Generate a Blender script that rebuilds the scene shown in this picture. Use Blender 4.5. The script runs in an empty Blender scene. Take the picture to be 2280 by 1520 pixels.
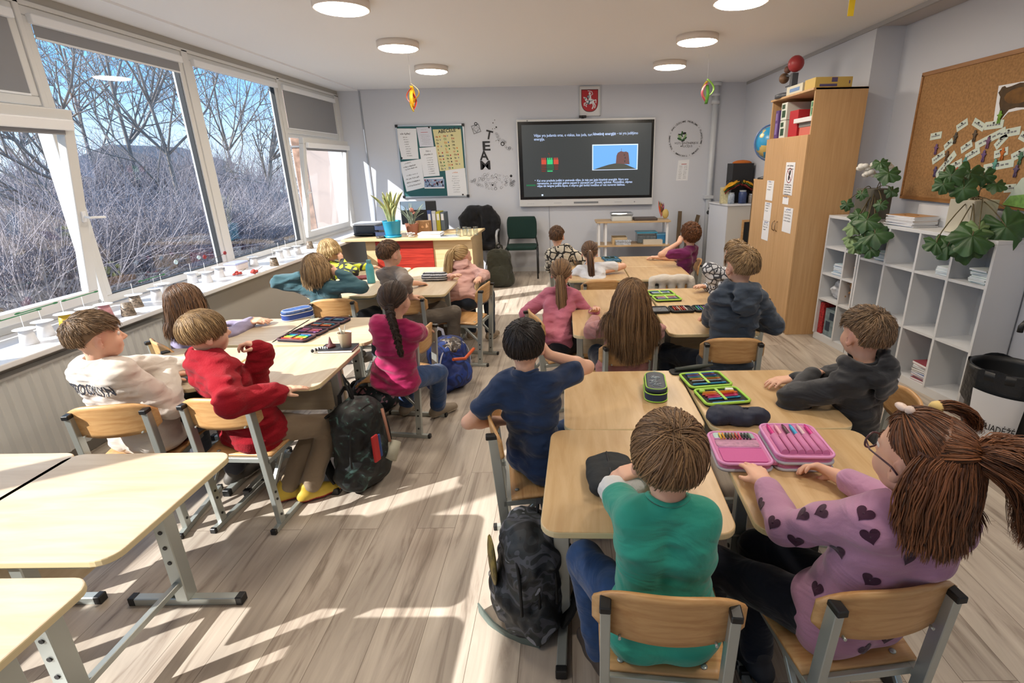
import bpy, math, random
import numpy as np
from mathutils import Vector, Matrix
SC = bpy.context.scene
COL = SC.collection
PI = math.pi
random.seed(7)
rng = np.random.default_rng(11)

# ---------------------------------------------------------------- camera
F, CX, CY = 1160.0, 1253.0, 760.0
YAW, PIT, ROL, CAMH = -0.0088, 0.3282, -0.0184, 1.65
_fw = np.array([math.sin(YAW)*math.cos(PIT), math.cos(YAW)*math.cos(PIT), -math.sin(PIT)])
_rt = np.array([math.cos(YAW), -math.sin(YAW), 0.0])
_up = np.cross(_rt, _fw)
_rt, _up = math.cos(ROL)*_rt+math.sin(ROL)*_up, -math.sin(ROL)*_rt+math.cos(ROL)*_up
cam_data = bpy.data.cameras.new('camera')
cam = bpy.data.objects.new('camera', cam_data)
COL.objects.link(cam)
cam_data.sensor_width = 36.0
cam_data.lens = 36.0*F/2280.0
cam_data.shift_x = (1140.0-CX)/2280.0
cam_data.shift_y = 0.0
cam_data.clip_start = 0.05
cam_data.clip_end = 300
cam.matrix_world = Matrix(((_rt[0], _up[0], -_fw[0], 0), (_rt[1], _up[1], -_fw[1], 0), (_rt[2], _up[2], -_fw[2], CAMH), (0, 0, 0, 1)))
SC.camera = cam

def ray(px, py):
    return _fw+_rt*((px-CX)/F)-_up*((py-CY)/F)
CAMO = np.array([0, 0, CAMH])
def P(px, py, z=None, Y=None, X=None):
    """the point of the room seen at a photo pixel, on a plane of known height / depth / side"""
    d = ray(px, py)
    if z is not None: t = (z-CAMH)/d[2]
    elif Y is not None: t = Y/d[1]
    else: t = X/d[0]
    return CAMO+d*t

# ---------------------------------------------------------------- view, sky, sun
SC.view_settings.view_transform = 'Standard'
SC.view_settings.look = 'None'
SC.view_settings.exposure = 0.28
SC.view_settings.gamma = 1.0
SC.view_settings.use_curve_mapping = False
try:
    SC.cycles.max_bounces = 8
    SC.cycles.diffuse_bounces = 5
    SC.cycles.glossy_bounces = 3
    SC.cycles.transmission_bounces = 6
    SC.cycles.transparent_max_bounces = 10
    SC.cycles.sample_clamp_indirect = 6.0
    SC.cycles.caustics_reflective = False
    SC.cycles.caustics_refractive = False
except Exception:
    pass

world = bpy.data.worlds.new('sky')
SC.world = world
world.use_nodes = True
_n, _l = world.node_tree.nodes, world.node_tree.links
_n.clear()
_out = _n.new('ShaderNodeOutputWorld')
_bg = _n.new('ShaderNodeBackground')
_tc = _n.new('ShaderNodeTexCoord')
_sx = _n.new('ShaderNodeSeparateXYZ')
_rp = _n.new('ShaderNodeValToRGB')
_l.new(_tc.outputs['Generated'], _sx.inputs[0])
_l.new(_sx.outputs['Z'], _rp.inputs[0])
_e = _rp.color_ramp.elements
_e[0].position = 0.0; _e[0].color = (0.62, 0.76, 0.90, 1)
_e[1].position = 0.55; _e[1].color = (0.22, 0.45, 0.85, 1)
_x = _e.new(0.14); _x.color = (0.17, 0.48, 0.95, 1)
_x = _e.new(0.24); _x.color = (0.42, 0.72, 0.98, 1)
_l.new(_rp.outputs[0], _bg.inputs['Color'])
_bg.inputs['Strength'].default_value = 1.6
_l.new(_bg.outputs[0], _out.inputs[0])

SUNDIR = Vector((1.0, 0.594, -0.80)).normalized()
_sd = bpy.data.lights.new('sun', 'SUN')
_sd.energy = 8.0
_sd.angle = math.radians(0.6)
_sd.color = (1.0, 0.97, 0.92)
sun = bpy.data.objects.new('sun', _sd)
COL.objects.link(sun)
sun.rotation_euler = SUNDIR.to_track_quat('-Z', 'Y').to_euler()
sun.location = (-12, -6, 10)

LAMP_W = 48.0     # strength of the ceiling lamps' diffusers
# ---------------------------------------------------------------- materials
def lin(c):
    if isinstance(c, str):
        c = c.lstrip('#'); c = [int(c[i:i+2], 16)/255 for i in (0, 2, 4)]
    return tuple(x/12.92 if x <= 0.04045 else ((x+0.055)/1.055)**2.4 for x in c[:3])+(1.0,)
MATS = {}
def mat(name, col='#808080', rough=0.55, metal=0.0, bump=None, var=None, sheen=0.0, spec=0.5, emit=None, alpha=None, trans=0.0, coat=0.0):
    """plain Principled surface; bump=(scale, strength, distance); var=(scale, amount) mottles the colour"""
    if name in MATS: return MATS[name]
    m = bpy.data.materials.new(name); m.use_nodes = True
    MATS[name] = m
    nt = m.node_tree; n, l = nt.nodes, nt.links
    b = n['Principled BSDF']
    c = lin(col)
    b.inputs['Base Color'].default_value = c
    b.inputs['Roughness'].default_value = rough
    b.inputs['Metallic'].default_value = metal
    b.inputs['Specular IOR Level'].default_value = spec
    if sheen: b.inputs['Sheen Weight'].default_value = sheen; b.inputs['Sheen Roughness'].default_value = 0.5
    if coat: b.inputs['Coat Weight'].default_value = coat
    if trans: b.inputs['Transmission Weight'].default_value = trans
    if alpha is not None: b.inputs['Alpha'].default_value = alpha
    if emit: b.inputs['Emission Color'].default_value = lin(emit[0]); b.inputs['Emission Strength'].default_value = emit[1]
    tc = None
    if bump or var: tc = n.new('ShaderNodeTexCoord')
    if var:
        t = n.new('ShaderNodeTexNoise'); t.inputs['Scale'].default_value = var[0]; t.inputs['Detail'].default_value = 5
        l.new(tc.outputs['Object'], t.inputs['Vector'])
        mx = n.new('ShaderNodeMix'); mx.data_type = 'RGBA'; mx.blend_type = 'MULTIPLY'
        r = n.new('ShaderNodeMapRange'); r.inputs[1].default_value = 0.3; r.inputs[2].default_value = 0.7
        r.inputs[3].default_value = 1.0-var[1]; r.inputs[4].default_value = 1.0+var[1]*0.4
        l.new(t.outputs['Fac'], r.inputs[0])
        cb = n.new('ShaderNodeCombineColor')
        for i in range(3): l.new(r.outputs[0], cb.inputs[i])
        mx.inputs[0].default_value = 1.0; mx.inputs[6].default_value = c
        l.new(cb.outputs[0], mx.inputs[7]); l.new(mx.outputs[2], b.inputs['Base Color'])
    if bump:
        t = n.new('ShaderNodeTexNoise'); t.inputs['Scale'].default_value = bump[0]; t.inputs['Detail'].default_value = 4
        l.new(tc.outputs['Object'], t.inputs['Vector'])
        bn = n.new('ShaderNodeBump'); bn.inputs['Strength'].default_value = bump[1]
        bn.inputs['Distance'].default_value = bump[2] if len(bump) > 2 else 0.01
        l.new(t.outputs['Fac'], bn.inputs['Height']); l.new(bn.outputs[0], b.inputs['Normal'])
    return m

def wood(name, c1, c2, scale=(2.0, 22.0, 22.0), rough=0.45, dark=None, contrast=(0.35, 0.65), ring=0.0):
    if name in MATS: return MATS[name]
    m = bpy.data.materials.new(name); m.use_nodes = True; MATS[name] = m
    n, l = m.node_tree.nodes, m.node_tree.links
    b = n['Principled BSDF']; b.inputs['Roughness'].default_value = rough
    tc = n.new('ShaderNodeTexCoord'); mp = n.new('ShaderNodeMapping'); mp.inputs['Scale'].default_value = scale
    l.new(tc.outputs['Object'], mp.inputs['Vector'])
    t = n.new('ShaderNodeTexNoise'); t.inputs['Scale'].default_value = 1.6; t.inputs['Detail'].default_value = 6
    t.inputs['Roughness'].default_value = 0.6; t.inputs['Distortion'].default_value = 0.6+ring
    l.new(mp.outputs[0], t.inputs['Vector'])
    r = n.new('ShaderNodeValToRGB'); e = r.color_ramp.elements
    e[0].position = contrast[0]; e[0].color = lin(c2); e[1].position = contrast[1]; e[1].color = lin(c1)
    if dark: x = e.new(0.22); x.color = lin(dark)
    l.new(t.outputs['Fac'], r.inputs[0]); l.new(r.outputs[0], b.inputs['Base Color'])
    return m

def glass_mat(name, tint=(1, 1, 1), refl=0.10):
    if name in MATS: return MATS[name]
    m = bpy.data.materials.new(name); m.use_nodes = True; MATS[name] = m
    n, l = m.node_tree.nodes, m.node_tree.links
    n.remove(n['Principled BSDF'])
    tr = n.new('ShaderNodeBsdfTransparent'); tr.inputs[0].default_value = (*tint, 1)
    gl = n.new('ShaderNodeBsdfGlossy'); gl.inputs['Roughness'].default_value = 0.02
    fr = n.new('ShaderNodeLayerWeight'); fr.inputs['Blend'].default_value = 0.5
    pw = n.new('ShaderNodeMath'); pw.operation = 'POWER'; pw.inputs[1].default_value = 5.0; l.new(fr.outputs['Facing'], pw.inputs[0])
    mu = n.new('ShaderNodeMath'); mu.operation = 'MULTIPLY_ADD'; mu.inputs[1].default_value = 0.9; mu.inputs[2].default_value = refl*0.4
    l.new(pw.outputs[0], mu.inputs[0])
    mx = n.new('ShaderNodeMixShader'); l.new(mu.outputs[0], mx.inputs[0]); l.new(tr.outputs[0], mx.inputs[1]); l.new(gl.outputs[0], mx.inputs[2])
    l.new(mx.outputs[0], n['Material Output'].inputs[0])
    return m

# ---------------------------------------------------------------- mesh building
class MB:
    def __init__(s): s.v = []; s.f = []; s.mi = []; s.sm = []
    def add(s, vs, fs, mi=0, smooth=False):
        o = len(s.v); s.v.extend([tuple(map(float, v)) for v in vs])
        for f in fs: s.f.append(tuple(int(i)+o for i in f)); s.mi.append(mi); s.sm.append(smooth)
        return s
    def box(s, lo, hi, mi=0, M=None):
        x0, y0, z0 = lo; x1, y1, z1 = hi
        v = [(x0, y0, z0), (x1, y0, z0), (x1, y1, z0), (x0, y1, z0), (x0, y0, z1), (x1, y0, z1), (x1, y1, z1), (x0, y1, z1)]
        if M is not None: v = [M@Vector(p) for p in v]
        return s.add(v, [(3, 2, 1, 0), (4, 5, 6, 7), (0, 1, 5, 4), (1, 2, 6, 5), (2, 3, 7, 6), (3, 0, 4, 7)], mi)
    def cbox(s, c, d, mi=0, rz=0.0, M=None):
        T = Matrix.Translation(c)@Matrix.Rotation(rz, 4, 'Z')
        if M is not None: T = T@M
        return s.box((-d[0]/2, -d[1]/2, -d[2]/2), (d[0]/2, d[1]/2, d[2]/2), mi, T)
    def prism(s, poly, z0, z1, mi=0, M=None, smooth=False, mtop=None):
        n = len(poly)
        v = [(p[0], p[1], z0) for p in poly]+[(p[0], p[1], z1) for p in poly]
        if M is not None: v = [M@Vector(p) for p in v]
        s.add(v, [], mi); o = len(s.v)-2*n
        for i in range(n):
            j = (i+1) % n
            s.f.append((o+i, o+j, o+n+j, o+n+i)); s.mi.append(mi); s.sm.append(smooth)
        s.f.append(tuple(o+i for i in reversed(range(n)))); s.mi.append(mi); s.sm.append(False)
        s.f.append(tuple(o+n+i for i in range(n))); s.mi.append(mi if mtop is None else mtop); s.sm.append(False)
        return s
    def tube(s, path, rad, n=8, mi=0, smooth=True, cap=True, sec=None, upv=None):
        """sweep a circle (or the polygon sec) along path; rad scalar or list"""
        path = [Vector(p) for p in path]; m = len(path)
        if not hasattr(rad, '__len__'): rad = [rad]*m
        if sec is None: sec = [(math.cos(2*PI*i/n), math.sin(2*PI*i/n)) for i in range(n)]
        n = len(sec); rings = []
        ref = Vector(upv) if upv is not None else None
        for i, p in enumerate(path):
            t = (path[min(i+1, m-1)]-path[max(i-1, 0)])
            t = t.normalized() if t.length > 1e-9 else Vector((0, 0, 1))
            if ref is None: ref = Vector((0, 0, 1)) if abs(t.z) < 0.9 else Vector((1, 0, 0))
            a = ref-t*ref.dot(t)
            a = a.normalized() if a.length > 1e-6 else t.orthogonal().normalized()
            if upv is None: ref = a
            b = t.cross(a)
            rings.append([p+(a*q[0]+b*q[1])*rad[i] for q in sec])
        vs = [q for r in rings for q in r]; fs = []
        for i in range(m-1):
            for j in range(n):
                k = (j+1) % n
                fs.append((i*n+j, i*n+k, (i+1)*n+k, (i+1)*n+j))
        s.add(vs, fs, mi, smooth); o = len(s.v)-m*n
        if cap:
            s.f.append(tuple(o+j for j in reversed(range(n)))); s.mi.append(mi); s.sm.append(False)
            s.f.append(tuple(o+(m-1)*n+j for j in range(n))); s.mi.append(mi); s.sm.append(False)
        return s
    def lathe(s, prof, n=20, mi=0, M=None, smooth=True, cap=True):
        vs = []; fs = []
        for r, z in prof:
            for j in range(n): vs.append((r*math.cos(2*PI*j/n), r*math.sin(2*PI*j/n), z))
        m = len(prof)
        for i in range(m-1):
            for j in range(n):
                k = (j+1) % n; fs.append((i*n+j, i*n+k, (i+1)*n+k, (i+1)*n+j))
        if cap: fs += [tuple(reversed(range(n))), tuple((m-1)*n+j for j in range(n))]
        if M is not None: vs = [M@Vector(v) for v in vs]
        return s.add(vs, fs, mi, smooth)
    def ball(s, c, r, mi=0, n=12, M=None):
        if not hasattr(r, '__len__'): r = (r, r, r)
        vs = []; fs = []; h = n//2+1
        for i in range(h+1):
            th = PI*i/h
            for j in range(n):
                ph = 2*PI*j/n
                p = Vector((r[0]*math.sin(th)*math.cos(ph), r[1]*math.sin(th)*math.sin(ph), r[2]*math.cos(th)))
                if M is not None: p = M@p
                vs.append(Vector(c)+p)
        for i in range(h):
            for j in range(n):
                k = (j+1) % n; fs.append((i*n+j, (i+1)*n+j, (i+1)*n+k, i*n+k))
        return s.add(vs, fs, mi, True)
    def grid(s, fn, nu, nv, mi=0, smooth=True):
        vs = [fn(i/nu, j/nv) for j in range(nv+1) for i in range(nu+1)]; w = nu+1
        fs = [(j*w+i, j*w+i+1, (j+1)*w+i+1, (j+1)*w+i) for j in range(nv) for i in range(nu)]
        return s.add(vs, fs, mi, smooth)
    def build(s, name, mats, parent=None, bevel=0.0, seg=2, solid=0.0, subd=0, loc=None):
        me = bpy.data.meshes.new(name)
        me.from_pydata(s.v, [], s.f)
        if not isinstance(mats, (list, tuple)): mats = [mats]
        for m in mats: me.materials.append(m)
        me.polygons.foreach_set('material_index', s.mi)
        me.polygons.foreach_set('use_smooth', s.sm)
        me.update()
        o = bpy.data.objects.new(name, me); COL.objects.link(o)
        if parent is not None: o.parent = parent
        if loc is not None: o.location = loc
        if solid:
            q = o.modifiers.new('thickness', 'SOLIDIFY'); q.thickness = solid; q.offset = 0
        if subd:
            q = o.modifiers.new('smooth', 'SUBSURF'); q.levels = subd; q.render_levels = subd
        if bevel:
            q = o.modifiers.new('edge', 'BEVEL'); q.width = bevel; q.segments = seg; q.limit_method = 'ANGLE'; q.angle_limit = math.radians(40)
        return o

def mesh_np(name, V, Fq, mats, parent=None, smooth=True, rnd=None, loc=None, mi=None):
    me = bpy.data.meshes.new(name)
    V = np.asarray(V, np.float32); Fq = np.asarray(Fq, np.int32)
    me.vertices.add(len(V)); me.vertices.foreach_set('co', V.ravel())
    k = Fq.shape[1]
    me.loops.add(Fq.size); me.loops.foreach_set('vertex_index', Fq.ravel())
    me.polygons.add(len(Fq)); me.polygons.foreach_set('loop_start', np.arange(0, Fq.size, k, dtype=np.int32))
    if not isinstance(mats, (list, tuple)): mats = [mats]
    for m in mats: me.materials.append(m)
    if mi is not None: me.polygons.foreach_set('material_index', np.asarray(mi, np.int32))
    me.polygons.foreach_set('use_smooth', np.ones(len(Fq), bool) if smooth else np.zeros(len(Fq), bool))
    if rnd is not None:
        a = me.attributes.new('rnd', 'FLOAT', 'POINT'); a.data.foreach_set('value', np.asarray(rnd, np.float32))
    me.update(calc_edges=True)
    o = bpy.data.objects.new(name, me); COL.objects.link(o)
    if parent is not None: o.parent = parent
    if loc is not None: o.location = loc
    return o

def tag(o, label, cat, group=None, kind=None):
    o['label'] = label; o['category'] = cat
    if group: o['group'] = group
    if kind: o['kind'] = kind
    return o
def thing(name, label, cat, loc=(0, 0, 0), rz=0.0, group=None):
    o = bpy.data.objects.new(name, None); COL.objects.link(o); o.empty_display_size = 0.05
    o.location = tuple(map(float, loc)); o.rotation_euler = (0, 0, rz)
    return tag(o, label, cat, group)
def struct(o):
    o['kind'] = 'structure'; return o
def dup(root, loc=None, rz=None, label=None, group=None):
    def cp(o, par):
        c = o.copy(); COL.objects.link(c)
        if par is not None: c.parent = par
        for ch in list(o.children): cp(ch, c)
        return c
    r = cp(root, None)
    if loc is not None: r.location = tuple(map(float, loc))
    if rz is not None: r.rotation_euler = (0, 0, rz)
    if label: r['label'] = label
    if group: r['group'] = group
    return r
def rrect(w, d, r, n=5, c=(0, 0)):
    """rounded rectangle outline; r one radius or four (for corners ++, -+, --, +-)"""
    if not hasattr(r, '__len__'): r = (r,)*4
    out = []
    for q, (sx, sy) in enumerate(((1, 1), (-1, 1), (-1, -1), (1, -1))):
        cx, cy = sx*(w/2-r[q]), sy*(d/2-r[q])
        for i in range(n+1):
            a = PI/2*q+PI/2*i/n
            out.append((c[0]+cx+r[q]*math.cos(a), c[1]+cy+r[q]*math.sin(a)))
    return out
def text_mesh(body, size, mb=None, M=None, mi=0, align='LEFT', bold=0.0, space=1.0, extrude=0.0, line=1.0):
    cu = bpy.data.curves.new('t', 'FONT'); cu.body = body; cu.size = size; cu.align_x = align
    cu.offset = bold; cu.space_character = space; cu.extrude = extrude; cu.space_line = line
    cu.resolution_u = 2
    ob = bpy.data.objects.new('t', cu); COL.objects.link(ob)
    dg = bpy.context.evaluated_depsgraph_get()
    me = bpy.data.meshes.new_from_object(ob.evaluated_get(dg))
    vs = [v.co.copy() for v in me.vertices]; fs = [tuple(p.vertices) for p in me.polygons]
    bpy.data.objects.remove(ob); bpy.data.curves.remove(cu); bpy.data.meshes.remove(me)
    if mb is not None:
        if M is not None: vs2 = [M@v for v in vs]
        else: vs2 = vs
        mb.add(vs2, fs, mi)
    return vs, fs
def frame_M(o, ex, ey):
    """matrix whose local x,y run along ex,ey (sheet on a wall), origin o"""
    ex = Vector(ex).normalized(); ey = Vector(ey); ey = (ey-ex*ey.dot(ex)).normalized(); ez = ex.cross(ey)
    return Matrix(((ex.x, ey.x, ez.x, o[0]), (ex.y, ey.y, ez.y, o[1]), (ex.z, ey.z, ez.z, o[2]), (0, 0, 0, 1)))

# common materials
WHITE = mat('white_plastic', '#e9ebee', 0.4)
WALL = mat('wall_paint', '#cdd1da', 0.85, bump=(90, 0.04, 0.004))
CEIL = mat('ceiling_paint', '#eef0f4', 0.9)
PVC = mat('white_window_frame', '#d6d6d4', 0.35)
STEEL = mat('grey_painted_steel', '#b4bab6', 0.35, 0.55)
BLACKP = mat('black_plastic', '#17181a', 0.45)
BEECH = wood('beech_plywood', '#d3a873', '#bd8d58', (3, 30, 30), 0.4)
BIRCH = wood('pale_desk_laminate', '#c9ac82', '#b9986c', (14, 1.6, 14), 0.36)
BIRCHX = wood('pale_desk_laminate_cross', '#e2d2b6', '#d3bf9c', (1.6, 14, 14), 0.36)
MAPLE = wood('maple_desk_laminate', '#c9baa3', '#b9a68c', (14, 1.6, 14), 0.36)
DESKEDGE = mat('desk_edge_band', '#d8c79d', 0.4)
OAK = wood('cabinet_veneer', '#cba578', '#bf986a', (30, 30, 1.2), 0.45)
PAPER = mat('white_paper', '#e6e8ec', 0.7)
INK = mat('black_ink', '#1b1b1f', 0.6)
GREYINK = mat('grey_ink', '#777a80', 0.6)
GLASS = glass_mat('window_glass')
# ================================================================ THE ROOM
YB = 8.45; ZC = 2.74; XG = -3.38; XS = -2.87; ZS = 0.735; XR = 2.95; XP = 2.70; YP = 5.10; YF = -3.0
def floor_material():
    m = bpy.data.materials.new('laminate_planks'); m.use_nodes = True
    n, l = m.node_tree.nodes, m.node_tree.links; b = n['Principled BSDF']
    b.inputs['Roughness'].default_value = 0.42; b.inputs['Specular IOR Level'].default_value = 0.45
    tc = n.new('ShaderNodeTexCoord'); sp = n.new('ShaderNodeSeparateXYZ'); l.new(tc.outputs['Object'], sp.inputs[0])
    sw = n.new('ShaderNodeCombineXYZ'); l.new(sp.outputs['Y'], sw.inputs[0]); l.new(sp.outputs['X'], sw.inputs[1])
    br = n.new('ShaderNodeTexBrick'); br.offset = 0.37; br.offset_frequency = 2
    br.inputs['Scale'].default_value = 1.0; br.inputs['Brick Width'].default_value = 1.28; br.inputs['Row Height'].default_value = 0.185
    br.inputs['Mortar Size'].default_value = 0.0012; br.inputs['Mortar Smooth'].default_value = 0.2
    br.inputs['Color1'].default_value = (0, 0, 0, 1); br.inputs['Color2'].default_value = (1, 1, 1, 1); br.inputs['Mortar'].default_value = (0.5, 0.5, 0.5, 1)
    l.new(sw.outputs[0], br.inputs['Vector'])
    # each plank gets its own piece of grain
    off = n.new('ShaderNodeVectorMath'); off.operation = 'MULTIPLY_ADD'
    l.new(br.outputs['Color'], off.inputs[0]); off.inputs[1].default_value = (7, 5, 3); l.new(tc.outputs['Object'], off.inputs[2])
    mp = n.new('ShaderNodeMapping'); mp.inputs['Scale'].default_value = (11, 0.9, 1); l.new(off.outputs[0], mp.inputs['Vector'])
    t = n.new('ShaderNodeTexNoise'); t.inputs['Scale'].default_value = 1.3; t.inputs['Detail'].default_value = 8; t.inputs['Roughness'].default_value = 0.62; t.inputs['Distortion'].default_value = 0.9
    l.new(mp.outputs[0], t.inputs['Vector'])
    r = n.new('ShaderNodeValToRGB'); e = r.color_ramp.elements
    e[0].position = 0.30; e[0].color = lin('#7a6f64'); e[1].position = 0.72; e[1].color = lin('#c9bfb2')
    for p, c in ((0.385, '#9c8f82'), (0.45, '#b0a497'), (0.58, '#bdb2a4')):
        x = e.new(p); x.color = lin(c)
    l.new(t.outputs['Fac'], r.inputs[0])
    # broad tone from plank to plank
    t2 = n.new('ShaderNodeTexNoise'); t2.inputs['Scale'].default_value = 1.1; t2.inputs['Detail'].default_value = 2; l.new(off.outputs[0], t2.inputs['Vector'])
    r2 = n.new('ShaderNodeMapRange'); r2.inputs[1].default_value = 0.3; r2.inputs[2].default_value = 0.7; r2.inputs[3].default_value = 0.84; r2.inputs[4].default_value = 1.08
    l.new(t2.outputs['Fac'], r2.inputs[0])
    v = n.new('ShaderNodeVectorMath'); v.operation = 'SCALE'; l.new(r.outputs[0], v.inputs[0]); l.new(r2.outputs[0], v.inputs['Scale'])
    mx = n.new('ShaderNodeMix'); mx.data_type = 'RGBA'; mx.inputs[7].default_value = lin('#6d6154')
    l.new(br.outputs['Fac'], mx.inputs[0]); l.new(v.outputs[0], mx.inputs[6]); l.new(mx.outputs[2], b.inputs['Base Color'])
    bn = n.new('ShaderNodeBump'); bn.inputs['Strength'].default_value = 0.12; bn.inputs['Distance'].default_value = 0.003
    l.new(t.outputs['Fac'], bn.inputs['Height']); l.new(bn.outputs[0], b.inputs['Normal'])
    return m
struct(MB().box((-3.6, YF, -0.12), (3.2, YB+0.1, 0)).build('floor', floor_material()))
CEILM = CEIL
struct(MB().box((-3.03, YF, ZC), (3.2, YB+0.1, ZC+0.15)).box((-3.6, YF, ZC-0.018), (-3.03, YB+0.1, ZC+0.15)).build('ceiling', CEILM))
struct(MB().box((-3.6, YB, 0), (3.2, YB+0.2, ZC)).build('wall_back', WALL))
struct(MB().box((-3.6, YF-0.15, 0), (3.2, YF, ZC)).build('wall_front', WALL))
# right wall: a deeper bay near the viewer, a pier and the shallower rear part, and the projecting pier by the door
w = MB().box((XP, YP, 0), (3.2, YB, ZC)).box((XR, YF, 0), (3.2, YP, ZC)).box((2.36, YF, 0), (XR, 2.40, ZC))
struct(w.build('wall_right', WALL))
struct(MB().box((XP-0.012, YP, ZC-0.035), (XP, YB, ZC)).box((XP-0.012, 2.4, ZC-0.035), (XP+0.012, YP, ZC)).build('trim_1', mat('cornice_grey', '#a9a9ab', 0.8)))
struct(MB().box((XP, 2.4, ZC-0.02), (XR, YP, ZC)).build('trim_2', mat('bay_soffit', '#b9b6b6', 0.85)))
# left side: parapet below the sill, header above the windows
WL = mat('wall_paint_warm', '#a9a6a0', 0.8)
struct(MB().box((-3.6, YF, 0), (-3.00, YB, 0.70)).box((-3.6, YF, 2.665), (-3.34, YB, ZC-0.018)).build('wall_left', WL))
struct(MB().box((-3.42, YF, ZS-0.032), (XS, YB, ZS)).build('trim_3', mat('sill_white', '#dcdde0', 0.3), bevel=0.006))
struct(MB().box((-3.02, YB-0.012, ZS), (-2.998, YB, ZC-0.018)).build('trim_4', mat('seam_grey', '#9da3ae', 0.7)))
struct(MB().box((-1.2, YB-0.014, 0), (XP, YB, 0.07)).build('baseboard_back', mat('skirting_back', '#cfd2d6', 0.5)))
struct(MB().box((XP-0.014, 5.95, 0), (XP, YB, 0.07)).build('baseboard_right', mat('skirting_back', '#cfd2d6', 0.5)))
b = MB(); b.box((2.325, YF, 0), (2.36, 2.435, 0.075)); b.box((2.34, YF, 0.075), (2.36, 2.42, 0.11)); b.box((2.36, 2.40, 0), (XR, 2.435, 0.075)); b.box((2.30, YF, 0.0), (2.325, 2.44, 0.03))
struct(b.build('baseboard_near', mat('skirting_worn', '#c9c3bb', 0.5, var=(30, 0.25)), bevel=0.004))
# the seam (cable channel) on the back wall under the screen
struct(MB().box((-0.255, YB-0.006, 0.07), (-0.245, YB, 1.05)).build('trim_5', mat('seam_grey', '#9da3ae', 0.7)))

# ---- windows on the left
BLIND = mat('grey_roller_blind', '#8e8f93', 0.9, bump=(400, 0.05, 0.001))
SEAL = mat('window_gasket', '#2b2d30', 0.6)
_wn = [0]
def window(y0, y1, z0, z1, blind=0.0, cassette=True, name=None):
    """a fixed light: frame, pane, cassette of the roller blind"""
    _wn[0] += 1
    m = MB(); a, c = XG-0.035, XG+0.04; t = 0.055
    m.box((a, y0, z0), (c, y1, z0+t)).box((a, y0, z1-t), (c, y1, z1)).box((a, y0, z0+t), (c, y0+t, z1-t)).box((a, y1-t, z0+t), (c, y1, z1-t))
    o = m.build('window_%d' % _wn[0], PVC, bevel=0.006); struct(o)
    g = MB(); e = 0.006
    q = (y0+t, y1-t, z0+t, z1-t)
    g.box((XG-0.012, q[0], q[2]), (XG+0.028, q[0]+e, q[3])).box((XG-0.012, q[1]-e, q[2]), (XG+0.028, q[1], q[3])).box((XG-0.012, q[0], q[2]), (XG+0.028, q[1], q[2]+e))
    g.build('gasket', SEAL, o)
    MB().box((XG-0.004, y0+t-0.005, z0+t-0.005), (XG, y1-t+0.005, z1-t+0.005)).build('pane', GLASS, o)
    if cassette:
        MB().box((XG+0.03, y0+t-0.02, z1-t-0.045), (XG+0.075, y1-t+0.02, z1-t+0.012)).build('blind_cassette', WHITE, o, bevel=0.008)
    if blind > 0:
        k = MB(); k.box((XG+0.04, y0+t+0.004, z1-t-0.04-blind), (XG+0.043, y1-t-0.004, z1-t-0.03))
        k.build('roller_blind', BLIND, o)
        MB().box((XG+0.036, y0+t+0.004, z1-t-0.052-blind), (XG+0.047, y1-t-0.004, z1-t-0.04-blind)).build('blind_rail', WHITE, o)
    return o
def tilted(y0, y1, z0, z1, topx, botx, handle_side=1):
    """a bottom hung sash, tipped inwards at its top"""
    _wn[0] += 1
    L = math.hypot(z1-z0, topx-botx)
    M = frame_M((botx, y0, z0), (0, 1, 0), (topx-botx, 0, z1-z0))   # local x = y, y = up the sash, z = normal
    if M.col[2][0] < 0: pass
    W = y1-y0; t = 0.075; d = 0.028
    m = MB()
    for lo, hi in (((0, 0), (W, t)), ((0, L-t), (W, L)), ((0, t), (t, L-t)), ((W-t, t), (W, L-t))):
        m.box((lo[0], lo[1], -d), (hi[0], hi[1], d), 0, M)
    o = m.build('window_%d' % _wn[0], PVC, bevel=0.006); struct(o)
    MB().box((t-0.005, t-0.005, -0.002), (W-t+0.005, L-t+0.005, 0.002), 0, M).build('pane', GLASS, o)
    MB().box((t-0.03, L-t-0.045, d), (W-t+0.03, L-t+0.02, d+0.045), 0, M).build('blind_cassette', WHITE, o, bevel=0.008)
    MB().box((t, L-t-0.075, d+0.002), (W-t, L-t-0.045, d+0.006), 0, M).build('roller_blind', BLIND, o)
    hx = W-t*0.5 if handle_side > 0 else t*0.5
    h = MB().box((hx-0.014, L*0.47-0.035, d), (hx+0.014, L*0.47+0.035, d+0.012), 0, M)
    h.tube([M@Vector((hx, L*0.47, d+0.01)), M@Vector((hx, L*0.47, d+0.05)), M@Vector((hx+0.03*handle_side, L*0.47+0.0, d+0.055)), M@Vector((hx+0.11*handle_side, L*0.47-0.005, d+0.055))], 0.009, 8)
    h.build('handle', WHITE, o, bevel=0.003)
    return o
window(3.68, 5.11, ZS+0.01, 2.64, blind=0.075)
window(5.19, 6.70, ZS+0.01, 2.64, blind=0.0)
window(6.76, 8.30, 2.06, 2.64, blind=0.42)
window(2.24, 3.64, 2.06, 2.64, blind=0.42)
tilted(6.84, 8.24, 0.80, 2.02, -3.225, -3.365, -1)
tilted(2.20, 3.585, 0.80, 2.03, -3.14, -3.335, 1)
window(0.70, 2.16, ZS+0.01, 2.64, blind=0.0)
window(-0.80, 0.66, ZS+0.01, 2.64, blind=0.0)
window(-2.9, -0.84, ZS+0.01, 2.64, blind=0.3)
p = MB()
for y0, y1 in ((3.64, 3.68), (5.11, 5.19), (6.70, 6.76), (8.30, YB), (2.16, 2.24), (0.66, 0.70), (-0.84, -0.80)):
    p.box((XG-0.05, y0, ZS), (XG+0.05, y1, 2.66))
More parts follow.
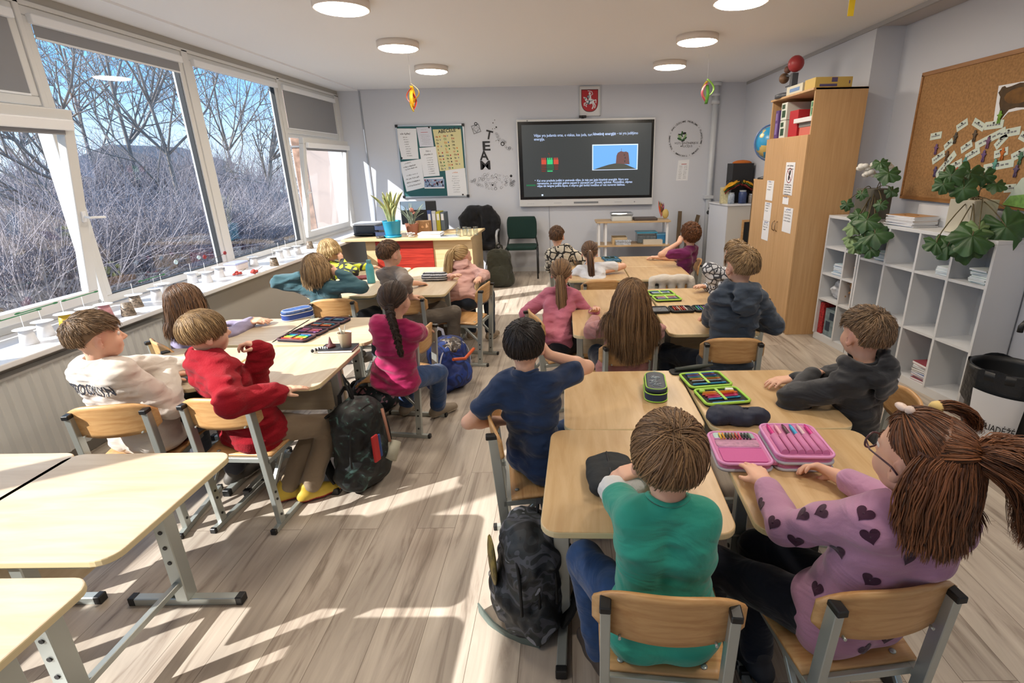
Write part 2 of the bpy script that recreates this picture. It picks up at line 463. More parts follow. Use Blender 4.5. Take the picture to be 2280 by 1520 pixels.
p.box((XG-0.05, 6.76, 2.02), (XG+0.02, 8.30, 2.07)).box((XG-0.05, 2.24, 2.02), (XG+0.02, 3.64, 2.07)).box((XG-0.05, 6.76, ZS), (XG+0.01, 8.30, 0.80)).box((XG-0.05, 2.24, ZS), (XG+0.01, 3.64, 0.80))
p.box((XG-0.05, YF, 2.64), (XG+0.05, YB, 2.67))
struct(p.build('trim_6', PVC, bevel=0.005))
# ---- ceiling lamps
DIFF = mat('lit_lamp_diffuser', '#fff3df', 0.5, emit=('#fff1de', LAMP_W))
RING = mat('lamp_ring', '#e6dcd2', 0.5)
def ceiling_lamp():
    t = thing('ceiling_lamp', '', 'lamp', (0, 0, ZC))
    MB().lathe([(0.17, 0), (0.19, 0), (0.19, -0.052), (0.183, -0.056), (0.17, -0.05)], 36, cap=False).build('ring', RING, t)
    MB().lathe([(0.178, -0.045), (0.176, -0.054), (0.165, -0.062), (0.10, -0.066), (0.001, -0.067)], 32, cap=False).build('diffuser', DIFF, t)
    return t
lp = ceiling_lamp(); first = True
LAMPROWS = (('left', -1.545, (3.95, 5.30, 6.65)), ('right', 1.255, (3.98, 5.30, 6.65)))
nth = ('nearest', 'middle', 'farthest')
for side, x, ys in LAMPROWS:
    for k, y in enumerate(ys):
        px = ((761, 23), (887, 110), (961, 161)) if side == 'left' else ((1649, 8), (1552, 96), (1491, 151))
        q = P(*px[k], z=ZC-0.06)
        lab = 'lit round ceiling lamp, %s of the three in the row on the %s side' % (nth[k], 'window' if side == 'left' else 'cabinet')
        o = lp if first else dup(lp); first = False
        o.location = (q[0], q[1], ZC); o['label'] = lab; o['group'] = 'round ceiling lamps'
for x in (-1.5, 1.22):
    for y in (2.55, 0.6):
        o = dup(lp, (x, y, ZC), label='lit round ceiling lamp overhead behind the front of the picture', group='round ceiling lamps')
# ================================================================ SCHOOL CHAIRS AND DESKS
CAP = BLACKP
ZSEAT = 0.39
def make_chair():
    """origin: floor under the middle of the two back posts; the chair faces +y"""
    t = thing('school_chair', '', 'chair')
    w = 0.150
    for s in (-1, 1):
        m = MB()
        m.tube([(s*w, 0.03, 0.025), (s*w, 0.012, 0.30), (s*w, -0.012, 0.655)], 1, sec=[(-0.019, -0.0125), (0.019, -0.0125), (0.019, 0.0125), (-0.019, 0.0125)], smooth=False, upv=(0, 1, 0))
        m.box((s*w-0.0125, -0.03, 0.0), (s*w+0.0125, 0.37, 0.025))
        m.tube([(s*w, 0.012, ZSEAT-0.03), (s*w, 0.33, ZSEAT-0.03)], 1, sec=[(-0.0125, -0.0125), (0.0125, -0.0125), (0.0125, 0.0125), (-0.0125, 0.0125)], smooth=False, upv=(0, 0, 1))
        m.tube([(s*w, 0.025, 0.22), (s*w, 0.15, ZSEAT-0.035)], 1, sec=[(-0.009, -0.009), (0.009, -0.009), (0.009, 0.009), (-0.009, 0.009)], smooth=False, upv=(1, 0, 0))
        m.build('side_frame', STEEL, t, bevel=0.002, seg=1)
        c = MB().box((s*w-0.014, -0.04, 0.652), (s*w+0.014, 0.012, 0.672))
        c.build('post_cap', CAP, t, bevel=0.003, seg=1)
        for y_ in (-0.045, 0.362): MB().box((s*w-0.014, y_, 0.0), (s*w+0.014, y_+0.018, 0.027)).build('foot_cap', CAP, t, bevel=0.003, seg=1)
        b = MB()
        for y, z in ((0.026, 0.07), (0.020, 0.16), (0.018, 0.2)):
            b.tube([(s*(w+0.012), y, z), (s*(w+0.016), y, z)], 0.006, 8)
            b.tube([(s*(w-0.012), y, z), (s*(w-0.016), y, z)], 0.006, 8)
        b.build('bolts', BLACKP, t)
    for y_ in (0.30, 0.03): MB().box((-w, y_, ZSEAT-0.043), (w, y_+0.025, ZSEAT-0.018)).build('cross_bar', STEEL, t, bevel=0.002, seg=1)
    # seat: plywood, dished and rolled over at its front edge
    W, D = 0.36, 0.36
    def seat(u, v):
        x = (u-0.5); y = v
        hw = W/2*(1-0.10*(1-v)**2)
        z = ZSEAT-0.012+0.012*(2*x)**2*math.sin(PI*v)-0.03*max(0, v-0.82)/0.18*max(0, v-0.82)/0.18
        r = 0.06
        yy = 0.045+y*D
        hx = 2*x*hw
        return (hx, yy+0.0*hx, z)
    s = MB().grid(seat, 12, 12)
    s.build('seat', BEECH, t, solid=0.012, bevel=0)
    # backrest: bent plywood, higher in the middle, corners rounded
    def back(u, v):
        a = (u-0.5)*2
        top = 0.705-0.045*abs(a)**4-0.006*a*a; bot = 0.545+0.012*a*a+0.03*abs(a)**8
        z = bot+(top-bot)*v
        y = 0.018-0.04*(1-a*a)*1.0+0.0-(z-0.6)*0.10
        return (a*0.182, y+0.004, z)
    s = MB().grid(back, 16, 8)
    s.build('backrest', BEECH, t, solid=0.011)
    r = MB()
    for s_ in (-1, 1):
        r.tube([(s_*0.115, -0.008+0.0, 0.56), (s_*0.115, -0.02, 0.56)], 0.004, 6)
    for s_ in (-1, 1):
        r.lathe([(0.009, 0), (0.009, 0.003), (0.004, 0.004)], 10, M=Matrix.Translation((s_*0.11, 0.07, ZSEAT-0.004)))
    r.build('rivets', STEEL, t)
    return t
CHAIR0 = make_chair(); _first = [True]
def chair(x, y, deg, label, group='beech school chairs'):
    o = CHAIR0 if _first[0] else dup(CHAIR0); _first[0] = False
    o.location = (x, y, 0); o.rotation_euler = (0, 0, math.radians(deg)); o['label'] = label; o['group'] = group
    return o

ZD = 0.66
def make_desk(panel):
    """origin on the floor under the middle; long side along x, the pupil sits on the -y side"""
    t = thing('school_desk', '', 'desk')
    W, D = 0.565, 0.605
    MB().prism(rrect(W, D, 0.055, 6), ZD-0.022, ZD, 1, mtop=0).build('desktop', [BIRCH, DESKEDGE], t, bevel=0.004, seg=2)
    for s in (-1, 1):
        x = s*0.235
        m = MB()
        m.box((x-0.028, -0.025, 0.03), (x+0.028, 0.025, 0.42)).box((x-0.021, -0.019, 0.40), (x+0.021, 0.019, ZD-0.03))
        m.box((x-0.0175, -0.22, 0.0), (x+0.0175, 0.22, 0.034)).box((x-0.0175, -0.21, ZD-0.052), (x+0.0175, 0.21, ZD-0.022))
        m.tube([(x, 0.02, 0.1), (x, 0.06, 0.03)], 0.012, 4)
        o = m.build('leg', STEEL, t, bevel=0.003, seg=1)
        for e in (-1, 1): MB().box((x-0.019, e*0.21-0.014+e*0.006, -0.0), (x+0.019, e*0.21+0.014+e*0.006, 0.037)).build('foot_cap', CAP, o, bevel=0.003, seg=1)
        q = MB()
        for z in (0.36, 0.22, 0.29):
            for e in (-1, 1): q.tube([(x+e*0.026, 0, z), (x+e*0.0315, 0, z)], 0.008, 8)
        q.build('bolts', BLACKP, o)
    for lo, hi in (((-0.235, 0.02, 0.55), (0.235, 0.04, 0.58)), ((-0.235, -0.012, 0.10), (0.235, 0.012, 0.125))): MB().box(lo, hi).build('cross_bar', STEEL, t, bevel=0.002, seg=1)
    if panel: MB().box((-0.215, 0.13, 0.33), (0.215, 0.146, ZD-0.03)).build('modesty_panel', BIRCHX, t, bevel=0.002, seg=1)
    return t
DESK_P = make_desk(True); _fd = [True]
def desk(x, y, deg, label, group='pale single school desks'):
    o = DESK_P if _fd[0] else dup(DESK_P); _fd[0] = False
    o.location = (x, y, 0); o.rotation_euler = (0, 0, math.radians(deg)); o['label'] = label; o['group'] = group
    if x < -1:
        for c in o.children:
            if c.name.startswith('desktop'): c.data = c.data.copy(); c.data.materials[0] = MAPLE
    return o
# right near cluster
desk(0.205, 1.520, -2, 'desk the boy in the green t-shirt leans on, pencil case beneath his bandaged arm')
desk(0.265, 2.130, 0, 'desk with the closed navy pencil case, beside the boy in the navy t-shirt')
desk(0.825, 1.510, -2, 'desk of the girl in the heart sweatshirt, open pink pencil case on it')
desk(0.845, 2.118, 0, 'desk with the green-rimmed open pencil case, beside the boy in the black jacket')
# right middle cluster
desk(0.320, 3.310, 0, 'desk in front of the long-haired girl in the dusty pink sweater')
desk(0.365, 3.925, 0, 'empty desk beside the girl in the pink top with the ponytail')
desk(0.905, 3.310, 0, 'desk under the boy in the dark hoodie, black open pencil case lying across it')
desk(0.945, 3.925, 0, 'desk with the crowded green-rimmed pencil case, under the patterned sleeve')
# right far cluster
desk(0.290, 4.900, 0, 'desk in front of the girl in the white t-shirt, small blue pencil case behind')
desk(0.290, 5.515, 0, 'desk with the light blue pencil tray, beside the boy in the patterned shirt')
desk(0.865, 4.900, 0, 'empty desk behind the chair that the cream cardigan hangs on')
desk(0.865, 5.515, 0, 'desk the boy in the purple t-shirt rests his elbow on')
# left middle cluster
desk(-1.485, 2.590, 0, 'desk of the boy in red, a black notebook and a cactus cup standing on it')
desk(-1.490, 3.220, 90, 'desk with the long navy open pencil case, next to the girl in magenta')
desk(-2.065, 2.590, 0, 'desk in front of the boy in the white sweatshirt')
desk(-2.075, 3.220, 90, 'desk with the closed blue pencil case, next to the girl in lilac by the sill')
# left far cluster
desk(-1.275, 4.440, 0, 'desk with the striped pencil case, in front of the boy in the grey-brown t-shirt')
desk(-1.290, 5.070, 0, 'desk between the red panel of the teacher desk and the girl with the blonde ponytail')
desk(-1.860, 4.440, 0, 'sunlit desk with the turquoise bottle, in front of the child in the teal sweater')
desk(-1.880, 5.070, 0, 'sunlit desk beside the blond child by the window')
# left near cluster
desk(-1.545, 1.415, 90, 'empty sunlit desk nearest the aisle, behind the boy in red')
desk(-2.125, 1.425, 90, 'empty desk by the window at the left edge, crossed by a round shadow')
desk(-1.530, 0.795, 90, 'nearest empty desk, its rounded corner at the lower left')

CH = {}
def ch(key, x, y, d, lab): CH[key] = chair(x, y, d, lab)
ch('green', 0.232, 0.969, -6, 'chair of the boy in the green t-shirt, its whole backrest seen')
ch('hearts', 0.767, 0.985, 7, 'chair of the girl in the heart sweatshirt, backrest turned to the right')
ch('red', -1.56, 2.10, -3, 'sunlit chair of the boy in the red fleece')
ch('white', -2.00, 2.045, 9, 'chair of the boy in the white sweatshirt by the radiator')
ch('magenta', -0.906, 3.12, 82, 'chair of the girl in the magenta sweater, seen from its side')
ch('lilac', -2.42, 2.92, -38, 'chair of the long-haired girl in lilac beside the sill')
ch('teal', -1.81, 3.90, 11, 'chair under the child in the teal sweater, seen from behind')
ch('grey', -1.28, 3.97, 4, 'chair of the boy in the grey-brown t-shirt, half hidden by the girl in magenta')
ch('blonde', -0.70, 4.36, 80, 'chair of the girl with the blonde ponytail, seen edge on')
ch('navy', -0.30, 1.93, -82, 'chair of the boy in the navy t-shirt, seen edge on')
ch('dusty', 0.36, 2.815, 14, 'chair of the long-haired girl in the dusty pink sweater')
ch('hoodie', 0.947, 2.815, -3, 'chair of the boy in the dark hoodie')
ch('pink', -0.22, 3.42, -72, 'chair of the girl in the pink top, seen edge on')
ch('tee', 0.31, 4.42, 4, 'chair of the girl in the white t-shirt, brown backrest seen')
ch('cardigan', 0.92, 4.40, 2, 'empty chair with the cream cardigan over its back')
ch('purple', 1.36, 5.33, 82, 'chair of the boy in the purple t-shirt by the white cabinet')
ch('pattern', -0.13, 5.42, -80, 'chair of the dark-haired boy in the black and white shirt')
ch('jacket', 1.44, 2.02, 78, 'chair under the boy in the black jacket')
ch('blond', -2.42, 4.98, -60, 'chair of the blond child in the yellow and black top by the window')
ch('hidden', 1.50, 3.95, 85, 'chair of the child hidden behind the boy in the dark hoodie')
# ================================================================ THE CHILDREN
# bodies and clothes are grown as smooth distance fields and meshed with surface nets
class Field:
    def __init__(s, lo, hi, h):
        s.lo = np.array(lo, float); s.h = h
        n = np.ceil((np.array(hi)-s.lo)/h).astype(int)+2
        s.n = n; s.D = np.full(n, 0.25, np.float32)
        s.ax = [(s.lo[i]+h*np.arange(n[i])).astype(np.float32) for i in range(3)]
    def win(s, lo, hi):
        i0 = np.maximum(np.floor((np.array(lo)-s.lo)/s.h).astype(int), 0); i1 = np.minimum(np.ceil((np.array(hi)-s.lo)/s.h).astype(int)+1, s.n)
        if np.any(i1 <= i0): return None, None
        sl = tuple(slice(i0[k], i1[k]) for k in range(3))
        X = s.ax[0][sl[0]][:, None, None]; Y = s.ax[1][sl[1]][None, :, None]; Z = s.ax[2][sl[2]][None, None, :]
        return sl, (X, Y, Z)
    def join(s, sl, d, k):
        D = s.D[sl]
        h = np.clip(0.5+0.5*(D-d)/k, 0, 1)
        s.D[sl] = D*(1-h)+d*h-k*h*(1-h)
    def carve(s, sl, d, k):
        D = s.D[sl]; e = -d
        h = np.clip(0.5-0.5*(D-e)/k, 0, 1)
        s.D[sl] = D*(1-h)+e*h+k*h*(1-h)
    def cap(s, a, b, ra, rb=None, k=0.02, sub=False, scale=None):
        """tapered capsule"""
        rb = ra if rb is None else rb
        a = np.array(a, float); b = np.array(b, float); r = max(ra, rb)+k+2*s.h
        sl, Q = s.win(np.minimum(a, b)-r, np.maximum(a, b)+r)
        if sl is None: return
        ab = b-a; L2 = max(float(ab@ab), 1e-12)
        px, py, pz = Q[0]-np.float32(a[0]), Q[1]-np.float32(a[1]), Q[2]-np.float32(a[2])
        t = np.clip((px*np.float32(ab[0])+py*np.float32(ab[1])+pz*np.float32(ab[2]))/np.float32(L2), 0, 1)
        d = np.sqrt((px-t*np.float32(ab[0]))**2+(py-t*np.float32(ab[1]))**2+(pz-t*np.float32(ab[2]))**2)-(np.float32(ra)+t*np.float32(rb-ra))
        (s.carve if sub else s.join)(sl, d, k)
    def ell(s, c, R, rad, k=0.02, sub=False):
        """ellipsoid; rows of R are its axes"""
        c = np.array(c, float); r = max(rad)+k+2*s.h
        sl, Q = s.win(c-r, c+r)
        if sl is None: return
        p = [Q[i]-np.float32(c[i]) for i in range(3)]
        q = [p[0]*np.float32(R[j][0])+p[1]*np.float32(R[j][1])+p[2]*np.float32(R[j][2]) for j in range(3)]
        k0 = np.sqrt(sum((q[j]/np.float32(rad[j]))**2 for j in range(3)))
        k1 = np.sqrt(sum((q[j]/np.float32(rad[j]**2))**2 for j in range(3)))+1e-6
        (s.carve if sub else s.join)(sl, k0*(k0-1)/k1, k)
    def plane(s, p, nrm, k=0.008):
        """cut away everything on the side the normal points to"""
        nrm = np.array(nrm, float); nrm /= np.linalg.norm(nrm)
        X, Y, Z = s.ax[0][:, None, None], s.ax[1][None, :, None], s.ax[2][None, None, :]
        d = (X-np.float32(p[0]))*np.float32(nrm[0])+(Y-np.float32(p[1]))*np.float32(nrm[1])+(Z-np.float32(p[2]))*np.float32(nrm[2])
        s.D = np.maximum(s.D, d)
    def wrinkle(s, amp, sc, seed, stretch=(1, 1, 1), where=None):
        """folds: value noise added to the field"""
        g = np.random.default_rng(seed)
        for o, (a, c) in enumerate(((amp, sc), (amp*0.45, sc*0.5))):
            m = [max(4, int(np.ceil((s.n[i]*s.h)/(c*stretch[i])))+4) for i in range(3)]
            N = g.standard_normal(m).astype(np.float32)
            for i in range(3):
                x = (np.arange(s.n[i])*s.h)/(c*stretch[i]); j = np.floor(x).astype(int); f = (x-j).astype(np.float32); f = f*f*(3-2*f)
                sh = [1, 1, 1]; sh[i] = -1; f = f.reshape(sh)
                N = np.take(N, j, axis=i)*(1-f)+np.take(N, j+1, axis=i)*f
            near = np.abs(s.D) < 0.05
            s.D = np.where(near, s.D+np.float32(a)*N, s.D)
    def mesh(s):
        D = s.D; S = D < 0
        nx, ny, nz = D.shape
        cnt = np.zeros((nx-1, ny-1, nz-1), np.int8)
        for a in (0, 1):
            for b in (0, 1):
                for c in (0, 1): cnt += S[a:nx-1+a, b:ny-1+b, c:nz-1+c]
        ijk = np.argwhere((cnt > 0) & (cnt < 8))
        idx = np.full(cnt.shape, -1, np.int32); idx[tuple(ijk.T)] = np.arange(len(ijk))
        cor = [(a, b, c) for a in (0, 1) for b in (0, 1) for c in (0, 1)]
        val = np.stack([D[ijk[:, 0]+a, ijk[:, 1]+b, ijk[:, 2]+c] for a, b, c in cor], 1)
        acc = np.zeros((len(ijk), 3)); num = np.zeros(len(ijk))
        for i, p in enumerate(cor):
            for j, q in enumerate(cor):
                if j <= i or sum(abs(p[k]-q[k]) for k in range(3)) != 1: continue
                v0, v1 = val[:, i], val[:, j]; m = (v0 < 0) != (v1 < 0)
                t = np.where(m, v0/(v0-v1+1e-20), 0)
                for k in range(3): acc[:, k] += np.where(m, p[k]+t*(q[k]-p[k]), 0)
                num += m
        V = s.lo+s.h*(ijk+acc/num[:, None])
        Fq = []
        for ax in range(3):
            a = [slice(None)]*3; b = [slice(None)]*3; a[ax] = slice(0, -1); b[ax] = slice(1, None)
            S0, S1 = S[tuple(a)], S[tuple(b)]
            e = np.argwhere(S0 != S1); u, w = (ax+1) % 3, (ax+2) % 3
            sh = np.array(cnt.shape)
            ok = (e[:, u] > 0) & (e[:, w] > 0) & (e[:, u] < sh[u]) & (e[:, w] < sh[w]); e = e[ok]
            flip = S0[tuple(e.T)]
            def cell(du, dw):
                c = e.copy(); c[:, u] -= du; c[:, w] -= dw; return idx[tuple(c.T)]
            q = np.stack([cell(1, 1), cell(0, 1), cell(0, 0), cell(1, 0)], 1)
            q[~flip] = q[~flip][:, ::-1]
            Fq.append(q)
        Fq = np.concatenate(Fq); Fq = Fq[(Fq >= 0).all(1)]
        return V, Fq

def smooth_mesh(V, Fq, it=1, lam=0.5):
    for _ in range(it):
        A = np.zeros_like(V); c = np.zeros(len(V))
        for a, b in ((0, 1), (1, 2), (2, 3), (3, 0)):
            np.add.at(A, Fq[:, a], V[Fq[:, b]]); np.add.at(A, Fq[:, b], V[Fq[:, a]])
            np.add.at(c, Fq[:, a], 1); np.add.at(c, Fq[:, b], 1)
        V = V+lam*(A/np.maximum(c, 1)[:, None]-V)
    return V

def unit(v): v = np.array(v, float); return v/max(np.linalg.norm(v), 1e-9)
def ik(S, W, a, b, pole):
    """elbow for an arm S-W with bone lengths a, b; pole = the way the elbow points"""
    S, W = np.array(S, float), np.array(W, float); d = W-S; L = np.linalg.norm(d); u = d/L
    if L > (a+b)*0.995: L = (a+b)*0.995; W = S+u*L
    x = (a*a-b*b+L*L)/(2*L); h = math.sqrt(max(a*a-x*x, 0))
    p = np.array(pole, float); p = unit(p-u*(p@u))
    return S+u*x+p*h, W

def skin_material(name, base, lips):
    m = bpy.data.materials.new(name); m.use_nodes = True
    n, l = m.node_tree.nodes, m.node_tree.links; b = n['Principled BSDF']
    b.inputs['Roughness'].default_value = 0.5; b.inputs['Specular IOR Level'].default_value = 0.35
    b.inputs['Subsurface Weight'].default_value = 0.12; b.inputs['Subsurface Radius'].default_value = (0.02, 0.008, 0.004); b.inputs['Subsurface Scale'].default_value = 0.4
    at = n.new('ShaderNodeAttribute'); at.attribute_name = 'rnd'
    mx = n.new('ShaderNodeMix'); mx.data_type = 'RGBA'; mx.inputs[6].default_value = lin(base); mx.inputs[7].default_value = lin(lips)
    l.new(at.outputs['Fac'], mx.inputs[0]); l.new(mx.outputs[2], b.inputs['Base Color'])
    return m
SKIN = {'fair': skin_material('fair_skin', '#dcae95', '#b8706a'), 'warm': skin_material('warm_skin', '#cf9c7e', '#a5625a'), 'tan': skin_material('tan_skin', '#bd8a69', '#94574e')}
def hair_material(name, dark, light):
    m = bpy.data.materials.new(name); m.use_nodes = True
    n, l = m.node_tree.nodes, m.node_tree.links; b = n['Principled BSDF']
    b.inputs['Roughness'].default_value = 0.42; b.inputs['Specular IOR Level'].default_value = 0.4
    at = n.new('ShaderNodeAttribute'); at.attribute_name = 'rnd'
    mx = n.new('ShaderNodeMix'); mx.data_type = 'RGBA'; mx.inputs[6].default_value = lin(dark); mx.inputs[7].default_value = lin(light)
    l.new(at.outputs['Fac'], mx.inputs[0]); l.new(mx.outputs[2], b.inputs['Base Color'])
    return m
def fabric(name, col, rough=0.85, bump=(350, 0.25, 0.0015), sheen=0.25, var=None, fold=0.32):
    if name in MATS: return MATS[name]
    m = mat(name, col, rough, bump=bump, sheen=sheen, var=var, spec=0.2); n, l = m.node_tree.nodes, m.node_tree.links
    b0 = [x for x in n if x.bl_idname == 'ShaderNodeBump'][0]; tc = [x for x in n if x.bl_idname == 'ShaderNodeTexCoord'][0]
    mp = n.new('ShaderNodeMapping'); mp.inputs['Scale'].default_value = (7, 7, 15); mp.inputs['Rotation'].default_value = (0.5, 0.35, 0); l.new(tc.outputs['Object'], mp.inputs['Vector'])
    t = n.new('ShaderNodeTexNoise'); t.inputs['Scale'].default_value = 1.0; t.inputs['Detail'].default_value = 2; t.inputs['Distortion'].default_value = 1.4; l.new(mp.outputs[0], t.inputs['Vector'])
    b1 = n.new('ShaderNodeBump'); b1.inputs['Strength'].default_value = fold; b1.inputs['Distance'].default_value = 0.03; l.new(t.outputs['Fac'], b1.inputs['Height']); l.new(b1.outputs[0], b0.inputs['Normal'])
    return m
def patterned(name, c1, c2, sc=16):
    """white cloth with dark angular marks"""
    m = mat(name, c1, 0.85, sheen=0.2); n, l = m.node_tree.nodes, m.node_tree.links; tc = n.new('ShaderNodeTexCoord'); v = n.new('ShaderNodeTexVoronoi'); v.feature = 'DISTANCE_TO_EDGE'; v.inputs['Scale'].default_value = sc; w = n.new('ShaderNodeTexVoronoi'); w.inputs['Scale'].default_value = sc*1.7; w.distance = 'CHEBYCHEV'
    for x in (v, w): l.new(tc.outputs['Object'], x.inputs['Vector'])
    a = n.new('ShaderNodeMath'); a.operation = 'LESS_THAN'; a.inputs[1].default_value = 0.09; l.new(v.outputs['Distance'], a.inputs[0]); b = n.new('ShaderNodeMath'); b.operation = 'LESS_THAN'; b.inputs[1].default_value = 0.22; l.new(w.outputs['Distance'], b.inputs[0])
    c = n.new('ShaderNodeMath'); c.operation = 'MAXIMUM'; l.new(a.outputs[0], c.inputs[0]); l.new(b.outputs[0], c.inputs[1]); mx = n.new('ShaderNodeMix'); mx.data_type = 'RGBA'; mx.inputs[6].default_value = lin(c1); mx.inputs[7].default_value = lin(c2); l.new(c.outputs[0], mx.inputs[0]); l.new(mx.outputs[2], n['Principled BSDF'].inputs['Base Color'])
    return m
from mathutils.bvhtree import BVHTree
def decal(K, name, mb2, origin, ex, ey, m_, lift=0.002):
    """lay a flat print (built in local xy) onto the child's top by projecting it along the print's own normal"""
    bv = BVHTree.FromPolygons([tuple(v) for v in K.topV], [tuple(f) for f in K.topF]); ex, ey = unit(ex), np.array(ey, float); ey = unit(ey-ex*(ex@ey)); nz = np.cross(ex, ey); off = np.array(K.root.location); out = []
    for v in mb2.v:
        p = np.array(origin)+ex*v[0]+ey*v[1]; h_ = bv.ray_cast(Vector(p+nz*0.30), Vector(-nz))
        out.append(np.array(h_[0])+nz*lift if h_[0] is not None else p)
    keep = [i for i, f in enumerate(mb2.f) if max(np.linalg.norm(out[f[j]]-out[f[j-1]]) for j in range(len(f))) < 0.035]
    m = MB(); m.v = [tuple(q-off) for q in out]; m.f = [mb2.f[i] for i in keep]; m.mi = [0]*len(keep); m.sm = [True]*len(keep); return m.build(name, m_, K.root)
class Locks:
    """many tapered strands of hair in one mesh"""
    def __init__(s): s.P = []; s.W = []; s.R = []
    def add(s, pts, width, rnd): s.P.append(np.asarray(pts)); s.W.append(width); s.R.append(rnd)
    def mesh(s, center, kids=1):
        m = 9; P_ = []
        for p in s.P:
            t = np.linspace(0, len(p)-1, m); i = np.minimum(np.floor(t).astype(int), len(p)-2); f = (t-i)[:, None]
            P_.append(p[i]*(1-f)+p[i+1]*f)
        P_ = np.array(P_); N = len(P_)
        T = np.gradient(P_, axis=1); T /= np.linalg.norm(T, axis=2, keepdims=True)+1e-9
        O = P_-np.asarray(center); O /= np.linalg.norm(O, axis=2, keepdims=True)+1e-9
        S = np.cross(T, O); S /= np.linalg.norm(S, axis=2, keepdims=True)+1e-9
        O = np.cross(S, T)
        W_, R0 = np.array(s.W), np.array(s.R)
        if kids > 1:                      # each lock splits into a few finer strands
            g_ = np.random.default_rng(N); t = np.linspace(0, 1, m)[None, :, None]; A_ = []
            for k in range(kids):
                a = g_.normal(0, 0.9, (N, 1, 1))*W_[:, None, None]; b = g_.normal(0, 0.5, (N, 1, 1))*W_[:, None, None]; c = g_.normal(0, 0.7, (N, 1, 1))*W_[:, None, None]
                A_.append(P_+S*(a+c*t)+O*(b+0.0006)*(0.4+t))
            P_ = np.concatenate(A_); S, O = np.tile(S, (kids, 1, 1)), np.tile(O, (kids, 1, 1)); W_ = np.tile(W_, kids)*1.25/kids; R0 = np.clip(np.tile(R0, kids)+g_.normal(0, 0.12, N*kids), 0, 1); N = N*kids
        t = np.linspace(0, 1, m)
        w = W_[:, None]*np.minimum(1, (0.65+1.4*t))*np.sqrt(np.clip(1-t**4, 0.02, 1))
        w = w[:, :, None]
        ring = np.stack([P_-S*w, P_+O*w*0.45, P_+S*w, P_-O*w*0.45], 2)       # N,m,4,3
        V = ring.reshape(-1, 3)
        base = (np.arange(N)*m*4)[:, None, None]+(np.arange(m-1)*4)[None, :, None]
        j = np.arange(4)[None, None, :]; k = (j+1) % 4
        Fq = np.stack([base+j, base+k, base+4+k, base+4+j], -1).reshape(-1, 4)
        r = np.repeat(R0, m*4)
        return V, Fq, r

def bezier(p0, p1, p2, p3, n=10):
    t = np.linspace(0, 1, n)[:, None]
    return (1-t)**3*np.array(p0)+3*t*(1-t)**2*np.array(p1)+3*t*t*(1-t)*np.array(p2)+t**3*np.array(p3)

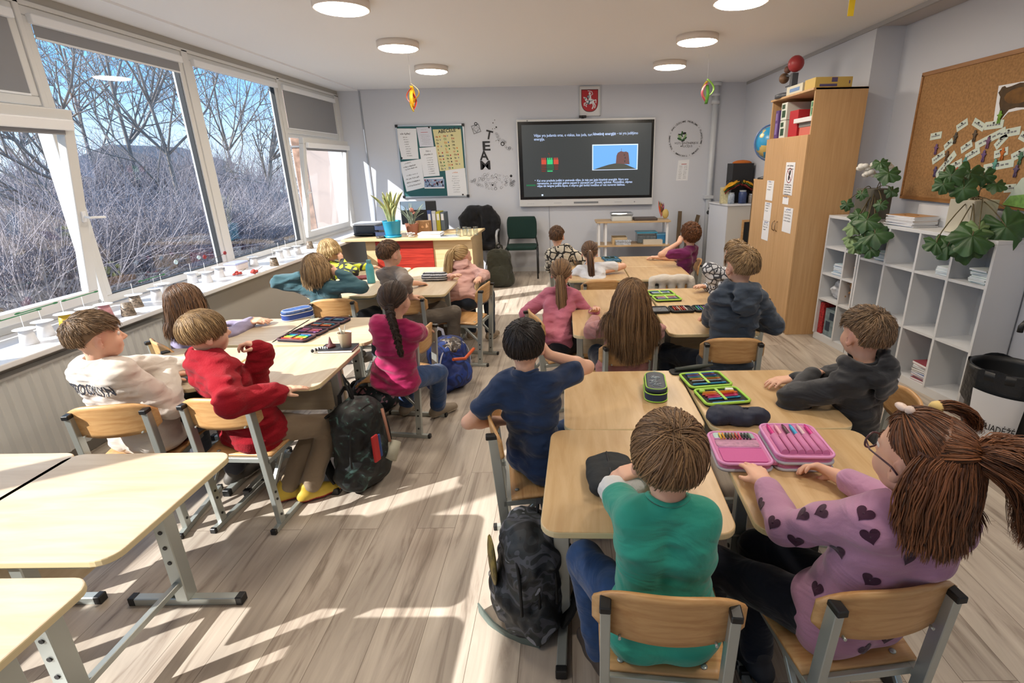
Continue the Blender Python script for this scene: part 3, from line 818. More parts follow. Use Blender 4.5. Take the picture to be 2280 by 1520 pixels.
class Kid: pass
KIDS = {}
def make_kid(key, label, seat, face, head, look=None, hz=None, s=1.0, h=0.006, skin='fair', twist=0.0, arms=None, legs=None, hands=True, shw=1.0, hd=0.97,
             hair=None, top=None, bottom='#2d3440', shoes='#5a5550', sole='#d8d4cc', socks=None, nape=0.0, zs=0.39, slim=1.0, tilt=0.0):
    """seat = (x, y) under the hips, face = way the hips face in degrees from +y, head = photo pixel of the head's middle"""
    K = Kid(); KIDS[key] = K
    f = np.array([-math.sin(math.radians(face)), math.cos(math.radians(face)), 0]); r = np.array([f[1], -f[0], 0]); up = np.array([0, 0, 1.0])
    Pv = np.array([seat[0], seat[1], zs+0.085*s])
    L = 0.515*s
    if hz is not None: Hc = P(*head, z=hz)
    else:
        d = ray(*head); d = d/np.linalg.norm(d); oc = CAMO-Pv; bq = oc@d; cq = oc@oc-L*L; disc = bq*bq-cq
        # the point of the sight line that suits the trunk's length without tipping the trunk far backwards
        a_ = math.radians(face+twist); tf = np.array([-math.sin(a_), math.cos(a_), 0]); best = None
        for q in np.linspace(-bq-0.6, -bq+0.6, 241):
            c_ = CAMO+d*q; w_ = c_-Pv; bk = -(w_@tf); cost = (np.linalg.norm(w_)-L)**2+3.0*max(0, bk-0.09)**2+0.3*(w_@np.array([tf[1], -tf[0], 0]))**2
            if best is None or cost < best[0]: best = (cost, c_)
        Hc = best[1]
    if look is None: look = (0.35, 8.4, 1.45)
    g = unit(np.array(look)-Hc); g = unit(g)
    hr = unit(np.cross(g, up)); hu = np.cross(hr, g)
    if tilt:
        a = math.radians(tilt); hr, hu = math.cos(a)*hr+math.sin(a)*hu, -math.sin(a)*hr+math.cos(a)*hu
    Rh = np.array([hr, g, hu])                       # rows: right, forward, up of the head
    hs = s*hd
    def H(x, y, z): return Hc+hs*(x*hr+y*g+z*hu)
    Nb = Hc-s*(0.110*(0.5*hu+0.5*up)+0.026*g)          # base of the neck
    sp = unit(Nb-Pv)
    rt = r*math.cos(math.radians(twist))+f*math.sin(math.radians(twist)); rt = unit(rt-sp*(rt@sp)); ft = np.cross(sp, rt)*-1.0
    if ft@f < 0: ft = -ft
    SL, SR = Nb-0.050*s*sp-rt*0.095*s*shw, Nb-0.050*s*sp+rt*0.095*s*shw
    K.__dict__.update(f=f, r=r, Pv=Pv, Hc=Hc, g=g, hr=hr, hu=hu, Nb=Nb, sp=sp, rt=rt, ft=ft, SL=SL, SR=SR, s=s, hs=hs, H=H)
    print('kid', key, 'head', np.round(Hc, 3), 'lean', np.round((Hc-Pv)[:2], 3), 'shoulderL', np.round(SL, 2))
    arms = arms or {}
    UA, FA = 0.225*s, 0.205*s
    A = {}
    for side, S_, sg in (('L', SL, -1), ('R', SR, 1)):
        q = dict(arms.get(side, {}))
        W = q.get('to')
        if W is None: W = S_+f*0.26*s+rt*sg*0.0-up*0.20*s
        W = np.array(W, float)
        pole = q.get('pole', (rt*sg*0.8-up*0.8-f*0.3))
        E_, W = ik(S_, W, UA, FA, pole)
        hd = unit(q['dir']) if 'dir' in q else unit(W-E_)
        pn = np.array(q.get('palm', (0, 0, -1.0)), float); pn = unit(pn-hd*(pn@hd))
        A[side] = (S_, E_, W, hd, pn, q.get('curl', 0.35), sg, q.get('spread', 1.0))
    LG = {}
    legs = legs or {}
    TH, SH = 0.335*s, 0.335*s
    for side, sg in (('L', -1), ('R', 1)):
        q = dict(legs.get(side, {}))
        hip = Pv+r*sg*0.072*s-up*0.015
        an = math.radians(q.get('out', 6)); kd = unit(f*math.cos(an)+r*sg*math.sin(an)+up*q.get('rise', -0.02))
        kn = hip+kd*TH
        ft_ = q.get('foot')
        if ft_ is None:
            ank = np.array([kn[0], kn[1], 0.075])-f*0.03
            ank = kn+unit(ank-kn)*min(np.linalg.norm(ank-kn), SH*1.15)
        else: ank = np.array([ft_[0], ft_[1], ft_[2] if len(ft_) > 2 else 0.075])
        if np.linalg.norm(ank-kn) > SH*1.25 or ft_ is not None:
            kn, ank = ik(hip, ank, TH, SH, q.get('kpole', kd*1.0+up*0.8))
        td = q.get('toe'); td = unit(td) if td is not None else unit(np.array([kd[0], kd[1], 0]))
        LG[side] = (hip, kn, ank, td)
    K.A, K.LG = A, LG
    pts = [Hc+up*0.15*s, Pv-up*0.12]+[p for v in A.values() for p in v[:3]]+[v[2]+v[3]*0.16 for v in A.values()]+[p for v in LG.values() for p in v[:3]]+[v[2]+v[3]*0.17 for v in LG.values()]
    lo = np.min(pts, 0)-0.13; hi = np.max(pts, 0)+0.13; lo[2] = max(lo[2], -0.02)
    base = (float(Pv[0]), float(Pv[1]), 0.0)
    root = thing('person', label, 'person', base); K.root = root
    off = np.array(base)
    def torso(B, inf, k=0.03):
        w = slim
        for sg in (-1, 1):
            B.cap(Pv+r*sg*0.048*s*w, Pv+r*sg*0.043*s*w+sp*0.08*s, 0.074*s+inf, 0.066*s+inf, k)
            B.cap(Pv+sp*0.08*s+r*sg*0.036*s*w, Nb-sp*0.13*s+rt*sg*0.047*s*w, 0.062*s+inf, 0.063*s+inf, k)
            B.cap(Nb-sp*0.14*s+rt*sg*0.042*s, Nb-sp*0.065*s+rt*sg*0.066*s*shw, 0.054*s+inf, 0.045*s+inf, k)
            B.cap(Nb-sp*0.015*s, (SL if sg < 0 else SR), 0.034*s+inf, 0.036*s+inf, k)
    # ------------------------------------------------ body
    B = Field(lo, hi, h)
    torso(B, -0.008)
    for hip, kn, ank, td in LG.values():
        B.cap(hip, kn, 0.058*s, 0.042*s, 0.02); B.cap(kn, kn+(ank-kn)*0.35, 0.040*s, 0.040*s, 0.02); B.cap(kn+(ank-kn)*0.35, ank, 0.040*s, 0.026*s, 0.02)
        B.cap(ank-up*0.03, ank-up*0.045+td*0.10*s, 0.026*s, 0.020*s, 0.02)
    for S_, E_, W, hd, pn, curl, sg, sprd in A.values():
        B.cap(S_, E_, 0.034*s, 0.0275*s, 0.02); B.cap(E_, E_+(W-E_)*0.3, 0.0275*s, 0.0285*s, 0.015); B.cap(E_+(W-E_)*0.3, W, 0.0280*s, 0.0205*s, 0.015)
    # hands
    for S_, E_, W, hd, pn, curl, sg, sprd in A.values():
        lat = np.cross(hd, pn)*(1 if sg > 0 else -1); z = s*0.93
        # lat points to the little finger side
        th = -lat
        for i, (o, kl, l1, l2, rr) in enumerate(((-0.0235, 0.062, 0.030, 0.028, 0.0078), (-0.008, 0.066, 0.034, 0.031, 0.0080), (0.008, 0.063, 0.031, 0.029, 0.0076), (0.0225, 0.056, 0.024, 0.022, 0.0068))):
            o *= 1.0; sp_ = (i-1.5)*0.10*sprd
            d0 = unit(hd+lat*sp_*0.6)
            kn_ = W+hd*kl*z+lat*o*z
            B.cap(W+lat*o*0.62*z+hd*0.008*z, kn_, 0.0145*z, 0.0105*z, 0.010)
            c1 = curl*(0.8+0.12*i); c2 = curl*(1.9+0.15*i); c3 = curl*(2.5+0.15*i)
            k1 = kn_+unit(d0*math.cos(c1)+pn*math.sin(c1))*l1*z
            k2 = k1+unit(d0*math.cos(c2)+pn*math.sin(c2))*l2*0.62*z
            k3 = k2+unit(d0*math.cos(c3)+pn*math.sin(c3))*l2*0.5*z
            B.cap(kn_, k1, (rr+0.0008)*z, rr*z, 0.003); B.cap(k1, k2, rr*z, rr*0.95*z, 0.003); B.cap(k2, k3, rr*0.95*z, rr*0.8*z, 0.003)
        t0 = W+hd*0.016*z+th*0.018*z+pn*0.006*z
        t1 = t0+unit(th*0.75+hd*0.75+pn*(0.25+curl*0.4))*0.036*z
        t2 = t1+unit(th*0.25+hd*0.95+pn*(0.25+curl*0.6))*0.026*z
        B.cap(t0, t1, 0.0125*z, 0.0092*z, 0.008); B.cap(t1, t2, 0.0088*z, 0.0072*z, 0.003)
    # head
    hl = lo
    B.cap(Nb-sp*0.02*s-ft*0.0, H(0, -0.018, -0.05), 0.036*hs, 0.039*hs, 0.02)
    B.ell(H(0, -0.010, 0.024), Rh, (0.072*hs, 0.088*hs, 0.079*hs), 0.02)
    B.ell(H(0, 0.022, -0.030), Rh, (0.057*hs, 0.060*hs, 0.066*hs), 0.025)
    B.ell(H(0, 0.046, -0.074), Rh, (0.030*hs, 0.026*hs, 0.022*hs), 0.025)
    for sg in (-1, 1):
        B.ell(H(sg*0.034, 0.052, -0.034), Rh, (0.024*hs, 0.022*hs, 0.026*hs), 0.02)
        B.ell(H(sg*0.031, 0.088, 0.002), Rh, (0.017*hs, 0.012*hs, 0.012*hs), 0.012, sub=True)
        B.cap(H(sg*0.012, 0.076, 0.022), H(sg*0.046, 0.062, 0.020), 0.007*hs, 0.006*hs, 0.014)
        # ears
        E0 = np.array([hr*0.35*sg+g*-0.2, g, hu]);
        er = unit(hr*sg*0.85-g*0.5); ef = unit(g-er*(g@er)); eu = np.cross(er, ef); ef2 = unit(ef-0.25*eu)
        Re = np.array([er, ef2, np.cross(er, ef2)])
        B.ell(H(sg*0.074, -0.010, -0.012), Re, (0.0075*hs, 0.0175*hs, 0.029*hs), 0.006)
        B.ell(H(sg*0.083, -0.004, -0.008), Re, (0.006*hs, 0.009*hs, 0.016*hs), 0.004, sub=True)
        B.cap(H(sg*0.072, -0.004, -0.036), H(sg*0.074, -0.004, -0.034), 0.0075*hs, 0.0075*hs, 0.004)
        B.cap(H(sg*0.008, 0.088, -0.030), H(sg*0.0095, 0.086, -0.031), 0.0062*hs, 0.0062*hs, 0.004)
    B.cap(H(0, 0.078, 0.006), H(0, 0.097, -0.024), 0.0065*hs, 0.0095*hs, 0.010)
    B.cap(H(-0.016, 0.0775, -0.0505), H(0.016, 0.0775, -0.0505), 0.0052*hs, 0.0052*hs, 0.006)
    B.cap(H(-0.013, 0.0755, -0.060), H(0.013, 0.0755, -0.060), 0.0062*hs, 0.0062*hs, 0.006)
    B.cap(H(-0.022, 0.0835, -0.0555), H(0.022, 0.0835, -0.0555), 0.0018*hs, 0.0018*hs, 0.003, sub=True)
    V, Fq = B.mesh(); V = smooth_mesh(V, Fq, 1, 0.4)
    dl = np.linalg.norm((V-H(0, 0.079, -0.056))*1.0, axis=1); loc_ = (V-Hc)@Rh.T/hs
    lip = np.clip(1-(np.abs(loc_[:, 0])/0.022)**2-((loc_[:, 2]+0.056)/0.010)**2, 0, 1)*(loc_[:, 1] > 0.068)
    ear = np.clip(1.2-np.linalg.norm((np.abs(loc_)-np.array([0.076, 0.01, 0.012]))/np.array([0.014, 0.026, 0.036]), axis=1), 0, 1)*0.35*(np.abs(loc_[:, 0]) > 0.064)
    chk = np.exp(-((np.abs(loc_[:, 0])-0.04)/0.02)**2-((loc_[:, 2]+0.035)/0.022)**2)*(loc_[:, 1] > 0.04)*0.22
    mesh_np('body', V-off, Fq, SKIN[skin], root, rnd=np.clip(np.maximum.reduce([np.sqrt(lip), ear, chk]), 0, 1))
    # eyes
    for sg in (-1, 1):
        e = MB(); c = H(sg*0.031, 0.0668, 0.004)-off
        Mx = Matrix(((hr[0], hu[0], g[0], c[0]), (hr[1], hu[1], g[1], c[1]), (hr[2], hu[2], g[2], c[2]), (0, 0, 0, 1)))
        prof = [(0.0001, 0.0118), (0.002, 0.0117), (0.0028, 0.0115), (0.0056, 0.0105), (0.0057, 0.0104), (0.009, 0.0077), (0.0115, 0.003), (0.0118, 0), (0.009, -0.0077), (0.0001, -0.0118)]
        n = 14; vs = []; fs = []; mi = []
        for a, z in prof:
            for j in range(n): vs.append(Mx@Vector((a*hs*math.cos(2*PI*j/n), a*hs*math.sin(2*PI*j/n), z*hs)))
        for i in range(len(prof)-1):
            e.add([], [])
            for j in range(n):
                k = (j+1) % n; fs.append((i*n+j, (i+1)*n+j, (i+1)*n+k, i*n+k)); mi.append(0 if i < 2 else (1 if i < 4 else 2))
        o_ = len(e.v); e.v = [tuple(v) for v in vs]; e.f = fs; e.mi = mi; e.sm = [True]*len(fs)
        e.build('eye', [INK, mat('iris_blue_grey', '#5e6c74', 0.3), mat('eye_white', '#e4e0dc', 0.25)], root)
    # ------------------------------------------------ clothes
    if top:
        T = Field(lo, hi, h)
        inf = top.get('inf', 0.008)
        torso(T, inf)
        # skirt of the shirt over the hips
        for sg in (-1, 1): T.cap(Pv+r*sg*0.052*s+up*0.02, Pv+r*sg*0.054*s-sp*0.02, 0.079*s+inf, 0.083*s+inf+top.get('flare', 0.0), 0.03)
        sl_ = top.get('sleeve', 'long'); ar = top.get('arm', 0.012)
        for side, (S_, E_, W, hd, pn, curl, sg, sprd) in A.items():
            if sl_ == 'short':
                e = S_+(E_-S_)*0.60; T.cap(S_, e, 0.036*s+ar, 0.036*s+ar*1.2, 0.025)
            else:
                e = E_+(W-E_)*top.get('cuff', 0.92)
                T.cap(S_, E_, 0.035*s+ar, 0.030*s+ar, 0.025); T.cap(E_, e, 0.030*s+ar, 0.023*s+ar*0.8, 0.02)
        if top.get('hood'):
            c0 = Nb+sp*0.015
            for a in np.linspace(-2.5, 2.5, 11):
                p_ = c0-ft*math.cos(a)*0.068*s+rt*math.sin(a)*0.078*s+sp*0.004*math.cos(a)
                b_ = c0-ft*math.cos(a+0.25)*0.068*s+rt*math.sin(a+0.25)*0.078*s
                T.cap(p_, b_, 0.024*s, 0.024*s, 0.02)
            T.cap(c0-ft*0.085*s+rt*0.05*s-sp*0.02, c0-ft*0.085*s-rt*0.05*s-sp*0.02, 0.03*s, 0.03*s, 0.03)
            T.ell(c0-ft*0.098*s-sp*0.075*s, np.array([rt, ft, sp]), (0.075*s, 0.022*s, 0.062*s), 0.025)
        if top.get('wr', 0.0035): T.wrinkle(top.get('wr', 0.004)*1.5, top.get('wsc', 0.055), sum(map(ord, key)), (1.5, 1.5, 0.55))
        # neck opening, hem, cuffs
        nr = top.get('neck', 0.052)*0.90
        T.cap(Nb-sp*0.03*s+ft*0.012, H(0, -0.012, -0.03), nr*s, nr*s*1.1, 0.006, sub=True)
        hem = Pv-sp*top.get('hem', 0.055)*s
        T.plane(hem, -sp-f*0.25)
        V, Fq = T.mesh(); V = smooth_mesh(V, Fq, 1, 0.4)
        # short sleeves and long sleeves end in a flat cut: trim by pulling is enough, the field is closed
        K.topV, K.topF = V, Fq
        K.top = mesh_np(top.get('name', 'sweater'), V-off, Fq, top['mat'], root)
        if top.get('ribs', True):
            # neckband
            m_ = MB(); pth = []
            for a in np.linspace(0, 2*PI, 25):
                pth.append(Nb+ft*(0.010*s+math.cos(a)*nr*1.02*s)+rt*math.sin(a)*nr*1.04*s+sp*(0.004-0.022*math.cos(a)-0.008*math.cos(2*a))*s-off)
            m_.tube(pth[:-1]+[pth[0]], 0.0065*s, 8, cap=False)
            m_.build('neckband', top.get('rib', top['mat']), root)
    Bt = Field(lo, [hi[0], hi[1], Pv[2]+0.16], h)
    inf = 0.014
    for sg in (-1, 1): Bt.cap(Pv+r*sg*0.048*s-up*0.005, Pv+r*sg*0.043*s+sp*0.045*s, 0.074*s+0.006, 0.068*s+0.004, 0.03)
    for hip, kn, ank, td in LG.values():
        Bt.cap(hip, kn, 0.060*s+inf, 0.044*s+inf, 0.025); Bt.cap(kn, ank+(kn-ank)*0.06, 0.044*s+inf, 0.031*s+inf*1.4, 0.02)
    Bt.wrinkle(0.003, 0.06, sum(map(ord, key))+5)
    V, Fq = Bt.mesh(); V = smooth_mesh(V, Fq, 1, 0.4)
    bm_ = bottom if not isinstance(bottom, str) else fabric('trousers_'+bottom, bottom)
    K.trousers = mesh_np('trousers', V-off, Fq, bm_, root)
    for hip, kn, ank, td in LG.values():
        Sf = Field(ank-0.28, ank+0.28, max(h, 0.006))
        gz = ank[2]-0.075
        sd = np.cross(td, up)
        a0 = np.array([ank[0], ank[1], gz+0.042])
        Sf.cap(a0-td*0.035*s, a0+td*0.05*s+up*0.0, 0.036*s, 0.036*s, 0.02); Sf.cap(a0+td*0.05*s, a0+td*0.125*s-up*0.010, 0.038*s, 0.030*s, 0.02)
        Sf.cap(a0-td*0.01+up*0.02, a0-td*0.008+up*0.050*s, 0.037*s, 0.037*s, 0.02)
        Sf.plane((0, 0, gz+0.004), (0, 0, -1))
        V, Fq = Sf.mesh(); V = smooth_mesh(V, Fq, 1, 0.4)
        fz = V[Fq].mean(1)[:, 2]; mi = (fz < gz+0.026).astype(int)
        mesh_np('shoe', V-off, Fq, [mat('shoe_'+shoes, shoes, 0.6), mat('sole_'+sole, sole, 0.6)], root, mi=mi)
    if hair: make_hair(K, off, root, hair, h)
    return K

def hairline(a):
    return np.interp(abs(a), [0, 45, 62, 78, 95, 112, 135, 180], [0.50, 0.46, 0.34, 0.06, -0.02, -0.30, -0.55, -0.66])
def make_hair(K, off, root, S, h):
    """S: col=(dark, light), style, n strands, len"""
    g_ = np.random.default_rng(S.get('seed', 3)+sum(map(ord, S['mat'].name)))
    s, H = K.hs, K.H
    rad = np.array([0.0755, 0.0915, 0.0835])*S.get('vol', 1.0); ctr = np.array([0, -0.010, 0.026])
    Rm = np.array([K.hr, K.g, K.hu])
    def W(q): return K.Hc+s*(np.asarray(q)@Rm)           # head-local -> world
    style = S['style']; n = int(S.get('n', 700)*1.9); wd = S.get('w', 0.0065)*0.62
    cr = unit(S.get('crown', (0.05, -0.45, 0.9)))
    # scalp shell
    nu, nv = 40, 26; vs = []; rr = []
    for j in range(nv+1):
        th = PI*j/nv
        for i in range(nu):
            ph = 2*PI*i/nu; u = np.array([math.sin(th)*math.sin(ph), math.sin(th)*math.cos(ph), math.cos(th)])
            a = math.degrees(math.atan2(u[0], u[1])); e = np.clip((u[2]-hairline(a))/0.12, -1, 1)
            k = 1.0+0.03*e if e > 0 else 1.0+0.14*e
            vs.append(ctr+rad*u*(k+0.01)); rr.append(0.25+0.2*g_.random())
    Fq = []
    for j in range(nv):
        for i in range(nu): k = (i+1) % nu; Fq.append((j*nu+i, (j+1)*nu+i, (j+1)*nu+k, j*nu+k))
    SV, SF, SR_ = W(np.array(vs)), np.array(Fq), np.array(rr)+0.12
    L = Locks()
    ga = PI*(3-math.sqrt(5)); cnt = 0; i = 0; M_ = int(n*1.75)
    tie = np.array(S['tie']) if 'tie' in S else None
    ties = [unit(np.array(t)) for t in S.get('ties', ([S['tie']] if 'tie' in S else []))]
    part = S.get('part')
    for i in range(M_):
        z = 1-2*(i+0.5)/M_; q = np.array([math.cos(ga*i)*math.sqrt(1-z*z), math.sin(ga*i)*math.sqrt(1-z*z), z])+g_.normal(0, 0.03, 3); q = unit(q)
        a = math.degrees(math.atan2(q[0], q[1]))
        if q[2] < hairline(a)+0.02: continue
        rn = np.clip(g_.normal(0.5, 0.24), 0, 1); wid = wd*s*g_.uniform(0.7, 1.35)
        lift0 = g_.uniform(0.0, 0.045); pts = []
        if ties and style in ('pony', 'braid', 'pony2', 'half'):
            if style == 'half' and q[2] < S.get('halfz', 0.35) and abs(a) > 112: t_ = None
            else: t_ = max(ties, key=lambda t: q@t)
        else: t_ = None
        if t_ is not None:
            m = 8
            for k in range(m+1):
                f = k/m; x = unit(q*(1-f)+t_*f) if (q@t_) > -0.98 else t_
                # swing sideways round the head rather than cutting through
                x = unit(q*math.cos(f*PI/2)+t_*math.sin(f*PI/2)) if abs(q@t_) < 0.999 else x
                pts.append(ctr+rad*x*(1.035+lift0*math.sin(PI*f)+0.02*f))
            L.add(W(np.array(pts)), wid, rn); continue
        Ln = S.get('len', 0.06)*g_.uniform(0.75, 1.2)
        if style == 'bowl':
            tgt = S.get('fringe', 0.30) if abs(a) < 60 else (S.get('sidez', -0.12) if abs(a) < 105 else S.get('backz', -0.52))
        else: tgt = None
        x = q.copy(); st = 0.012; m = max(4, int(Ln/st)) if style in ('short', 'curly') else 26
        wob = g_.normal(0, 1, 3); ph = g_.uniform(0, 6.28)
        hang = None; total = 0
        jt = g_.normal(0, 0.09, 3)+0.13*np.array([math.sin(9*q[1]+5*q[2]), math.sin(8*q[0]+3*q[2]+1), math.sin(7*q[0]+6*q[1]+2)])
        cx = unit(cr+jt) if part is None else unit(np.array([part*0.9, q[1]*0.9, 1.0])+0.3*jt)
        for k in range(m):
            f = k/m
            lift = 1.03+lift0+(0.05+S.get('fluff', 0.05)*g_.random())*math.sin(min(1, f)*PI*0.7) if style in ('short', 'curly') else 1.035+lift0+0.02*math.sin(PI*f)
            if hang is None:
                p_ = ctr+rad*x*lift; pts.append(p_)
                t = -(cx-x*(cx@x)); t = t/(np.linalg.norm(t)+1e-6)
                t = t+0.25*np.cross(x, cr)*S.get('swirl', 0.3)+np.array([0, 0, -0.35])*(0.3+f)+np.array(S.get('sweep', (0, 0, 0)))*(1.0 if x[1] > 0.0 else 0.25)
                t = t+0.08*wob+(0.9*np.array([math.sin(ph+k*1.3), math.cos(ph+k*1.7), 0.4*math.sin(ph+k)]) if style == 'curly' else 0)
                t = t-x*(t@x); t = unit(t)
                x = unit(x+t*st/0.085)
                if style == 'bowl' and x[2] < tgt: break
                if style in ('long', 'half', 'bob') and (x[2] < 0.02 and abs(math.degrees(math.atan2(x[0], x[1]))) > 40 or (x[2] < -0.25)): hang = W(ctr+rad*x*lift)
                if style == 'short' and (x[2] < S.get('nape', -0.50) or (58 < abs(math.degrees(math.atan2(x[0], x[1]))) < 118 and x[2] < 0.10)): break
            else: break
        if hang is not None:
            P_ = [W(p_) for p_ in pts]; c = hang.copy(); v = unit(P_[-1]-P_[-2]) if len(P_) > 1 else -K.hu
            Lh = S.get('hang', 0.30)*g_.uniform(0.82, 1.08); ns = 9; side = g_.normal(0, 1, 3)*0.06
            for k in range(ns):
                v = unit(v*0.55+np.array([0, 0, -1.0])*0.6+side*0.3+0.05*S.get('curl', 1.0)*np.array([math.sin(ph+k), math.cos(ph+1.3*k), 0]))
                c = c+v*Lh/ns
                # stay outside the head, neck and back
                for (a0, b0, rr_) in ((K.Hc-K.g*0.01, K.Hc-K.g*0.01, 0.088*s), (K.Hc, K.Nb, 0.052*s), (K.Nb-K.sp*0.02, K.SL, 0.054*K.s), (K.Nb-K.sp*0.02, K.SR, 0.054*K.s), (K.Nb-K.sp*0.06, K.Pv, 0.092*K.s), (K.SL-K.sp*0.06, K.Pv-K.r*0.06, 0.068*K.s), (K.SR-K.sp*0.06, K.Pv+K.r*0.06, 0.068*K.s)):
                    ab = b0-a0; t = np.clip(((c-a0)@ab)/(ab@ab+1e-9), 0, 1); o = c-(a0+ab*t); d = np.linalg.norm(o); R_ = rr_+0.004+0.012*lift0/0.03
                    if d < R_: c = a0+ab*t+o/(d+1e-6)*R_
                P_.append(c.copy())
            L.add(np.array(P_), wid*S.get('hw', 1.15), rn)
        elif len(pts) >= 3: L.add(W(np.array(pts)), wid, rn)
    # tails
    for tl in S.get('tails', []):
        t_ = unit(np.array(tl['tie'])); p0 = W(ctr+rad*t_*1.08)
        d0 = unit(tl.get('out', t_)@Rm) if not isinstance(tl.get('out'), type(None)) else unit(np.array(t_)@Rm)
        end = p0+np.array(tl['end']); Ln = np.linalg.norm(end-p0)
        b1 = p0+d0*tl.get('push', 0.06); b2 = end+np.array(tl.get('b2', (0, 0, 0.12)))
        cv = bezier(p0, b1, b2, end, 12)
        for k in range(int(tl.get('n', 160)*1.9)):
            o = g_.normal(0, 1, 3); o = o/np.linalg.norm(o)*g_.random()**0.5; f = np.linspace(0, 1, 12)
            rad_ = np.interp(f, [0, 0.12, 0.45, 0.8, 1], [0.35, 0.8, 1.0, 0.8, 0.25])*tl.get('r', 0.028)*s
            wv = np.stack([np.sin(f*9+g_.uniform(0, 6)), np.cos(f*8+g_.uniform(0, 6)), 0*f], 1)*0.005*tl.get('curl', 1.0)*f[:, None]
            cut = g_.uniform(0.82, 1.0)
            pp = cv+o[None, :]*rad_[:, None]+wv
            idx = np.linspace(0, 11*cut, 12); i0 = np.minimum(idx.astype(int), 10); ff = (idx-i0)[:, None]
            L.add(pp[i0]*(1-ff)+pp[i0+1]*ff, wd*s*1.1, np.clip(g_.normal(0.5, 0.24), 0, 1))
        if tl.get('band') is not None:
            M_b = MB(); dirb = unit(cv[1]-cv[0])
            M_b.tube([p0-off+dirb*(-0.004), p0-off+dirb*0.004, p0-off+dirb*0.012, p0-off+dirb*0.020], [0.010*s*tl.get('bs', 1), 0.0145*s*tl.get('bs', 1), 0.0145*s*tl.get('bs', 1), 0.010*s*tl.get('bs', 1)], 14)
            M_b.build('hair_band', tl['band'], root)
    for br in S.get('braids', []):
        t_ = unit(np.array(br['tie'])); p0 = W(ctr+rad*t_*1.05); end = p0+np.array(br['end'])
        cv = bezier(p0, p0+unit(t_@Rm)*0.05, end+np.array((0, 0, 0.15)), end, 60)
        T = np.gradient(cv, axis=0); T /= np.linalg.norm(T, axis=1)[:, None]
        sx = np.cross(T, np.array(K.ft)); sx /= np.linalg.norm(sx, axis=1)[:, None]; sy = np.cross(T, sx)
        f = np.linspace(0, 1, 60)
        for c in range(3):
            ph = f*2*PI*4.5+c*2*PI/3; R_ = br.get('r', 0.014)*s*np.interp(f, [0, 0.85, 1], [1.1, 0.75, 0.3])
            path = cv+sx*(np.sin(ph)*R_*1.15)[:, None]+sy*(np.sin(2*ph)*R_*0.6)[:, None]
            for k in range(26):
                o = g_.normal(0, 1, 3); o = o/np.linalg.norm(o)*R_[:, None]*0.75*g_.random()**0.5
                pp = path+o
                for w0 in range(0, 54, 9):
                    L.add(pp[w0:w0+12], wd*s*0.9, np.clip(g_.normal(0.45, 0.2), 0, 1))
    # brows
    for sg in (-1, 1):
        for k in range(7):
            t = k/6; p_ = np.array([sg*(0.012+0.034*t), 0.081-0.016*t*t, 0.0245+0.004*math.sin(PI*t*0.8)])
            L.add(W(np.array([p_+(-sg*0.006, 0, -0.001), p_, p_+(sg*0.007, -0.002, 0.001)])), 0.0022*s, 0.3)
    V, Fq, R_ = L.mesh(K.Hc, S.get('split', 3 if h < 0.0065 else 2))
    mesh_np('hair', np.concatenate([SV, V])-off, np.concatenate([SF, Fq+len(SV)]), S['mat'], root, rnd=np.concatenate([SR_, R_]))
HB = hair_material
HAIR = dict(sandy=HB('sandy_brown_hair', '#4a3a2c', '#94785a'), ash=HB('ash_blond_hair', '#5a4530', '#b3946a'), brown=HB('brown_hair', '#33231a', '#7d5c41'), dark=HB('black_hair', '#120f10', '#322a28'), red=HB('auburn_hair', '#331c10', '#8f5a38'),
            blond=HB('blond_hair', '#8d7048', '#d9bd8c'), chest=HB('chestnut_hair', '#4a3424', '#9c7a56'), dbrown=HB('dark_brown_hair', '#1e1512', '#4c382c'), copper=HB('copper_brown_hair', '#38200f', '#7c4d2c'))
def seat_of(key, d=0.19, sx=0.0):
    o = CH[key]; a = o.rotation_euler[2]
    return (o.location[0]-math.sin(a)*d+math.cos(a)*sx, o.location[1]+math.cos(a)*d+math.sin(a)*sx)
def V3(*a): return np.array(a, float)
ELAST = {n: mat('hair_tie_'+n, c, 0.7) for n, c in (('white', '#e6e2df'), ('pink', '#dcbfd2'), ('yellow', '#d8bd7a'))}
def strands(base, h): return base

# 1 boy in the green t-shirt
k = make_kid('green', 'person in a green t-shirt and blue jeans leaning on folded arms, left forearm bandaged', seat_of('green', 0.145), -4, (1488, 1018), look=(0.30, 8.4, 0.75), h=0.005, s=1.0, slim=1.2, shw=0.84, hz=0.955, hd=1.10,
  arms=dict(L=dict(to=P(1490, 1050, z=0.735), pole=V3(-1.0, 0.35, -0.25), dir=V3(1, 0.16, 0.0), curl=0.25, palm=V3(0, 0.2, -1)),
            R=dict(to=P(1428, 1042, z=0.785), pole=V3(0.5, 0.5, -0.8), dir=V3(-1, -0.12, -0.25), curl=0.45, palm=V3(0, 0.1, -1))),
  legs=dict(L=dict(out=30, foot=P(1340, 1452, z=0.075)), R=dict(out=8)),
  hair=dict(mat=HAIR['chest'], style='bowl', n=1500, w=0.0062, fringe=0.32, sidez=-0.05, backz=-0.60, crown=(0.10, -0.62, 0.78), swirl=0.8, seed=4),
  top=dict(name='t_shirt', mat=fabric('green_jersey', '#2f9683', var=(8, 0.1)), sleeve='short', hem=0.11, wr=0.0026, wsc=0.08, inf=0.013, flare=0.014, neck=0.054), bottom=fabric('blue_denim', '#2c4a78', bump=(600, 0.4, 0.001), var=(30, 0.2)), shoes='#4f4640')
S_, E_, W_ = k.A['L'][:3]
B = Field(np.minimum(E_, W_)-0.1, np.maximum(E_, W_)+0.1, 0.004)
B.cap(S_+(E_-S_)*0.72, E_, 0.044, 0.040, 0.01); B.cap(E_, E_+(W_-E_)*0.86, 0.040, 0.033, 0.01); B.wrinkle(0.0022, 0.02, 9)
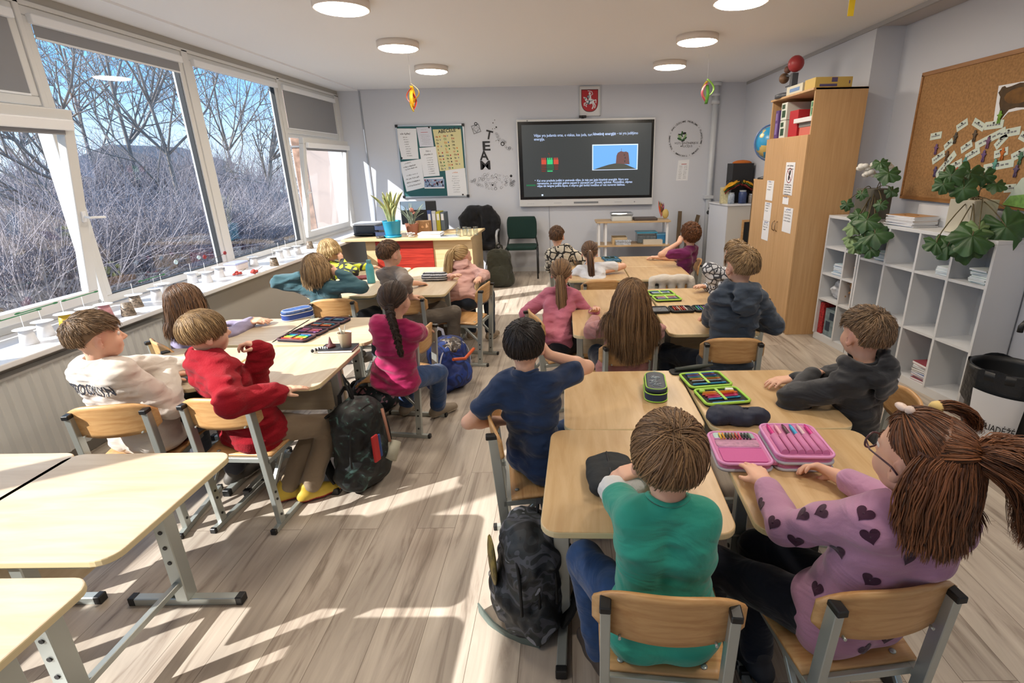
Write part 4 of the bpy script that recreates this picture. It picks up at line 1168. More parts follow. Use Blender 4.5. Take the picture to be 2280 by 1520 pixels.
V, Fq = B.mesh(); mesh_np('bandage', smooth_mesh(V, Fq, 1)-np.array(k.root.location), Fq, fabric('gauze_bandage', '#d3d5d6', 0.95, bump=(250, 0.6, 0.002)), k.root)

# 2 girl in the heart sweatshirt
HEARTC = fabric('plum_heart_print', '#3b1931', 0.8)
LILAC = fabric('mauve_sweatshirt', '#b082a0', bump=(300, 0.3, 0.0015), var=(6, 0.06))
k2 = make_kid('hearts', 'person in a mauve sweatshirt with dark hearts, auburn pigtails and glasses', seat_of('hearts', 0.15, 0.02), 24, (2048, 1020), look=(-1.2, 7.0, 1.05), h=0.005, s=1.06, hd=0.99, twist=-22,
  arms=dict(L=dict(to=P(1700, 1072, z=0.705), pole=V3(-0.75, -0.35, -0.75), dir=V3(-0.05, 1, 0.05), curl=0.22, palm=V3(0, 0.1, -1)),
            R=dict(to=P(1862, 1058, z=0.70), pole=V3(0.8, 0.0, -0.7), dir=V3(-0.75, 0.75, 0.12), curl=0.55, palm=V3(-0.5, -0.4, -0.7))),
  legs=dict(L=dict(out=2, foot=V3(0.40, 1.28, 0.075)), R=dict(out=2, foot=V3(0.62, 1.32, 0.075))),
  hair=dict(mat=HAIR['red'], style='half', n=2300, w=0.0055, ties=[(0.42, -0.84, 0.34), (-0.42, 0.35, 0.84)], halfz=0.30, hw=1.35, hang=0.15, part=0.0, crown=(0.0, -0.3, 0.95), curl=2.5, seed=5,
     tails=[dict(tie=(0.42, -0.84, 0.34), out=np.array((0.8, -0.7, 0.35)), push=0.09, end=(0.095, -0.05, -0.19), b2=(0.045, -0.01, 0.11), n=380, r=0.058, band=ELAST['pink'], bs=1.5, curl=2.5),
            dict(tie=(0.45, 0.30, 0.84), out=np.array((0.6, 0.2, 0.5)), push=0.04, end=(0.085, -0.02, -0.05), b2=(0.03, 0.0, 0.04), n=70, r=0.014, band=ELAST['yellow'], curl=2)]),
  top=dict(name='sweatshirt', mat=LILAC, sleeve='long', cuff=0.80, hem=0.085, wr=0.004, wsc=0.09, inf=0.020, arm=0.020, neck=0.056, flare=0.006), bottom=fabric('navy_leggings', '#161b28'), shoes='#20222a', sole='#2a2c33')

# 3 boy in the black jacket
k3 = make_kid('jacket', 'person in a black jacket with sandy hair, elbow on the desk', seat_of('jacket', 0.19), 62, (1925, 745), look=(0.0, 8.0, 1.2), h=0.006, s=1.04, twist=-28,
  arms=dict(L=dict(to=P(1808, 836, z=0.735), pole=V3(-1.0, -0.5, -0.4), dir=V3(0.7, 0.7, 0.1), curl=0.4), R=dict(to=V3(1.02, 2.2, 0.70), pole=V3(0.2, 0.9, -0.6))),
  hair=dict(mat=HAIR['sandy'], style='short', n=1400, w=0.006, len=0.07, fluff=0.12, crown=(0.1, -0.35, 0.93), swirl=0.8, sweep=(0.5, 0.3, 0.1), seed=6),
  top=dict(name='jacket', mat=fabric('black_jacket', '#26272b', 0.6, bump=(120, 0.2, 0.002), var=(5, 0.35)), wr=0.005, inf=0.020, arm=0.022, hood=True, neck=0.055), bottom='#1b1c20')

# 4 boy in the navy t-shirt
k4 = make_kid('navy', 'person in a navy t-shirt with short black hair, cheek resting on the right hand', seat_of('navy', 0.165), -48, (1168, 768), look=(0.35, 8.4, 1.3), h=0.006, s=0.98, twist=34, slim=1.2,
  hair=dict(mat=HAIR['dark'], style='bowl', n=1100, w=0.006, fringe=0.35, sidez=-0.02, backz=-0.62, crown=(-0.05, -0.5, 0.86), swirl=0.5, seed=7),
  top=dict(name='t_shirt', mat=fabric('navy_jersey', '#1e3050', var=(7, 0.1)), sleeve='short', hem=0.08, wr=0.004, inf=0.010, flare=0.006),
  arms=dict(L=dict(to=V3(-0.27, 2.03, 0.60), pole=V3(-1.0, -0.5, -0.5)), R=dict(to=P(1222, 790, Y=1.95), pole=V3(1.0, 0.35, -0.9), dir=V3(-0.5, 0.1, 0.9), palm=V3(-0.8, 0.0, -0.2), curl=0.5)),
  bottom=fabric('blue_denim', '#2c4a78'), shoes='#c9c9c2', sole='#8f9a62')
# 5 girl in the pink top
k5 = make_kid('pink', 'person in a pink top with a long light brown ponytail', seat_of('pink', 0.14), -40, (1250, 608), h=0.007, s=0.98, twist=30,
  hair=dict(mat=HAIR['chest'], style='pony', tie=(0.0, -0.95, -0.15), n=800, w=0.006, seed=8, tails=[dict(tie=(0.0, -0.95, -0.15), push=0.03, end=(0.02, -0.07, -0.56), b2=(0, -0.03, 0.22), n=240, r=0.038, band=ELAST['white'])]),
  top=dict(name='top', mat=fabric('pink_jersey', '#b5687c'), wr=0.004, inf=0.010), bottom='#23242c', shoes='#b9b3c8',
  arms=dict(L=dict(to=P(1222, 668, z=0.72), pole=V3(-1, 0.1, -0.25)), R=dict(to=V3(0.20, 3.48, 0.69), pole=V3(0.5, 0.3, -0.8))))
# 6 girl in the dusty pink sweater
k6 = make_kid('dusty', 'person in a dusty pink sweater with very long loose brown hair', seat_of('dusty', 0.11), 4, (1405, 662), h=0.006, s=1.02,
  hair=dict(mat=HAIR['chest'], style='long', n=1300, w=0.0065, hang=0.33, part=0.0, crown=(0, -0.1, 1), curl=1.6, seed=9),
  top=dict(name='sweater', mat=fabric('dusty_pink_knit', '#a8726f', bump=(180, 0.5, 0.002)), wr=0.004, inf=0.018, arm=0.018, hem=0.10),
  arms=dict(L=dict(to=V3(0.18, 3.20, 0.70), pole=V3(-1, -0.3, -0.6)), R=dict(to=V3(0.48, 3.22, 0.70), pole=V3(0.9, -0.2, -0.7))), bottom='#2c333f')
# 7 boy in the dark hoodie
k7 = make_kid('hoodie', 'person in a dark blue-grey hoodie with short blond hair', seat_of('hoodie', 0.15), 6, (1650, 594), look=(-0.1, 8.2, 1.35), h=0.006, s=1.08,
  hair=dict(mat=HAIR['ash'], style='short', n=1000, w=0.006, len=0.075, fluff=0.10, crown=(0.1, -0.45, 0.9), swirl=0.7, seed=10),
  top=dict(name='hoodie', mat=fabric('blue_grey_fleece', '#3a4452', bump=(200, 0.4, 0.002)), wr=0.005, inf=0.020, arm=0.022, hood=True, neck=0.056, hem=0.09),
  arms=dict(L=dict(to=P(1592, 702, z=0.692), pole=V3(-0.6, -0.6, -0.6), dir=V3(-1, 0.15, -0.02), curl=0.5), R=dict(to=V3(1.12, 3.18, 0.69), pole=V3(0.9, -0.3, -0.6))),
  legs=dict(L=dict(out=30), R=dict(out=10)), bottom='#1d2534')
# 8 child mostly hidden behind the hoodie
k8 = make_kid('hidden', 'person in a white and black patterned sweatshirt hidden behind the dark hoodie', seat_of('hidden', 0.19), 80, (1637, 566), h=0.008, s=1.0,
  hair=dict(mat=HAIR['ash'], style='short', n=500, w=0.008, len=0.07, seed=11),
  top=dict(name='sweatshirt', mat=patterned('cloth_white_marks', '#c9ccd2', '#3a3c44', 22), wr=0.004, inf=0.016, arm=0.020), bottom='#2b2d33',
  arms=dict(L=dict(to=P(1592, 652, z=0.70), pole=V3(-0.9, 0.1, -0.3), dir=V3(0.5, 0.8, 0)), R=dict(to=V3(1.12, 4.1, 0.70))))

# 9 girl in the white t-shirt
k9 = make_kid('tee', 'person in a white t-shirt with a brown ponytail and white hair tie', seat_of('tee', 0.13), 2, (1313, 562), h=0.008, s=1.0,
  hair=dict(mat=HAIR['brown'], style='pony', tie=(0.0, -0.93, 0.22), n=600, w=0.007, seed=12, tails=[dict(tie=(0.0, -0.93, 0.22), push=0.05, end=(0.015, -0.09, -0.36), b2=(0, -0.02, 0.18), n=150, r=0.026, band=ELAST['white'])]),
  top=dict(name='t_shirt', mat=fabric('white_jersey', '#d5d8df'), sleeve='short', wr=0.004, inf=0.010),
  arms=dict(R=dict(to=V3(0.36, 4.82, 0.69), pole=V3(1, -0.1, -0.4)), L=dict(to=V3(0.14, 4.85, 0.69), pole=V3(-1, -0.1, -0.4))), bottom='#3a3d46')
# 11 boy in purple
k11 = make_kid('purple', 'person in a purple t-shirt with curly reddish hair, chin on the hand', seat_of('purple', 0.17), 70, (1537, 522), look=(0.2, 8.4, 1.5), h=0.008, s=1.04, twist=-15,
  hair=dict(mat=HAIR['copper'], style='curly', n=800, w=0.007, len=0.065, fluff=0.2, seed=13),
  top=dict(name='t_shirt', mat=fabric('purple_jersey', '#6d2456'), sleeve='short', wr=0.004, inf=0.010), bottom='#5a4426',
  arms=dict(L=dict(to=P(1512, 540, Y=5.24), pole=V3(-0.7, -0.3, -0.9), dir=V3(0.4, 0.3, 0.8), palm=V3(0.5, 0.5, 0), curl=0.9), R=dict(to=V3(0.98, 5.55, 0.69))))
# 12 girl in magenta
k12 = make_kid('magenta', 'person in a magenta sweater and jeans with a dark braid down the back', (P(868, 845, z=0.46)[0]+0.03, P(868, 845, z=0.46)[1]+0.02), -22, (880, 668), h=0.006, s=1.0, twist=14,
  hair=dict(mat=HAIR['dbrown'], style='braid', tie=(0.25, -0.85, -0.30), n=850, w=0.006, seed=14, braids=[dict(tie=(0.25, -0.85, -0.30), end=(0.05, -0.06, -0.29), r=0.015)]),
  top=dict(name='sweater', mat=fabric('magenta_jersey', '#9c1d52', var=(7, 0.1)), sleeve='short', wr=0.004, inf=0.014, arm=0.016, hem=0.10, flare=0.01),
  arms=dict(L=dict(to=V3(-1.22, 3.28, 0.68), pole=V3(-1, 0, -0.6)), R=dict(to=V3(-0.92, 3.34, 0.62), pole=V3(0.9, -0.1, -0.6))),
  legs=dict(R=dict(out=22, foot=P(975, 905, z=0.075)), L=dict(out=4, foot=P(905, 900, z=0.075))), bottom=fabric('blue_denim', '#2c4a78'), shoes='#8a7d6c', sole='#b8b1a2')
# 13 boy in the grey-brown t-shirt
k13 = make_kid('grey', 'person in a grey-brown t-shirt and grey trousers, sitting sideways', seat_of('grey', 0.15), -45, (868, 566), look=(0.9, 8.0, 1.4), h=0.007, s=1.0, twist=18,
  hair=dict(mat=HAIR['brown'], style='short', n=700, w=0.006, len=0.05, fluff=0.03, seed=15),
  top=dict(name='t_shirt', mat=fabric('taupe_jersey', '#7b6f66'), wr=0.004, inf=0.010, sleeve='long', cuff=0.5),
  arms=dict(R=dict(to=P(915, 662, z=0.69), pole=V3(0.5, -0.7, -0.6), dir=V3(0.6, 0.8, 0)), L=dict(to=V3(-1.28, 4.45, 0.69))),
  legs=dict(R=dict(out=14, rise=0.05), L=dict(out=-2, rise=0.05)), bottom=fabric('grey_brown_trousers', '#5e564d'))
# 14 girl with the blonde ponytail
k14 = make_kid('blonde', 'person in a pale pink hoodie and navy leggings with a long blonde ponytail', (P(1030, 672, z=0.46)[0], P(1030, 672, z=0.46)[1]), -8, (1030, 570), look=(1.2, 8.0, 1.4), h=0.007, s=1.0, twist=8,
  hair=dict(mat=HAIR['blond'], style='pony', tie=(-0.25, -0.80, 0.55), n=700, w=0.006, seed=16, tails=[dict(tie=(-0.25, -0.80, 0.55), push=0.06, end=(-0.06, -0.10, -0.42), b2=(0, -0.02, 0.18), n=240, r=0.046, band=None)]),
  top=dict(name='hoodie', mat=fabric('pale_pink_fleece', '#c99f97'), wr=0.005, inf=0.016, arm=0.02, hood=True), bottom='#222b3a', shoes='#8b7a66', sole='#c5b8a4',
  arms=dict(R=dict(to=V3(-0.78, 4.62, 0.69), pole=V3(1.0, -0.5, -0.1)), L=dict(to=V3(-1.05, 4.70, 0.69), pole=V3(-0.8, -0.2, -0.5))),
  legs=dict(R=dict(out=15), L=dict(out=-5)))
# 15 child in teal
k15 = make_kid('teal', 'person in a teal sweater, both hands clasped behind the head', seat_of('teal', 0.14), -10, (706, 596), look=(0.35, 8.4, 1.5), h=0.007, s=1.04,
  hair=dict(mat=HAIR['ash'], style='bob', n=850, w=0.0068, hang=0.11, part=0.05, crown=(0.0, -0.2, 0.97), curl=2.0, seed=17),
  top=dict(name='sweater', mat=fabric('teal_jersey', '#3f6069'), wr=0.005, inf=0.014, arm=0.018), bottom='#26303c',
  arms=dict(L=dict(to=P(676, 612, Y=3.93), pole=V3(-1, -0.1, 0.05), dir=V3(1, 0.1, 0.1), palm=V3(0, 0.9, 0.2)), R=dict(to=P(752, 606, Y=3.95), pole=V3(1, 0.05, 0.25), dir=V3(-1, 0.1, 0.1), palm=V3(0, 0.9, 0.2))))
# 16 blond child by the window
k16 = make_kid('blond', 'person with a blond bob in a neon yellow and black top by the window', (-2.26, 5.06), -55, (735, 556), look=(0.9, 8.0, 1.4), h=0.008, s=0.98, twist=10,
  hair=dict(mat=HAIR['blond'], style='bob', n=600, w=0.007, hang=0.05, fluff=0.1, crown=(0, -0.25, 0.97), seed=18),
  top=dict(name='top', mat=patterned('cloth_neon_marks', '#b5c22c', '#23271e', 9), wr=0.004, inf=0.012), bottom='#23262b',
  arms=dict(R=dict(to=P(760, 582, Y=4.95), pole=V3(0.6, -0.7, -0.8), dir=V3(-0.1, 0.1, 0.9), palm=V3(-0.7, 0.4, 0), curl=0.7), L=dict(to=V3(-2.0, 5.3, 0.69))))
# 17 girl in lilac
k17 = make_kid('lilac', 'person in a lilac top with long brown hair, arm stretched along the desk', (-2.36, 3.03), -48, (414, 670), look=(1.3, 6.8, 1.35), h=0.007, s=1.0, twist=10,
  hair=dict(mat=HAIR['brown'], style='long', n=950, w=0.0065, hang=0.20, part=0.0, crown=(0, -0.15, 1), curl=2.2, seed=19),
  top=dict(name='top', mat=fabric('lilac_jersey', '#8d86a3'), wr=0.004, inf=0.012), bottom='#3b3a45',
  arms=dict(R=dict(to=P(560, 712, z=0.70), pole=V3(0.2, -0.8, -0.5), dir=V3(0.9, 0.5, -0.05), curl=0.15), L=dict(to=V3(-2.1, 3.3, 0.69))))
# 18 boy in red
k18 = make_kid('red', 'person in a red fleece and khaki trousers, hand at the mouth, yellow and red socks', seat_of('red', 0.18), -34, (456, 742), look=(1.5, 6.0, 1.20), h=0.005, s=1.0, twist=-4, slim=1.15,
  hair=dict(mat=HAIR['ash'], style='bowl', n=1300, w=0.0058, fringe=0.22, sidez=-0.06, backz=-0.58, crown=(-0.05, -0.45, 0.88), swirl=0.4, seed=20),
  top=dict(name='fleece', mat=fabric('red_fleece', '#8a1320', 0.95, bump=(160, 0.7, 0.003), sheen=0.05), wr=0.005, inf=0.034, arm=0.033, hem=0.10, flare=0.012),
  arms=dict(L=dict(to=P(583, 772, z=0.86), pole=V3(0.7, 0.3, -1.0), dir=V3(-0.75, -0.15, 0.35), palm=V3(-0.5, -0.3, -0.8), curl=0.75),
            R=dict(to=P(622, 872, z=0.70), pole=V3(0.35, -0.9, -0.25), dir=V3(0.75, 0.7, 0.02), curl=0.2)),
  legs=dict(R=dict(out=6, foot=P(690, 1085, z=0.075), toe=V3(0.8, 0.6, 0)), L=dict(out=-4, foot=P(640, 1085, z=0.075), toe=V3(0.8, 0.5, 0))), bottom=fabric('khaki_corduroy', '#8c7b66', bump=(220, 0.4, 0.002)), shoes='#c2a43a', sole='#8e2020')
# 19 boy in the white sweatshirt
k19 = make_kid('white', 'person in a cream sweatshirt lettered across the back, sitting by the radiator', seat_of('white', 0.18), -14, (214, 750), look=(1.2, 6.4, 1.15), h=0.005, s=1.02, twist=-2, slim=1.2,
  hair=dict(mat=HAIR['sandy'], style='short', n=1500, w=0.006, len=0.055, fluff=0.03, crown=(0.0, -0.6, 0.8), sweep=(0.0, 0.5, 0.2), seed=21),
  top=dict(name='sweatshirt', mat=fabric('cream_sweatshirt', '#c9c0b6', bump=(260, 0.3, 0.0015)), wr=0.004, inf=0.028, arm=0.032, hem=0.08, neck=0.055),
  arms=dict(R=dict(to=P(372, 836, z=0.71), pole=V3(0.6, -0.9, -0.5), dir=V3(0.7, 0.7, 0), curl=0.3), L=dict(to=V3(-1.86, 2.5, 0.70), pole=V3(-0.3, 0.9, -0.5))),
  bottom='#3d3e47')

k20 = make_kid('pattern', 'person in a cream shirt with black angular print and short dark hair', seat_of('pattern', 0.18), -35, (1240, 526), h=0.008, s=0.98, twist=25,
  hair=dict(mat=HAIR['brown'], style='short', n=600, w=0.006, len=0.03, fluff=0.0, seed=22),
  top=dict(name='shirt', mat=patterned('cloth_cream_marks', '#cfc8b6', '#24221f', 15), wr=0.004, inf=0.016, arm=0.018), bottom='#2c2d33',
  arms=dict(L=dict(to=V3(-0.02, 5.62, 0.69)), R=dict(to=V3(0.12, 5.5, 0.70), pole=V3(0.8, -0.4, -0.4))))
# prints
def heart(w_, rot=0.0, c=(0, 0)):
    m = MB(); n_ = 30; rings = (0.02, 0.35, 0.68, 1.0); cs, sn = math.cos(rot), math.sin(rot)
    for k in rings:
        for i in range(n_):
            a = 2*PI*i/n_; x, y = k*w_*math.sin(a)**3*0.5, k*w_*(13*math.cos(a)-5*math.cos(2*a)-2*math.cos(3*a)-math.cos(4*a))/32
            m.v.append((c[0]+cs*x-sn*y, c[1]+sn*x+cs*y, 0))
    for r_ in range(3):
        for i in range(n_): m.f.append((r_*n_+i, r_*n_+(i+1) % n_, (r_+1)*n_+(i+1) % n_, (r_+1)*n_+i))
    m.f.append(tuple(range(n_))); return m
bv2 = BVHTree.FromPolygons([tuple(v) for v in k2.topV], [tuple(f) for f in k2.topF]); g = random.Random(2)
for px, py, w_ in ((1938, 1193, 46), (1868, 1225, 44), (2023, 1240, 42), (1938, 1290, 44), (1820, 1310, 42), (1945, 1400, 40), (2025, 1402, 38), (1925, 1445, 38), (2015, 1448, 38), (1975, 1420, 30), (1772, 1203, 38), (1722, 1163, 34), (1693, 1122, 32), (1737, 1219, 30), (1830, 1138, 32), (1788, 1145, 28), (1686, 1190, 26), (1925, 1143, 28), (2100, 1238, 36), (2090, 1330, 38), (1880, 1345, 38), (1990, 1330, 36)):
    hit = bv2.ray_cast(Vector(CAMO), Vector(ray(px, py)).normalized())
    if hit[0] is None: continue
    nz = np.array(hit[1]); nz = nz if nz@ray(px, py) < 0 else -nz; ex = unit(np.cross(np.array((0, 0, 1.0))+0.01*_fw, nz)); a = g.uniform(-.5, .5); ey = np.cross(nz, ex)
    decal(k2, 'heart_print', heart(0.042, a), np.array(hit[0]), ex, ey, HEARTC)
# glasses of the girl with the hearts
m = MB(); G = lambda x, y, z: k2.H(x, y, z)-np.array(k2.root.location)
for sg in (-1, 1):
    p = [G(sg*0.033+0.024*math.cos(a), 0.094-0.004*abs(math.cos(a)), 0.002+0.019*math.sin(a)) for a in np.linspace(0, 2*PI, 17)]; m.tube(p, 0.0024, 6, cap=False)
    m.tube([G(sg*0.056, 0.088, 0.006), G(sg*0.076, 0.06, 0.004), G(sg*0.0865, -0.005, 0.0), G(sg*0.084, -0.02, -0.012)], 0.0022, 6)
m.tube([G(-0.009, 0.094, 0.004), G(0.009, 0.094, 0.004)], 0.0022, 6); m.build('glasses', mat('glasses_plum', '#4a2c34', 0.3), k2.root)
m = MB(); c = k2.H(-0.035, 0.02, 0.112)-np.array(k2.root.location); m.ball(c, 0.011, n=8).ball(c+0.02*k2.g, (0.012, 0.02, 0.008), n=8); m.build('hair_clip', mat('clip_pale', '#d6c0b4', 0.4), k2.root)
# lettering over the cream sweatshirt's back
vs, fs = text_mesh('BROOKLYN', 0.062, bold=0.0012); import bmesh
bm = bmesh.new(); bvs = [bm.verts.new(v) for v in vs]
for f_ in fs:
    try: bm.faces.new([bvs[i] for i in f_])
    except ValueError: pass
bmesh.ops.triangulate(bm, faces=bm.faces[:])
for _ in range(3):
    e_ = [e for e in bm.edges if e.calc_length() > 0.016]
    if e_: bmesh.ops.subdivide_edges(bm, edges=e_, cuts=1); bmesh.ops.triangulate(bm, faces=bm.faces[:])
bm.verts.index_update(); wmax = max(v.co.x for v in bm.verts); m = MB(); m.v = [((v.co.x/wmax-0.5)*0.225+0.012, v.co.y*1.15, 0) for v in bm.verts]; m.f = [tuple(v.index for v in f.verts) for f in bm.faces]; bm.free()
decal(k19, 'lettering', m, (k19.Nb*0.74+k19.Pv*0.26)+k19.sp*0.0, k19.rt, k19.sp, mat('print_charcoal', '#2b2d38', 0.8), 0.0045)
# white bars on the collar of the black jacket
m = MB()
for k in range(3): m.grid(lambda u, v, k=k: (-0.03+0.05*u+0.012*k, -0.012*k+0.006*v-0.03*u, 0), 5, 1)
decal(k3, 'collar_stripe', m, k3.Nb-k3.sp*0.02+k3.rt*0.035, k3.rt, k3.sp, PAPER, 0.003)
# ================================================================ BACK WALL
YW = YB-0.002
EX, EZ = Vector((1, 0, 0)), Vector((0, 0, 1))
def wp(px, py, Y=YW):
    q = P(px, py, Y=Y); return q[0], q[2]
def scribble(mb, x, z, w, h, mi=1, y=-0.0025, M=None, seed=0):
    """a word too small to read, as uneven strokes"""
    g = random.Random(seed); n = max(3, int(w/(h*0.55)))
    for i in range(n):
        if g.random() < 0.12: continue
        hh = h*g.choice((0.55, 0.6, 0.7, 1.0)); x0 = x+w*i/n; ww = w/n*g.uniform(0.35, 0.8)
        z0 = z-(0.3*h if g.random() < 0.1 else 0)
        vs = [(x0, y, z0), (x0+ww, y, z0), (x0+ww, y, z0+hh), (x0, y, z0+hh)]
        if M is not None: vs = [M@Vector(v) for v in vs]
        mb.add(vs, [(0, 1, 2, 3)], mi)
def TM(x, z, y=-0.003, rot=0.0):
    """text placement on a sheet lying in the local xz plane and read from -y"""
    return Matrix.Translation((x, y, z))@Matrix.Rotation(-rot, 4, 'Y')@frame_M((0, 0, 0), EX, EZ)
def disc(mb, x, z, r, mi, y=-0.003, n=14, r0=0.0):
    vs = [(x+r*math.cos(2*PI*i/n), y, z+r*math.sin(2*PI*i/n)) for i in range(n)]
    if r0 == 0: mb.add(vs, [tuple(range(n))], mi)
    else:
        vs += [(x+r0*math.cos(2*PI*i/n), y, z+r0*math.sin(2*PI*i/n)) for i in range(n)]
        mb.add(vs, [(i, (i+1) % n, n+(i+1) % n, n+i) for i in range(n)], mi)
def poly(mb, pts, mi, y=-0.003):
    mb.add([(p[0], y, p[1]) for p in pts], [tuple(range(len(pts)))], mi)

# ---- interactive display
x0, x1, z0, z1 = -0.706, 1.362, 1.03, 2.282
sx, sz = (x0+x1)/2, z0
t = thing('interactive_display', 'large wall-mounted interactive screen showing a slide with a brick tower on a hill', 'screen', (sx, YW, sz))
w, hgt = x1-x0, z1-z0
m = MB().box((-w/2, -0.085, 0.0), (w/2, -0.03, hgt)); m.build('casing', mat('display_white_casing', '#d4d6d8', 0.35), t, bevel=0.008)
MB().box((-0.35, -0.03, 0.3), (0.35, 0.0, hgt-0.3)).build('wall_bracket', BLACKP, t)
SCR = mat('screen_lit_grey', '#101112', 0.25, emit=('#3a3d3d', 0.9))
MB().box((-w/2+0.018, -0.088, 0.105), (w/2-0.018, -0.08, hgt-0.03)).build('bezel', mat('bezel_black', '#0b0c0e', 0.2), t)
ax0, ax1, az0, az1 = -w/2+0.075, w/2-0.055, 0.145, hgt-0.075
yy = -0.089
pics = [SCR, mat('slide_sky', '#204070', 0.4, emit=('#6aa7ea', 1.0)), mat('slide_tower', '#201818', 0.4, emit=('#6b4a48', 0.9)), mat('slide_hill', '#1a1a1a', 0.4, emit=('#4d5048', 0.8)), mat('slide_text', '#303a50', 0.4, emit=('#b9cdf2', 1.0)),
        mat('slide_red', '#401010', 0.4, emit=('#c94a34', 0.9)), mat('slide_green', '#104010', 0.4, emit=('#2fc77a', 0.9)), mat('slide_dark_red', '#200a0a', 0.4, emit=('#6e2f25', 0.8)), mat('slide_frame', '#304060', 0.4, emit=('#d8e6ff', 1.0)), mat('slide_dark_green', '#0a200a', 0.4, emit=('#1f6e48', 0.8))]
s = MB(); s.box((ax0, yy, az0), (ax1, yy+0.006, az1))
def sc(u, v): return ax0+(u-62)/(2200-62)*(ax1-ax0), az1-(v-85)/(1350-85)*(az1-az0)   # zoomed slide pixels
def rect(u0, v0, u1, v1, mi, d=0.001):
    a, b = sc(u0, v0), sc(u1, v1); poly(s, [(a[0], b[1]), (b[0], b[1]), (b[0], a[1]), (a[0], a[1])], mi, yy-d)
rect(1225, 440, 1985, 890, 8, 0.0006); rect(1240, 458, 1970, 880, 1, 0.001)
poly(s, [sc(1240, 880), sc(1970, 880), sc(1880, 840), sc(1800, 800), sc(1700, 770), sc(1600, 775), sc(1500, 795), sc(1370, 835)], 3, yy-0.0016)
poly(s, [sc(1620, 775), sc(1850, 795), sc(1835, 640), sc(1825, 590), sc(1790, 570), sc(1750, 575), sc(1700, 562), sc(1650, 590), sc(1630, 640)], 2, yy-0.0018)
for u, v in ((1760, 630), (1775, 680), (1770, 740)): rect(u-8, v-14, u+8, v+14, 0, 0.0022)
rect(1708, 515, 1714, 565, 2, 0.002)
for u0, u1, mi in ((375, 455, 5), (470, 565, 6), (580, 660, 5)):
    rect(u0, 690, u1, 770, mi)
    for k in range(3): rect(u0+k*(u1-u0)/3+4, 655, u0+(k+1)*(u1-u0)/3-8, 690, mi)
for u0, u1, mi in ((370, 450, 7), (465, 580, 9), (590, 655, 7)):
    for v in (780, 810, 845): rect(u0, v, u1, v+22, mi)
rect(375, 880, 440, 900, 7); rect(470, 880, 560, 900, 6)
rect(510, 590, 516, 655, 7); rect(490, 575, 512, 592, 7)
rect(110, 1125, 265, 1152, 9, 0.001); rect(362, 1305, 390, 1335, 8, 0.001)
s.build('screen', pics, t)
tx = MB()
def slide_text(body, u, v, size, bold=0.0, wid=None):
    a = sc(u, v); vs, fs = text_mesh(body, size, bold=bold)
    k = 1.0
    if wid: k = (sc(u+wid, v)[0]-a[0])/max(p.x for p in vs)
    Mx = TM(a[0], a[1], yy-0.0015)@Matrix.Diagonal((k, 1, 1, 1)); tx.add([Mx@p for p in vs], fs, 0)
slide_text('Vėjas yra judantis oras, o viskas, kas juda, turi', 262, 290, 0.055, 0.0003, 965)
slide_text('kinetinę energiją', 1240, 280, 0.055, 0.0012, 372)
slide_text('– tai yra judėjimo', 1628, 276, 0.055, 0.0003, 350)
slide_text('energija.', 262, 352, 0.055, 0.0003, 178)
slide_text('•', 250, 1072, 0.05)
slide_text('Kai oras pradeda judėti ir atsiranda vėjas, jis taip pat įgyja kinetinę energiją. Nors oro', 292, 1076, 0.046, 0.0006, 1545)
slide_text('nematome, jo energiją galime pajusti ir pamatyti per poveikį aplinkai. Pavyzdžiui, silpnas', 292, 1124, 0.046, 0.0006, 1610)
slide_text('vėjas tik lengvai judina lapus, o stiprus gali lenkti medžius ar net nuversti daiktus.', 292, 1172, 0.046, 0.0006, 1490)
tx.build('slide_lettering', pics[4], t)
b = MB()
b.box((-0.19, -0.089, 0.035), (0.19, -0.084, 0.062)); b.box((-0.5, -0.0865, 0.045), (-0.38, -0.084, 0.053), 1); b.box((0.44, -0.0865, 0.045), (0.56, -0.084, 0.053), 1)
for k in range(4): b.box((-w/2+0.13+0.028*k, -0.087, 0.035), (-w/2+0.138+0.028*k, -0.084, 0.05), 1)
b.box((w/2-0.29, -0.088, 0.04), (w/2-0.275, -0.084, 0.055)); b.box((-w/2+0.155, -0.088, hgt-0.024), (-w/2+0.175, -0.084, hgt-0.01))
b.build('control_buttons', [mat('speaker_grille', '#7d8288', 0.5), mat('print_light_grey', '#b4b8bc', 0.5)], t)
wc = thing('webcam', 'small black webcam sitting on the top edge of the big screen', 'camera', (wp(1297, 262)[0], YW-0.05, z1))
MB().box((-0.055, -0.02, 0.012), (0.055, 0.02, 0.045)).box((-0.02, -0.015, -0.0), (0.02, 0.02, 0.012)).build('body', BLACKP, wc, bevel=0.006)
MB().tube([(0, -0.02, 0.028), (0, -0.026, 0.028)], 0.011, 12).build('lens', mat('lens_glass', '#050608', 0.1), wc)

# ---- coat of arms on a white sheet
ax, az = wp(1313, 258); aw, ah = 0.31, wp(1313, 192)[1]-az
t = thing('coat_of_arms', 'framed sheet with a red shield and a white mounted knight above the screen', 'emblem', (ax, YW, az))
MB().box((-aw/2, -0.012, 0), (aw/2, 0, ah)).build('sheet', mat('emblem_white', '#d9dadd', 0.5), t, bevel=0.002)
m = MB(); sw, sh = 0.125, 0.30; cz = ah*0.52
def shield(k, y, mi):
    pts = [(-sw*k, cz+sh*0.5*k), (sw*k, cz+sh*0.5*k)]+[(sw*k*math.cos(a)**0.8 if math.cos(a) > 0 else 0, cz-sh*0.08*k-sh*0.44*k*math.sin(a)) for a in np.linspace(0, PI/2, 9)]+[(-sw*k*math.cos(a)**0.8 if math.cos(a) > 0 else 0, cz-sh*0.08*k-sh*0.44*k*math.sin(a)) for a in np.linspace(PI/2, 0, 9)][1:]
    poly(m, pts, mi, y)
shield(1.0, -0.0125, 3); shield(0.94, -0.013, 0)
